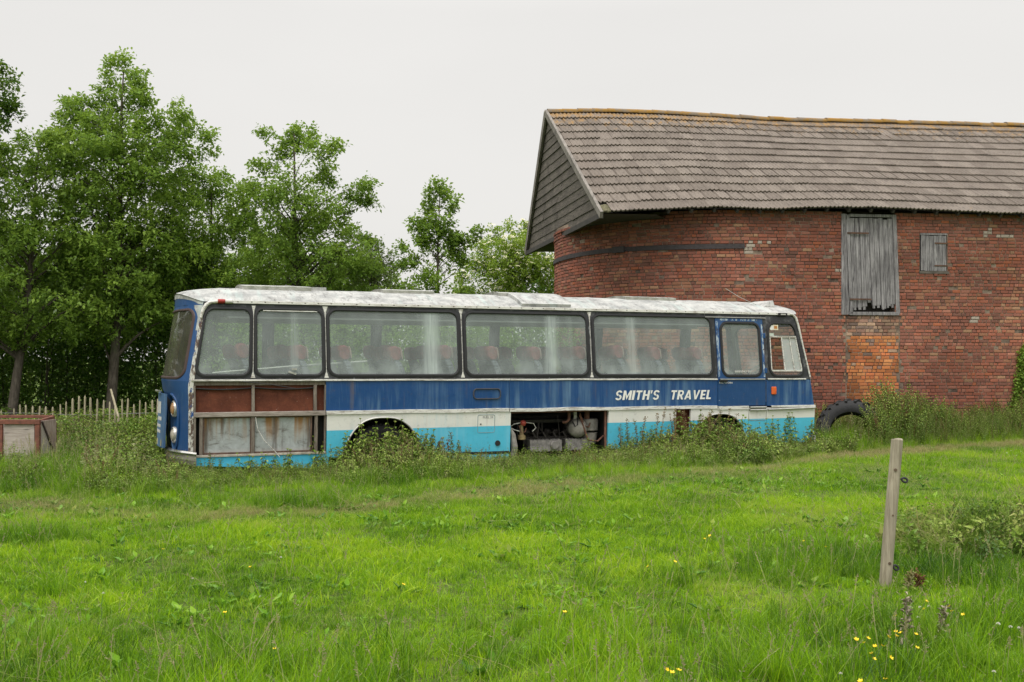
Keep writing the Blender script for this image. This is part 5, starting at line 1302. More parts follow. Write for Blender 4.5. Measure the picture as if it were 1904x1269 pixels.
tree("spiky_tree", "tree with several upright leading shoots behind the rear half of the coach", "tree",
     [(548,224),(558,250),(578,238),(597,240),(600,270),(618,262),(636,260),(636,285),(615,310),(625,345),(650,352),(676,328),(697,330),(697,350),(702,392),(665,385),(648,410),(690,450),(715,520),(690,560),(450,560),(436,430),(448,350),(468,310),(486,240),(505,236),(512,275),(530,250),(538,235)],
     26.0, gp(560, 26.0), g_mid, 38, 0.10, 0.9, 0.11, top=(548, 232), limbs=40, gaps=0.03)
tree("willow_bush", "thin grey green bush with bare twigs showing, beside the spiky tree", "bush",
     [(630,430),(665,432),(705,445),(735,470),(752,500),(765,560),(640,570)], 27.5, gp(690, 27.5), g_grey, 14, 0.085, 0.8, 0.06, top=(690, 450), limbs=30, twig=0.5, lpS=9, gaps=0.02)
tree("young_tree", "slender young tree with an open crown standing alone against the sky", "tree",
     [(818,334),(832,350),(848,370),(850,398),(836,425),(848,442),(872,438),(893,424),(896,436),(878,455),(862,470),(866,500),(876,565),(755,565),(750,500),(738,460),(745,450),(770,470),(784,468),(764,424),(768,410),(792,402),(786,370),(796,352)],
     26.0, gp(815, 26.0), g_mid, 11, 0.105, 0.85, 0.06, top=(818, 345), limbs=34, gaps=0.08, lpS=11)
tree("elder_bush", "rounded elder with flat cream flower heads beside the barn's round end", "tree",
     [(948,408),(985,418),(1018,445),(1040,490),(1044,570),(836,570),(846,530),(872,490),(880,455),(915,425)], 33.0, gp(950, 33.0), g_elder, 50, 0.10, 1.0, 0.10, top=(950, 420), limbs=24, flowers=320)
# trees standing further back, seen in the gaps
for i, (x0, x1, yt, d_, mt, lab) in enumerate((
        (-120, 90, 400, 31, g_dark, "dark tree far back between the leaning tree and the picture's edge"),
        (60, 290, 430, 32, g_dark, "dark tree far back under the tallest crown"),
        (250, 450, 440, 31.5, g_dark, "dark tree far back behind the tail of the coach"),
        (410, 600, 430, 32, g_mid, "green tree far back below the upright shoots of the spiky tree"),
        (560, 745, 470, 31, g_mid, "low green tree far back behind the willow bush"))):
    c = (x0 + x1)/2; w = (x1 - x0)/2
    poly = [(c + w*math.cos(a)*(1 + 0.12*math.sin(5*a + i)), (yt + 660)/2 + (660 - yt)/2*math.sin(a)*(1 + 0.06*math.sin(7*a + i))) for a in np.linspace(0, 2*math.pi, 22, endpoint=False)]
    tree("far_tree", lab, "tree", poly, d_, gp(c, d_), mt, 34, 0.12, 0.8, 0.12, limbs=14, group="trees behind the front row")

for i, (x, y, h, mt, lab) in enumerate(((-15.5, 17.5, 9.0, g_mid, "big tree out beyond the picture's edge, level with the crate"), (-17.0, 23.0, 9.5, g_dark, "big tree out beyond the picture's edge, behind the crate"))):
    px0 = 952 + x/y*F_PX; s_ = F_PX/y
    poly = [(px0 + 2.6*s_*math.cos(a)*(1 + .1*math.sin(5*a)), HOR - (h*0.55 - EYE)*s_ - h*0.45*s_*math.sin(a)) for a in np.linspace(0, 2*math.pi, 20, endpoint=False)]
    tree("field_tree", lab, "tree", poly, y, (x, y), mt, 16, 0.16, 0.8, 0.16, limbs=14)

# hedge along the back, one thing
def hedge(name, label, x0, x1, ymid, thick, hfun, mat, dens=60, lsize=0.09):
    o = empty(name, ((x0+x1)/2, ymid, 0)); tag(o, label, "hedge"); off = np.array([(x0+x1)/2, ymid, 0])
    n = int((x1-x0)*thick*2.6*dens); x = rng.uniform(x0, x1, n); y = ymid + rng.uniform(-.5, .5, n)*thick; z = rng.uniform(0, 1, n)**0.8
    h = np.array([hfun(a) + 0.5*mnoise.noise(Vector((a*0.9, b*0.9, 2))) for a, b in zip(x, y)]); z = z*h
    nz = np.array([mnoise.noise(Vector((a*1.3, b*1.3, c*1.3))) for a, b, c in zip(x, y, z)]); k = nz > -0.6
    P = np.c_[x, y, z][k]; m = 9
    LP = (P[:, None, :] + rng.normal(0, 0.13, (len(P), m, 3))).reshape(-1, 3); LD = rng.normal(0, 0.6, (len(P)*m, 3)) + np.array([0, -0.35, 0.25])
    V, F = leaves(LP - off, LD, rng.uniform(0.6, 1.3, len(LP))*lsize)
    rn = np.repeat(np.clip(np.repeat(rng.uniform(0, 1, len(P)), m)*0.5 + rng.uniform(0, 0.5, len(LP)), 0, 1), 4)
    link_mesh(mesh_np("foliage", V, F, rn), "foliage", mat, o)
    st = MB()
    for j in range(int((x1-x0)*3)):
        a = rng.uniform(x0, x1); b = ymid + rng.uniform(-.4, .4)*thick; hh = hfun(a)*rng.uniform(.6, .9)
        st.tube([Vector((a, b, -0.1)) - Vector(off), Vector((a + rng.uniform(-.15, .15), b, hh*0.5)) - Vector(off), Vector((a + rng.uniform(-.3, .3), b, hh)) - Vector(off)], [0.03, 0.02, 0.008], 5, False)
    st.build("stems", bark, o, smooth=True, sharp=None)
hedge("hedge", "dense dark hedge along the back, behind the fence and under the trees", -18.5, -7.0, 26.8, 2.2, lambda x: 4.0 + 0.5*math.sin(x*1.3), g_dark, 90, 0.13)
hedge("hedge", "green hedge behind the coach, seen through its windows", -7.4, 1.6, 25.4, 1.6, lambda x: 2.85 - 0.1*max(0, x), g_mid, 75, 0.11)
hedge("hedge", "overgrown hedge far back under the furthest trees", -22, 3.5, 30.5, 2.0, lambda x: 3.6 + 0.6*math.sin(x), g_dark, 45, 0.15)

# ------------------------------------------------------------------ picket fence
def picket_fence():
    y0 = 21.8
    root = empty("picket_fence", (-8.6, y0, 0)); tag(root, "low chestnut paling fence of uneven split pickets, half sunk in undergrowth below the trees", "fence")
    pm = m_wood("split_chestnut", (0.30, 0.26, 0.17), (0.56, 0.50, 0.36), (10, 10, 1.2), False)
    px = [2, 26, 37, 48, 61, 74, 85, 98, 112, 123, 135, 147, 158, 168, 181, 193, 204, 214, 227, 238, 249, 260, 271, 283, 293, 306, 318, 331, 344]
    top = [762, 760, 752, 753, 755, 755, 756, 757, 752, 747, 741, 737, 736, 739, 742, 744, 747, 748, 742, 741, 752, 744, 748, 744, 742, 746, 744, 745, 748]
    for x, t in zip(px, top):
        a = at(x, t, y0 + rng.uniform(-.05, .05)); h = a.z + 0.1; w = rng.uniform(0.032, 0.05); mb = MB(); l = rng.uniform(-0.03, 0.03)
        b = Vector((a.x - l + 8.6, a.y - y0, -0.15)); c = Vector((a.x + 8.6, a.y - y0, a.z))
        mb.tube([b, b.lerp(c, .5) + Vector((rng.uniform(-.012, .012), 0, 0)), c - Vector((0, 0, 0.05)), c], [w*.55, w*.56, w*.5, w*.25], 5)
        mb.build("picket", pm, root)
    wm = m_simple("fence_wire", (0.2, 0.2, 0.19), 0.5, 0.6)
    for z in (0.25, 0.62):
        mb = MB(); mb.tube([(x, 0.02, z + 0.02*math.sin(x*2)) for x in np.linspace(-3, 2.2, 40)], 0.006, 4); mb.build("wire", wm, root)
    mb = MB(); a = at(206, 724, 21.5); b = at(220, 775, 21.3); mb.tube([b + Vector((0, 0, -.4)), b, a], [0.026, 0.026, 0.02], 6)
    tag(mb.build("loose_stake", pm), "thin stake leaning against the picket fence beside a tree trunk", "stake")
picket_fence()

# ------------------------------------------------------------------ rusty crate at the left edge
def crate():
    d = 16.4; o = at(70, 862, d); o.z = 0
    root = empty("rusty_crate", o); tag(root, "rusty angle iron frame crate with grey plywood sides at the picture's edge", "crate")
    rust = m_simple("red_rust", (0.17, 0.065, 0.042), 0.85, 0, 0.45, 12, 0.3)
    ply = m_wood("grey_plywood", (0.34, 0.29, 0.25), (0.52, 0.46, 0.41), (1.2, 9, 14), True)
    brn = m_wood("brown_board", (0.22, 0.15, 0.125), (0.44, 0.36, 0.31), (9, 9, 1.4), False)
    T = lambda py: EYE - (py - HOR)/F_PX*d; X = lambda px: (px - 70)/F_PX*d
    zt, zb = T(781), -0.1; w = 1.7; dp = 0.60
    for x in (X(70), X(2), X(70) - w):
        mb = MB(); mb.bar((x, 0, zb), (x, 0, zt-0.07), 0.075 if x > -.1 else 0.06, 0.05, up=(0, 1, 0)); mb.bar((x, dp, zb), (x, dp, zt-0.07), 0.06, 0.05, up=(0, 1, 0)); mb.build("frame_post", rust, root, bevel=0.005)
    mb = MB(); mb.bar((X(70)-w-.04, -0.005, zt-0.035), (X(70)+.045, -0.005, zt-0.035), 0.06, 0.075); mb.build("frame_rail", rust, root, bevel=0.005)
    mb = MB(); mb.bar((X(70)-w, dp, zt+0.02), (X(68), dp, zt+0.02), 0.06, 0.05); mb.build("frame_rail", rust, root, bevel=0.005)
    for x in (X(70), X(70)-w):
        mb = MB(); mb.bar((x, 0.03, zt-0.03), (x, dp-.03, zt+.01), 0.05, 0.05); mb.build("frame_rail", rust, root)
    mb = MB(); mb.box(X(5)+.025, X(66)-.02, 0.0, 0.018, zb, zt-0.075); mb.build("plywood_panel", ply, root)
    mb = MB(); mb.box(X(70)-w+.03, X(0)-.03, 0.0, 0.018, zb, zt-0.075); mb.build("plywood_panel", ply, root)
    mb = MB(); mb.box(X(70)-w+.03, X(66), dp-.02, dp, zb, zt-0.03); mb.build("plywood_panel", ply, root)
    # the end facing the camera: a brown board and a pale one with a dark diagonal brace
    xe = X(70) + 0.045; zl = T(845)
    mb = MB(); mb.box(xe - 0.02, xe, 0.03, dp - 0.03, zl, zt - 0.02); fl = mb.build("end_board", brn, root, bevel=0.004)
    mb = MB(); mb.bar((xe + 0.012, 0.03, zt - 0.03), (xe + 0.012, dp - 0.18, zl + 0.05), 0.03, 0.02, up=(1, 0, 0)); mb.build("brace", m_simple("dark_brace", (0.05, 0.03, 0.025), 0.9), fl)
    mb = MB(); mb.hexa([(xe, 0.03, zl), (xe + .004, 0.03, zl), (xe + .004, dp - 0.2, zl), (xe, dp - 0.2, zl), (xe, 0.03, zt - 0.05), (xe + .004, 0.03, zt - 0.05), (xe + .004, 0.06, zt - 0.05), (xe, 0.06, zt - 0.05)]); mb.build("pale_board", ply, fl)
crate()

# ------------------------------------------------------------------ fence post with two insulators
def post():
    d = 7.78; b = at(1645, 1098, d); t = at(1668, 818, d); root = empty("fence_post", (b.x, b.y, 0)); tag(root, "round weathered wooden fence post leaning slightly, with two black ring insulators", "post")
    T = lambda p: Vector(p) - Vector((b.x, b.y, 0))
    wm = m_wood("post_wood", (0.24, 0.205, 0.15), (0.42, 0.37, 0.285), (14, 14, 0.9), True); mb = MB(); ax = t - b; n = 20; rows = 14; vs = []; fs = []
    for i in range(rows + 1):
        f = -0.25 + 1.25*i/rows; c = T(b.lerp(t, 0)) + ax*f
        for j in range(n):
            a = 2*math.pi*j/n; r = 0.0475*(1 - 0.06*f) + 0.0025*mnoise.noise(Vector((math.cos(a)*2, math.sin(a)*2, f*4)))
            vs.append(c + Vector((math.cos(a)*r, math.sin(a)*r, 0.004*math.sin(a*2) if i == rows else 0)))
    fs = [(i*n+j, i*n+(j+1) % n, (i+1)*n+(j+1) % n, (i+1)*n+j) for i in range(rows) for j in range(n)]
    mb.add(vs, fs); top = [vs[rows*n+j] for j in range(n)]; cen = sum((Vector(q) for q in top), Vector())/n
    inner = [Vector(q)*0 + cen + (Vector(q)-cen)*0.93 + Vector((0, 0, 0.006)) for q in top]; mb.strip(top, inner); mb.add(inner, [tuple(range(n))])
    mb.build("shaft", wm, root, smooth=True, sharp=35)
    kn = m_simple("knot", (0.13, 0.09, 0.06), 0.9)
    for px, py in ((1661, 873), (1650, 1046), (1656, 957)):
        q = T(at(px, py, d)); mb = MB(); mb.lathe([(0, 0.012 if py != 957 else .007), (0.052 - .002, 0.012 if py != 957 else .007)], q, (0, -1, 0), 12); mb.build("knot", kn, root)
    bl = m_simple("black_plastic", (0.012, 0.012, 0.014), 0.35)
    for x0, y0, x1, y1 in ((1671, 890, 1682, 893), (1657, 1050, 1666, 1056)):
        a = T(at(x0, y0, d)); c = T(at(x1, y1, d)); mb = MB(); mb.tube([a - (c-a)*0.4, a, a.lerp(c, .55)], [0.005, 0.005, 0.007], 6); dr = (c-a).normalized(); e2 = Vector((0, 0.35, 1)).normalized(); e2 = (e2 - dr*e2.dot(dr)).normalized()
        mb.loop([c + dr*math.cos(k)*0.022 + e2*math.sin(k)*0.017 for k in np.linspace(0, 2*math.pi, 16, endpoint=False)], 0.009, 6); mb.build("insulator", bl, root, smooth=True)
post()

# ------------------------------------------------------------------ tractor tyre by the barn
def tractor_tyre():
    d = 21.6; c = at(1582, 806, d); root = empty("tractor_tyre", (c.x, c.y, 0)); tag(root, "big black tractor tyre propped up in the weeds between the coach and the barn", "tyre")
    ax = Vector((-0.30, -0.92, 0.26)).normalized(); c0 = Vector((0, 0, c.z)); rub = m_simple("tractor_rubber", (0.026, 0.026, 0.028), 0.8, 0, 0.35, 10, 0.3)
    mb = MB(); prof = [(-0.16, 0.44), (-0.20, 0.50), (-0.21, 0.60), (-0.17, 0.68), (-0.1, 0.705), (0.1, 0.705), (0.17, 0.68), (0.21, 0.60), (0.20, 0.50), (0.16, 0.44), (0.12, 0.47), (-0.12, 0.47), (-0.16, 0.44)]
    e1 = ax.cross(Vector((0, 0, 1))).normalized(); e2 = ax.cross(e1); n = 48; vs = []
    for h, r in prof:
        for j in range(n): a = 2*math.pi*j/n; vs.append(c0 + ax*h + (e1*math.cos(a) + e2*math.sin(a))*r)
    k = len(prof); mb.add(vs, [(i*n+j, i*n+(j+1) % n, (i+1)*n+(j+1) % n, (i+1)*n+j) for i in range(k-1) for j in range(n)]); cs = mb.build("casing", rub, root, smooth=True, sharp=40)
    mb = MB()
    for sgn in (-1, 1):
        for j in range(22):
            a0 = 2*math.pi*(j + (0.5 if sgn > 0 else 0))/22; pts = []
            for f in (0, .25, .5, .75, 1):
                a = a0 + 0.16*f; h = sgn*lerp(0.0, 0.205, f); r = 0.715 - 0.075*max(0, f - .6)/.4; pts.append(c0 + ax*h + (e1*math.cos(a) + e2*math.sin(a))*(r + 0.012))
            for p, q in zip(pts[:-1], pts[1:]): mb.bar(p, q, 0.05, 0.05, up=(p - c0))
    mb.build("tread", rub, cs)
tractor_tyre()
# ------------------------------------------------------------------ grass and weeds
def blades(n, rad, h0, h1, w, curve=0.5, seed=0, seg=3, heads=0):
    """one tuft of grass blades; rnd differs from blade to blade"""
    r = np.random.default_rng(seed); V, F, Rn, Own, Col = [], [], [], [], []
    for i in range(n):
        a = r.uniform(0, 6.283); q = rad*math.sqrt(r.uniform()); x, y = q*math.cos(a), q*math.sin(a)
        h = r.uniform(h0, h1); az = r.uniform(0, 6.283); ln = abs(r.normal(0, curve))*h; ww = w*r.uniform(0.6, 1.3)
        dx, dy = math.cos(az), math.sin(az); fa = az + 1.57 + r.normal(0, 0.5); sx_, sy_ = math.cos(fa)*ww/2, math.sin(fa)*ww/2; b = len(V); rn = r.uniform()
        for k in range(seg):
            t = k/seg; f = (1 - t**1.5*0.85); V += [(x + dx*ln*t*t - sx_*f, y + dy*ln*t*t - sy_*f, h*(t - 0.18*t*t*min(1, ln/h*1.5))), (x + dx*ln*t*t + sx_*f, y + dy*ln*t*t + sy_*f, h*(t - 0.18*t*t*min(1, ln/h*1.5)))]
        V.append((x + dx*ln, y + dy*ln, h*(1 - 0.18*min(1, ln/h*1.5))))
        for k in range(seg - 1): F += [(b+2*k, b+2*k+1, b+2*k+3), (b+2*k, b+2*k+3, b+2*k+2)]
        e = b + 2*(seg-1); F.append((e, e+1, e+2)); m = 2*seg + 1; Rn += [rn]*m; Own += [0.0]*m; Col += [(0, 0, 0)]*m
    for i in range(heads):     # flowering stalks
        a = r.uniform(0, 6.283); q = rad*math.sqrt(r.uniform()); x, y = q*math.cos(a), q*math.sin(a); h = h1*r.uniform(1.1, 1.5); az = r.uniform(0, 6.283); ln = 0.25*h*r.uniform(.4, 1.3); dx, dy = math.cos(az), math.sin(az)
        P = lambda t: np.array((x + dx*ln*t*t, y + dy*ln*t*t, h*(t - .06*t*t)))
        c = np.array((0.30, 0.30, 0.13))*r.uniform(.8, 1.25); hc = np.array((0.40, 0.36, 0.20))*r.uniform(.75, 1.25)
        for k in range(4):
            p, p2 = P(k/4), P((k+1)/4); b = len(V); s = np.array((dy, -dx, 0))*0.0022; V += [p - s, p + s, p2 + s, p2 - s]; F += [(b, b+1, b+2), (b, b+2, b+3)]; Rn += [.5]*4; Own += [1.]*4; Col += [tuple(c)]*4
        for k in range(11):
            t = 0.76 + 0.24*k/10; p = P(t); d = np.array((r.normal(0, 1), r.normal(0, 1), r.uniform(.2, 1.2))); d *= r.uniform(.012, .034)*(1.25 - (t-.76)*3)/np.linalg.norm(d)
            s = np.cross(d, r.normal(0, 1, 3)); s *= 0.0042/np.linalg.norm(s); b = len(V); V += [p, p + d*.5 + s, p + d, p + d*.5 - s]; F += [(b, b+1, b+2), (b, b+2, b+3)]; Rn += [.5]*4; Own += [1.]*4; Col += [tuple(hc)]*4
    return mesh_np("tuft", np.array(V), np.array(F), np.array(Rn), {"own": np.array(Own), "col": np.array(Col)})

def weed(kind, h, seed):
    """a tall weed: stalk, pairs of leaves, and for dock or sorrel a seeded spike"""
    r = np.random.default_rng(seed); V, F, Rn, Own, Col = [], [], [], [], []
    def put(v, f, rn, own=0.0, col=(0, 0, 0)):
        b = len(V); V.extend(v); F.extend([tuple(b + i for i in q) for q in f]); Rn.extend([rn]*len(v)); Own.extend([own]*len(v)); Col.extend([tuple(col)]*len(v))
    nst = {"nettle": 3, "dock": 2, "umbel": 3, "bramble": 4}[kind]
    for _ in range(nst):
        x, y = r.normal(0, .07, 2); lx, ly = r.normal(0, .12, 2)*h; hh = h*r.uniform(.72, 1.05)
        P = lambda t: np.array((x + lx*t**1.6, y + ly*t**1.6, hh*t)); stem = {"nettle": (0.10, 0.12, 0.04), "dock": (0.20, 0.12, 0.06), "umbel": (0.14, 0.19, 0.06), "bramble": (.12, .1, .05)}[kind]
        for k in range(6):
            p, p2 = P(k/6), P((k+1)/6); w = 0.006*(1 - k/8)
            for s in (np.array((w, 0, 0)), np.array((0, w, 0))): put([p - s, p + s, p2 + s, p2 - s], [(0, 1, 2), (0, 2, 3)], .5, 1.0, stem)
        def leaf(p, az, L, w, el, droop, rn, own=0.0, col=(0, 0, 0)):
            d = np.array((math.cos(az)*math.cos(el), math.sin(az)*math.cos(el), math.sin(el))); s = np.array((-math.sin(az), math.cos(az), 0))*w/2; dn = np.array((0, 0, -1.0))
            m1 = p + d*L*.38 + dn*droop*L*.1; tp = p + d*L*.95 + dn*droop*L*.55
            put([p, m1 + s + (0, 0, .012), tp, m1 - s + (0, 0, .012)], [(0, 1, 2), (0, 2, 3)], rn, own, col)
        if kind == "nettle":
            n = int(hh/0.062)
            for k in range(2, n):
                t = k/n; L = 0.135*(1.15 - .75*t)*r.uniform(.8, 1.2)
                for q in range(2): leaf(P(t), k*1.57 + q*3.14 + r.normal(0, .25), L, L*.5, r.uniform(-.1, .45), 1.0, r.uniform())
                if t > .5 and r.uniform() < .8:
                    for q in range(3): leaf(P(t), r.uniform(0, 6.28), .06, .012, -.5, 1, .5, 1.0, np.array((.20, .19, .085))*r.uniform(.8, 1.3))
            for q in range(4): leaf(P(1), q*1.57, .045, .022, .9, .3, .9)
        elif kind == "dock":
            for k in range(8): leaf(P(k/8*.55), r.uniform(0, 6.28), .2*(1.1 - k/9), .06*(1.1 - k/9), r.uniform(.2, .8), 1.0, r.uniform())
            hc = np.array([(.24, .13, .07), (.30, .22, .10), (.22, .20, .08), (.34, .26, .15)][r.integers(4)])
            for k in range(64):
                t = .42 + .58*r.uniform()**.9; p = P(t) + r.normal(0, .012, 3); rr = .03*(1.25 - t); leaf(p, r.uniform(0, 6.28), .028 + rr, .018, r.uniform(.1, 1.1), .2, .5, 1.0, hc*r.uniform(.7, 1.3))
        elif kind == "umbel":
            for k in range(12):
                t = k/12*.8; az = r.uniform(0, 6.28)
                for q in range(5): leaf(P(t) + np.array((math.cos(az), math.sin(az), .35))*.04*q*.8, az + (q % 2*2-1)*.8, .07, .025, .3, .5, r.uniform())
            for u in range(3):
                c = P(1 - .13*u) + np.append(r.normal(0, .05, 2), 0.02)
                for q in range(16): o = np.append(r.normal(0, .028, 2), 0); put([c+o+(.009, 0, 0), c+o+(0, .009, .003), c+o+(-.009, 0, 0), c+o+(0, -.009, .003)], [(0, 1, 2), (0, 2, 3)], .5, 1.0, np.array((.50, .48, .30))*r.uniform(.8, 1.2))
        else:
            for k in range(int(hh/.05)):
                t = r.uniform(.1, 1)
                for q in range(3): leaf(P(t) + r.normal(0, .05, 3), r.uniform(0, 6.28), .07, .045, r.uniform(0, .8), .6, r.uniform())
    return mesh_np("weed", np.array(V), np.array(F), np.array(Rn), {"own": np.array(Own), "col": np.array(Col)})

_protos = {}
def proto_col(name, meshes, mat):
    c = bpy.data.collections.new(name + "_protos")        # not linked to the scene: only instanced
    for i, me in enumerate(meshes):
        me.materials.append(mat); o = bpy.data.objects.new(f"{name}_{chr(97+i)}", me); c.objects.link(o)
    return c
def scatter(name, pts, col, scale, tint, dry, rotz=None, lean=0.15, label=None, cat=None):
    n = len(pts); me = bpy.data.meshes.new(name); me.vertices.add(n); me.vertices.foreach_set("co", np.asarray(pts, dtype=np.float32).ravel())
    rot = np.c_[rng.normal(0, lean, n), rng.normal(0, lean, n), rng.uniform(0, 6.283, n)]
    for nm, v in (("scl", scale), ("tint", tint), ("dry", dry)):
        a = me.attributes.new(nm, 'FLOAT', 'POINT'); a.data.foreach_set("value", np.asarray(v, dtype=np.float32))
    a = me.attributes.new("rot", 'FLOAT_VECTOR', 'POINT'); a.data.foreach_set("vector", rot.astype(np.float32).ravel())
    a = me.attributes.new("pick", 'INT', 'POINT'); a.data.foreach_set("value", rng.integers(0, len(col.objects), n).astype(np.int32))
    me.update(); o = bpy.data.objects.new(name, me); COL.objects.link(o)
    ng = bpy.data.node_groups.new(name, 'GeometryNodeTree'); ng.interface.new_socket("Geometry", in_out='INPUT', socket_type='NodeSocketGeometry'); ng.interface.new_socket("Geometry", in_out='OUTPUT', socket_type='NodeSocketGeometry')
    N = ng.nodes.new; gi, go = N("NodeGroupInput"), N("NodeGroupOutput"); ip = N("GeometryNodeInstanceOnPoints"); ci = N("GeometryNodeCollectionInfo"); ci.inputs[0].default_value = col; ci.inputs["Separate Children"].default_value = True; ci.inputs["Reset Children"].default_value = True
    def na(nm, typ): q = N("GeometryNodeInputNamedAttribute"); q.data_type = typ; q.inputs[0].default_value = nm; return q.outputs["Attribute"]
    er = N("FunctionNodeEulerToRotation"); ng.links.new(na("rot", 'FLOAT_VECTOR'), er.inputs[0])
    ng.links.new(gi.outputs[0], ip.inputs["Points"]); ng.links.new(ci.outputs[0], ip.inputs["Instance"]); ip.inputs["Pick Instance"].default_value = True
    ng.links.new(na("pick", 'INT'), ip.inputs["Instance Index"]); ng.links.new(er.outputs[0], ip.inputs["Rotation"]); ng.links.new(na("scl", 'FLOAT'), ip.inputs["Scale"]); ng.links.new(ip.outputs[0], go.inputs[0])
    md = o.modifiers.new("scatter", 'NODES'); md.node_group = ng
    tag(o, label, cat, kind="stuff"); return o

GREEN = [(0.0, (0.043, 0.112, 0.012)), (0.35, (0.13, 0.275, 0.012)), (0.65, (0.255, 0.46, 0.012)), (1.0, (0.42, 0.585, 0.024))]
gmat = m_blade("grass_blade", GREEN)
WEED = [(0.0, (0.07, 0.14, 0.022)), (0.4, (0.17, 0.28, 0.04)), (0.7, (0.27, 0.38, 0.065)), (1.0, (0.42, 0.50, 0.13))]
wmat = m_blade("weed_leaf", WEED, (0.30, 0.24, 0.11), 0.3)

FPX = [-400, 0, 300, 600, 900, 1100, 1400, 1560, 1900, 2400]; FD = [12.9, 13.0, 12.4, 12.5, 14.2, 15.2, 16.8, 19.3, 21.9, 24.5]
def fd(x, y): return y - np.interp(952 + x/np.maximum(y, 1)*F_PX, FPX, FD)    # metres beyond the front edge of the weeds (negative: on the mown side)
def fbm(P, s, o=0.0): return np.array([mnoise.fractal(Vector((p[0]*s + o, p[1]*s, o)), 1.0, 2.0, 3) for p in P])
def in_frustum(n, d0, d1, margin=0.9, dens_pow=1.0):
    """points on the ground in view, uniform per square metre"""
    u = rng.uniform(0, 1, n); y = np.sqrt(d0*d0 + u*(d1*d1 - d0*d0)); x = rng.uniform(-1, 1, n)*(y*0.515 + margin); return np.c_[x, y]
BUx, BUy = math.cos(CA), math.sin(CA)
def coach_local(P): q = P - np.array([CO.x, CO.y]); return q[:, 0]*BUx + q[:, 1]*BUy, -q[:, 0]*BUy + q[:, 1]*BUx
def barn_side(P):  # metres in front of the barn's long wall (positive: outside)
    q = P - np.array([PW.x, PW.y]); return -(q[:, 0]*BV.x + q[:, 1]*BV.y)
def ground_pts(P, dz=-0.01): return np.c_[P, [ground_z(a, b) + dz for a, b in P]]
def clear(P, grow=0.0):
    s, n = coach_local(P); inside = (s > -0.2) & (s < 12) & (n > 0.12 - grow) & (n < 2.4)
    bs = barn_side(P); q = (P - np.array([PW.x, PW.y])) @ np.array([BU.x, BU.y]); return ~inside & ~((bs < 0.05) & (q > -0.2))

# short turf everywhere
short = proto_col("short_grass", [blades(34, 0.13, 0.035, 0.105, 0.007, 0.8, s) for s in range(4)], gmat)
P = in_frustum(39000, 3.2, 26.5, 4.5); P = P[clear(P)]
f = fd(P[:, 0], P[:, 1]); n1, n2 = fbm(P, 0.45, 3.1), fbm(P, 1.5, 9.7)
tint = 0.66 + 0.32*n1 + 0.24*n2 + 0.05*np.sin((P[:, 1] - 0.42*P[:, 0])*2.6) + rng.normal(0, .07, len(P)); mid = np.exp(-((P[:, 1] - 8.8)/2.2)**2); tint += 0.10*mid - 0.08*np.clip((P[:, 1]-11)/4, 0, 1)
strip = np.exp(-((f + 0.75 + 0.3*n2)/0.7)**2)*(1.0 + 0.7*n1); far = np.exp(-((f+0.2)/0.5)**2)*(P[:, 0] > 6)*0.5
worn = np.clip((fbm(P, 0.8, 77.0) - 0.16)*3.2, 0, 1)*(0.6 + 0.4*rng.uniform(0, 1, len(P)))
dry = np.clip(0.04 + 0.3*worn + 0.55*strip + far + 0.22*np.clip(n2, 0, 1) + 0.15*(P[:, 1] > 10.5)*(0.5 + n1), 0, 1)
scatter("meadow_grass", ground_pts(P), short, rng.uniform(0.6, 1.15, len(P))*(1 + 0.25*n2)*(1 - 0.45*worn), tint, dry, label="short bright green grass of the meadow", cat="grass")

P = in_frustum(30000, 3.2, 13, 3.0); n1, n2 = fbm(P, 0.45, 3.1), fbm(P, 1.5, 9.7); f = fd(P[:, 0], P[:, 1]); k = (f < 0.1) & clear(P) & (rng.uniform(0, 1, len(P)) < 0.8 + 0.5*n2); P, n1, n2, f = P[k], n1[k], n2[k], f[k]
worn = np.clip((fbm(P, 0.8, 77.0) - 0.16)*3.2, 0, 1)
scatter("fine_turf", ground_pts(P, 0.0), short, rng.uniform(0.4, 0.75, len(P)), 0.56 + 0.34*n1 + 0.26*n2 + rng.normal(0, .13, len(P)), np.clip(0.04 + 0.25*worn + 0.5*np.exp(-((f + 0.75 + 0.3*n2)/0.7)**2) + rng.normal(0, .13, len(P)), 0, 1), label="fine close turf under the taller meadow grass", cat="grass")
# longer grass in the foreground and in odd clumps
longg = proto_col("long_grass", [blades(30, 0.11, 0.14, 0.34, 0.0065, 0.62, 20+s, 4, heads=(1 if s in (1, 3) else 0)) for s in range(5)], gmat)
P = in_frustum(23000, 3.2, 14, 3.5); n1, n2 = fbm(P, 0.55, 5.0), fbm(P, 1.3, 2.0)
px_ = 952 + P[:, 0]/P[:, 1]*F_PX; py_ = HOR + EYE/P[:, 1]*F_PX
near = np.clip((7.2 + 0.6*n1 - P[:, 1])/1.3, 0, 1)*0.95; clump = np.zeros(len(P))
for cx, cy, rx, ry in ((60, 1010, 90, 22), (1560, 1060, 220, 40), (1800, 1090, 240, 60), (1250, 1085, 60, 22), (1090, 1085, 40, 16), (95, 1108, 45, 14), (560, 940, 120, 12), (1750, 1170, 260, 70)):
    clump = np.maximum(clump, np.exp(-(((px_-cx)/rx)**2 + ((py_-cy)/ry)**2)**1.5))
keep = rng.uniform(0, 1, len(P)) < np.clip(near*(0.55 + 0.9*n2) + 0.75*clump + 0.012, 0, 1); P, n1, n2, near, clump = P[keep], n1[keep], n2[keep], near[keep], clump[keep]
tint = 0.42 + 0.25*n1 + 0.2*n2 + rng.normal(0, .09, len(P)) - 0.12*clump; scl = rng.uniform(0.5, 1.05, len(P))*(0.45 + 0.5*np.clip(near + clump, 0, 1))*np.where(np.hypot(P[:, 0]-2.9, P[:, 1]-7.4) < 0.55, 0.45, 1)
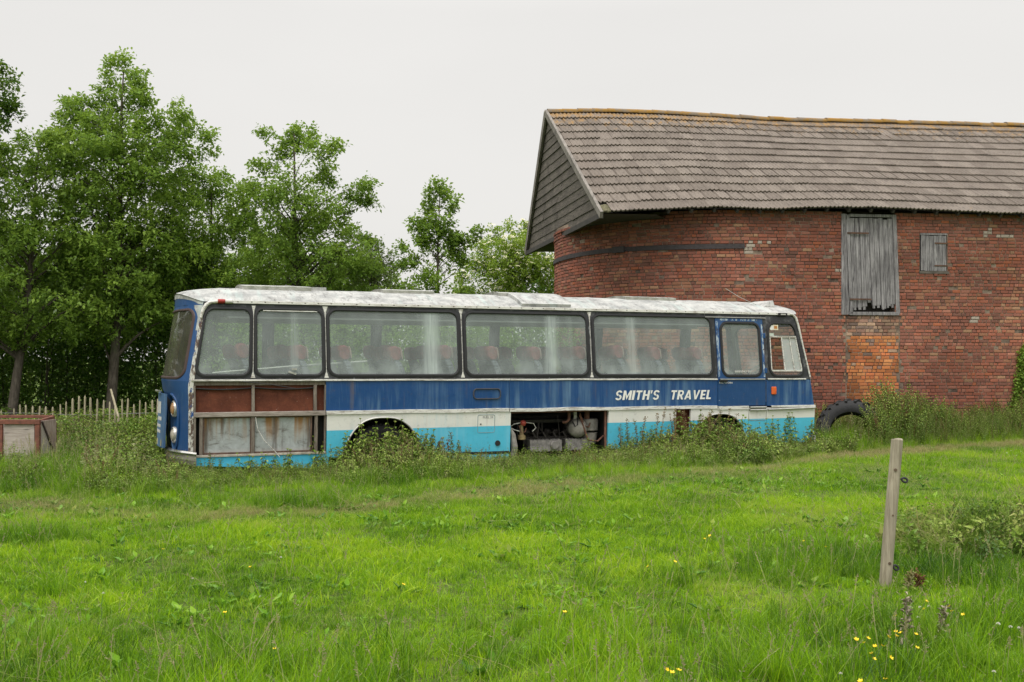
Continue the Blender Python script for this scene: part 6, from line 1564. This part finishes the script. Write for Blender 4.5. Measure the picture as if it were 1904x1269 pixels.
scatter("long_grass", ground_pts(P), longg, scl, tint, np.clip(0.04 + 0.18*n2 + 0.1*rng.normal(0, 1, len(P)), 0, 1), label="longer seeding grass in the foreground", cat="grass")

# weed heights along the coach, following the photograph
HS = [-1.2, -0.5, 0, 0.5, 2.0, 2.35, 2.7, 3.1, 3.5, 3.8, 4.2, 5.3, 5.6, 6.3, 6.9, 7.25, 7.5, 8.2, 8.9, 9.6, 10.2, 10.6, 11.4, 12.0, 12.6]
HH = [0.60, 0.46, 0.32, 0.27, 0.30, 0.50, 0.66, 0.72, 0.70, 0.50, 0.34, 0.31, 0.31, 0.38, 0.40, 0.48, 0.48, 0.62, 0.84, 0.78, 0.50, 0.36, 0.38, 0.48, 0.5]
# rank grass and weeds: the overgrown side
rank = proto_col("rank_grass", [blades(34, 0.16, 0.22, 0.55, 0.009, 0.55, 40+s, 4, heads=1) for s in range(4)], gmat)
P = in_frustum(34000, 11.8, 27, 4.5); P = P[clear(P, 0.0)]; f = fd(P[:, 0], P[:, 1]); n1, n2 = fbm(P, 0.6, 4.0), fbm(P, 1.7, 7.0)
keep = (f > -0.1 + 0.35*n2) & (rng.uniform(0, 1, len(P)) < 0.62 + 0.5*n1); P, f, n1, n2 = P[keep], f[keep], n1[keep], n2[keep]
left = P[:, 0] < -4.9 - 0.1*P[:, 1] + 1.9
scl = np.clip(0.38 + 0.55*np.clip(f, 0, 1.4)/1.4, 0.3, 1)*rng.uniform(0.6, 1.15, len(P))
cs_, cq_ = coach_local(P); lim = np.interp(cs_, HS, HH)*1.15 + np.clip(-cq_ - 2.6, 0, 9)
scl = np.where((cs_ > -0.9) & (cs_ < 12.3), np.minimum(scl, np.maximum(lim, .25)), scl)
px_ = 952 + P[:, 0]/P[:, 1]*F_PX
bright = np.exp(-((px_ - 1050)/150)**2) + 0.9*np.exp(-((px_ - 1800)/160)**2) + 0.5*np.exp(-((px_-230)/60)**2)*(f < 1.2)
tint = 0.34 + 0.24*n1 + 0.16*n2 + 0.25*bright + 0.18*np.exp(-f/0.5) + rng.normal(0, .08, len(P))
scatter("rank_grass", ground_pts(P), rank, scl, tint, np.clip(0.15 + 0.3*n2 + 0.25*np.exp(-(f/0.3)**2), 0, 1), label="rank tall grass round the coach and along the barn", cat="grass")

ncol = proto_col("nettle", [weed("nettle", 0.7, 60+s) for s in range(6)], wmat)
nbig = proto_col("tall_nettle", [weed("nettle", 1.55, 160+s) for s in range(4)], wmat); dbig = proto_col("tall_dock", [weed("dock", 1.5, 165+s) for s in range(3)], wmat)
dcol = proto_col("dock", [weed("dock", 1.0, 70+s) for s in range(4)], wmat)
ucol = proto_col("umbel", [weed("umbel", 1.0, 80+s) for s in range(3)], wmat)
bcol = proto_col("bramble", [weed("bramble", 0.6, 90+s) for s in range(4)], wmat)
# weeds hugging the coach: heights follow the photograph along its side
def along_coach(n, n0, n1): s = rng.uniform(-1.4, 12.6, n); q = rng.uniform(n0, n1, n); return s, q, np.c_[CO.x + s*BUx - q*BUy, CO.y + s*BUy + q*BUx]
def coach_weeds(name, n, col, hmul, n0, n1, pick, label, tint0=0.52, dry0=0.0):
    s, q, P = along_coach(n, n0, n1); k = (rng.uniform(0, 1, n) < pick(s)) & (fd(P[:, 0], P[:, 1]) > 0.05); s, q, P = s[k], q[k], P[k]
    h = np.interp(s, HS, HH)*hmul*(0.25 + 1.05*rng.beta(1.5, 2.2, len(P))); h *= np.clip(1.0 + (q + 0.3)*0.35, 0.35, 1)
    n1_ = fbm(P, 0.9, 1.0); scatter(name, ground_pts(P, -0.04), col, (h + 0.06)/(0.7 if col is ncol else 1.0), tint0 + 0.3*n1_ + rng.normal(0, .12, len(P)), np.clip(dry0 + 0.35*np.abs(n1_) + rng.normal(0, .12, len(P)), 0, 1), lean=0.12, label=label, cat="weeds")
bump_ = lambda s, c, w: np.exp(-((s - c)/w)**2)
coach_weeds("nettle_bed", 2000, ncol, 1.0, -1.7, -0.10, lambda s: 0.55 + 0.2*(bump_(s, 3.1, 0.8) + bump_(s, 9.3, 1.5)), "bed of stinging nettles along the foot of the coach")
coach_weeds("dock_stand", 800, dcol, 1.05, -1.5, -0.15, lambda s: 0.30 + 0.7*bump_(s, 8.5, 1.2) + 0.3*bump_(s, 3.0, .9), "stand of seeding docks along the foot of the coach", 0.45, 0.15)
coach_weeds("hogweed_stand", 700, ucol, 0.8, -1.8, -0.3, lambda s: 0.3 + 0.4*bump_(s, 6.5, 1.0), "cow parsley going to seed in front of the coach", 0.5, 0.2)
coach_weeds("low_weeds", 2600, bcol, 1.25, -1.9, -0.15, lambda s: 0.75 + 0.25*bump_(s, 0.6, 1.5), "low leafy weeds between the rank grass and the coach", 0.55, 0.03)
# weeds in front of the barn and on the left
def field_weeds(name, n, col, box, hf, label, tint0, dry0, cond=None):
    x0, x1, y0, y1 = box; P = np.c_[rng.uniform(x0, x1, n), rng.uniform(y0, y1, n)]; P = P[clear(P, 0.3)]; f = fd(P[:, 0], P[:, 1]); k = f > 0.2
    if cond is not None: k &= cond(P)
    P, f = P[k], f[k]; n1_ = fbm(P, 0.7, 6.0); h = np.array([hf(a, b) for a, b in P])*(1 + 0.5*n1_)*rng.uniform(.55, 1.1, len(P))*np.clip(0.35 + f*0.6, 0.3, 1)
    scatter(name, ground_pts(P, -0.04), col, np.maximum(h, 0.1), tint0 + 0.3*n1_ + rng.normal(0, .12, len(P)), np.clip(dry0 + 0.3*np.abs(n1_) + rng.normal(0, .1, len(P)), 0, 1), lean=0.14, label=label, cat="weeds")
def barn_h(x, y):
    px = 952 + x/y*F_PX; return float(np.interp(px, [1500, 1560, 1600, 1640, 1680, 1740, 1800, 1904, 2000], [0.6, 0.62, 0.75, 1.05, 1.25, 0.95, 0.75, 0.85, 0.95]))*(0.75 if y < 20.6 else 1.0)*(0.62 if 1500 < px < 1612 and y < 22.2 else 1.0)
field_weeds("nettle_bed", 5000, nbig, (5.8, 17.5, 18.2, 25.6), lambda x, y: barn_h(x, y)/1.55, "bed of nettles at the foot of the barn wall", 0.52, 0.02)
field_weeds("dock_stand", 1250, dbig, (5.8, 17.5, 18.6, 25.6), lambda x, y: barn_h(x, y)/1.5, "stand of brown seeding docks at the foot of the barn wall", 0.42, 0.3)
left_h = lambda x, y: 0.42 if y < 17 else 0.62
lc = lambda P: (952 + P[:, 0]/P[:, 1]*F_PX < 330) & ~((P[:, 0] > -9.7) & (P[:, 0] < -7.4) & (P[:, 1] > 16.2) & (P[:, 1] < 17.4))
field_weeds("nettle_bed", 2900, ncol, (-17, -5.2, 13.2, 23.5), lambda x, y: left_h(x, y)/0.7, "bed of nettles between the rusty crate and the fence", 0.40, 0.08, lc)
field_weeds("bramble_patch", 1250, bcol, (-17, -5.4, 15.5, 26), lambda x, y: 1.0 if y > 19 else 0.7, "low brambles under the trees by the fence", 0.34, 0.02, lc)
field_weeds("hogweed_stand", 300, ucol, (-13.0, -5.4, 13.2, 21), lambda x, y: 0.5, "cow parsley in the rough grass beside the rusty crate", 0.55, 0.1, lc)

# broad-leaved plants in the turf: plantain, clover, dock seedlings
def rosette(n, L, w, el, seed):
    r = np.random.default_rng(seed); V, F = [], []
    for k in range(n):
        az = r.uniform(0, 6.283); e = r.uniform(*el); d = np.array((math.cos(az)*math.cos(e), math.sin(az)*math.cos(e), math.sin(e))); s = np.array((-math.sin(az), math.cos(az), 0)); l = L*r.uniform(.6, 1.2); o = np.append(r.normal(0, L*.35, 2), 0.0); b = len(V)
        V += [o, o + d*l*.45 + s*l*w/2 + (0, 0, .008), o + d*l - (0, 0, l*.2), o + d*l*.45 - s*l*w/2 + (0, 0, .008)]; F += [(b, b+1, b+2), (b, b+2, b+3)]
    return mesh_np("rosette", np.array(V), np.array(F), r.uniform(0, 1, len(F)//2).repeat(4), {"own": np.zeros(len(V)), "col": np.zeros((len(V), 3))})
BROAD = [(0.0, (0.045, 0.13, 0.014)), (0.4, (0.12, 0.27, 0.02)), (0.7, (0.19, 0.37, 0.03)), (1.0, (0.28, 0.46, 0.05))]
rcol = proto_col("rosette", [rosette(9, .10, .42, (.1, .8), 300), rosette(14, .06, .8, (.0, .6), 301), rosette(8, .15, .34, (.3, 1.1), 302), rosette(18, .045, .9, (.0, .5), 303)], m_blade("broad_leaf", BROAD, (0.33, 0.26, 0.10), 0.35))
P = in_frustum(12500, 3.2, 16, 3.5); n1, n2 = fbm(P, 0.8, 21.0), fbm(P, 2.0, 31.0); f = fd(P[:, 0], P[:, 1]); k = (rng.uniform(0, 1, len(P)) < np.clip(0.06 + 0.9*n1 + 0.7*n2, 0.03, 1)) & (f < 0.3) & clear(P); P, n1, n2 = P[k], n1[k], n2[k]
scatter("broadleaf_weeds", ground_pts(P, 0.01), rcol, rng.uniform(.4, .95, len(P)), 0.42 + 0.5*n2 + rng.normal(0, .15, len(P)), np.clip(rng.normal(0.02, .15, len(P)), 0, 1), lean=0.1, label="low broad leaved plants among the meadow grass", cat="weeds")
scr = proto_col("dead_stalk", [blades(5, .12, .08, .3, .006, 1.3, 310+s, 4, heads=1) for s in range(3)], gmat)
P = in_frustum(4200, 3.2, 18, 3.5); f = fd(P[:, 0], P[:, 1]); k = (f < .2) & clear(P) & (rng.uniform(0, 1, len(P)) < .5 + .8*fbm(P, 1.0, 41.0)); P = P[k]
scatter("dry_stalks", ground_pts(P), scr, rng.uniform(.5, 1.0, len(P)), rng.uniform(.4, .9, len(P)), rng.uniform(.5, 1.0, len(P)), lean=0.45, label="pale dry grass stalks scattered through the meadow", cat="grass")

# single plants one can pick out
def plant(name, label, cat, me_kind, h, x, y, group=None, tint=0.5, seed=0):
    me = weed(me_kind, h, 200 + seed); me.name = "plant"; o = link_mesh(me, name, smat, None); o.location = (x, y, ground_z(x, y) - 0.03); o.rotation_euler = (0, 0, rng.uniform(0, 6.28)); tag(o, label, cat, group); return o
def m_static(name, stops, dry):
    t = NT(name); c = t.ramp(t.attr("rnd"), stops); c = t.mix(t.attr("own"), c, t.attr("col", 'GEOMETRY', "Color")); d = t.n("BsdfDiffuse"); t.set(d.inputs[0], c); tr = t.n("BsdfTranslucent"); t.set(tr.inputs[0], c); m = t.n("MixShader"); m.inputs[0].default_value = .3; t.t.links.new(d.outputs[0], m.inputs[1]); t.t.links.new(tr.outputs[0], m.inputs[2]); return t.done(m.outputs[0])
smat = m_static("single_weed_leaf", WEED, None)
dmat = m_simple("dead_grey_stalk", (0.33, 0.29, 0.21), 0.9, var=0.3)
def cpt(s, q): return CO.x + s*BUx - q*BUy, CO.y + s*BUy + q*BUx
for i, (s, h) in enumerate(((2.35, .72), (2.62, .80), (3.0, .86), (3.42, .84), (3.58, .74))): plant("nettle", "tall nettle clump growing in front of the coach's tail end wheel", "nettle", "nettle", h, *cpt(s, -0.32), "nettles before the wheel under the second long window", seed=i)
for i, (s, h) in enumerate(((3.86, .66), (4.05, .62), (4.22, .58))): plant("dock", "thin dock spike against the sky blue panel beside the wheel arch", "dock", "dock", h, *cpt(s, -0.25), "dock spikes against the sky blue panel", seed=10+i)
for i, (s, h) in enumerate(((7.45, .92), (7.75, 1.02), (8.1, .98), (8.5, 1.05), (8.75, 1.0), (9.0, .98))): plant("dock", "tall brown dock spike in front of the coach below the word TRAVEL", "dock", "dock", h, *cpt(s, -0.3), "dock spikes below the lettering", seed=20+i)
for i, (s, h) in enumerate(((10.35, .72), (10.62, .78), (10.95, .74), (11.25, .84), (11.55, .72))): plant("nettle", "nettle with drooping leaves against the sky blue panel below the driver's window", "nettle", "nettle", h, *cpt(s, -0.22), "nettles below the driver's window", seed=30+i)
for i, (s, h) in enumerate(((0.75, .42), (1.15, .40), (1.5, .52), (1.85, .46))): plant("nettle", "short nettle in front of the uncovered framework of the coach", "nettle", "nettle", h, *cpt(s, -0.3), "nettles before the open framework", seed=40+i)
plant("nettle", "leafy nettle growing inside the gap between the framework and the wheel arch", "nettle", "nettle", 0.75, *cpt(2.0, 0.16), seed=47)
plant("dock", "grey dead weed stalk standing in the foreground grass below the fence post", "weed", "dock", 0.36, *gp(1725, 6.2), seed=50).data.materials[0] = dmat
plant("dock", "small brown dead weed beside the foot of the fence post", "weed", "dock", 0.2, *gp(1690, 7.6), seed=51)

# ivy on the barn at the right edge
def ivy():
    p0, z0 = wpx(1893, 700); a = W3(p0, 0, 0.05); root = empty("ivy", (a.x, a.y, 0)); tag(root, "narrow green climber growing up the barn wall at the picture's edge", "climber"); n = 2600
    z = rng.uniform(0.3, 2.2, n); w = np.interp(z, [0.3, 1.4, 2.0, 2.2], [.5, .32, .2, .06]); p = p0 + 0.05 + rng.uniform(-1, 1, n)*w + 0.12
    P = np.array([tuple(W3(a_, b_, 0.06 + abs(c_))) for a_, b_, c_ in zip(p, z, rng.normal(0, .07, n))]); D = rng.normal(0, .6, (n, 3)) + np.array([0, -.6, -.2]); off = np.array([a.x, a.y, 0])
    V, F = leaves(P - off, D, rng.uniform(.05, .09, n), .8); link_mesh(mesh_np("foliage", V, F, np.repeat(rng.uniform(0, 1, n), 4)), "foliage", g_mid, root)
    mb = MB()
    for k in range(4): mb.tube([W3(p0 + .1 + rng.uniform(-.15, .15), z_, 0.03) - Vector(off) for z_ in np.linspace(-.1, 2.0, 8)], 0.012, 5)
    mb.build("stem", bark, root)
ivy()

# heap of cut, wilting weeds at the right
def heap():
    n = 1150; P = np.c_[rng.uniform(3.75, 6.6, n), rng.uniform(8.7, 10.5, n)]; cx = 5.2
    h = 0.24*np.exp(-(np.maximum(0, np.abs(P[:, 0] - cx) - 0.7)/0.75)**2)*np.exp(-((P[:, 1] - 9.6)/0.62)**2)*(1 + 0.7*fbm(P, 1.6, 8.0)); k = h > 0.05; P, h = P[k], h[k]
    col = proto_col("wilted", [blades(26, .14, .16, .42, .011, 1.5, 140+s, 4, heads=1) for s in range(3)] + [weed("nettle", .45, 151), weed("nettle", .4, 152), weed("bramble", .35, 153)], wmat); n_ = len(P)
    pts = np.c_[P, [ground_z(a, b) for a, b in P] + h*rng.uniform(.35, 1, n_)]
    n1_ = fbm(P, 1.3, 3.0)
    scatter("cut_weed_heap", pts, col, rng.uniform(.4, .75, n_), 0.46 + 0.6*n1_ + rng.normal(0, .15, n_), np.clip(0.12 + 0.5*n1_ + rng.normal(0, .2, n_), 0, 1), lean=0.9, label="heap of cut and wilting weeds behind the fence post", cat="heap")
heap()

# flowers in the meadow
def flower(name, label, cat, group, spots, colr, r0, hz, petals):
    me = None
    for i, (px, py) in enumerate(spots):
        z = hz*rng.uniform(.8, 1.2); d = (EYE - z)/((py - HOR)/F_PX); x = (px - 952)/F_PX*d
        if me is None:
            m = MB(); m.tube([(0, 0, -hz), (.006, 0, -hz*.4), (0, 0, 0)], 0.0015, 4); m.cur = 1
            if petals == 5:
                for k in range(5):
                    a = k*1.2566; c, s = math.cos(a), math.sin(a); c2, s2 = math.cos(a+.55), math.sin(a+.55); c1, s1 = math.cos(a-.55), math.sin(a-.55); m.add([(0, 0, 0), (c1*r0*.75, s1*r0*.75, .005), (c*r0*1.05, s*r0*1.05, .009), (c2*r0*.75, s2*r0*.75, .005)], [(0, 1, 2, 3)])
                m.lathe([(0, .003), (.004, .003)], (0, 0, 0.001), (0, 0, 1), 6)
            else:
                for k in range(26):
                    a = k*2.4; e = 1.5*k/26; q = Vector((math.cos(a)*math.sin(e), math.sin(a)*math.sin(e), math.cos(e)))*r0; t = Vector((-math.sin(a), math.cos(a), 0))*r0*.22; m.add([q*.4, q*.8 + t, q*1.1, q*.8 - t], [(0, 1, 2, 3)])
            o = m.build(name, [m_simple("flower_stem", (0.06, 0.13, 0.03), .7), m_simple(name + "_petal", colr, .45, var=.12)]); me = o.data
        else: o = bpy.data.objects.new(name, me); COL.objects.link(o)
        o.location = (x, d, ground_z(x, d) + z); o.rotation_euler = (rng.normal(.25, .25), rng.normal(0, .3), rng.uniform(0, 6.28)); sc = rng.uniform(.8, 1.2); o.scale = (sc, sc, 1); tag(o, label, cat, group)
flower("buttercup", "small yellow buttercup standing in the meadow grass", "buttercup", "buttercups in the meadow",
    [(1535,1016),(1722,1122),(1719,1138),(1765,1133),(1770,1142),(1791,1148),(1665,1149),(1666,1174),(1675,1174),(1652,1183),(1667,1181),(1703,1175),(1705,1198),(1592,1187),(1614,1185),(1607,1192),(1627,1198),(1621,1211),(1625,1221),(1656,1218),(1646,1260),(1600,1266),(1240,1245),(1250,1250),(1262,1246),(1050,1141),(1320,998),(1310,1003),(1205,1055),(1255,1047),(303,1020),(465,1054),(418,1143),(510,1218),(750,1088),(1495,1005),(1640,1196)], (0.85, 0.60, 0.005), 0.0135, 0.24, 5)
flower("clover", "white clover head in the meadow grass", "clover", "white clovers in the meadow",
    [(1694,1134),(1711,1134),(1727,1131),(1707,1154),(1763,1169),(1856,1165),(1879,1169),(1894,1172),(1563,1251),(1848,1244),(358,1078),(158,1083),(192,1104),(484,1112),(522,1034),(1872,842),(1880,838),(1890,845),(1898,840)], (0.72, 0.69, 0.62), 0.012, 0.17, 0)
print("verts", sum(len(m.vertices) for m in bpy.data.meshes))
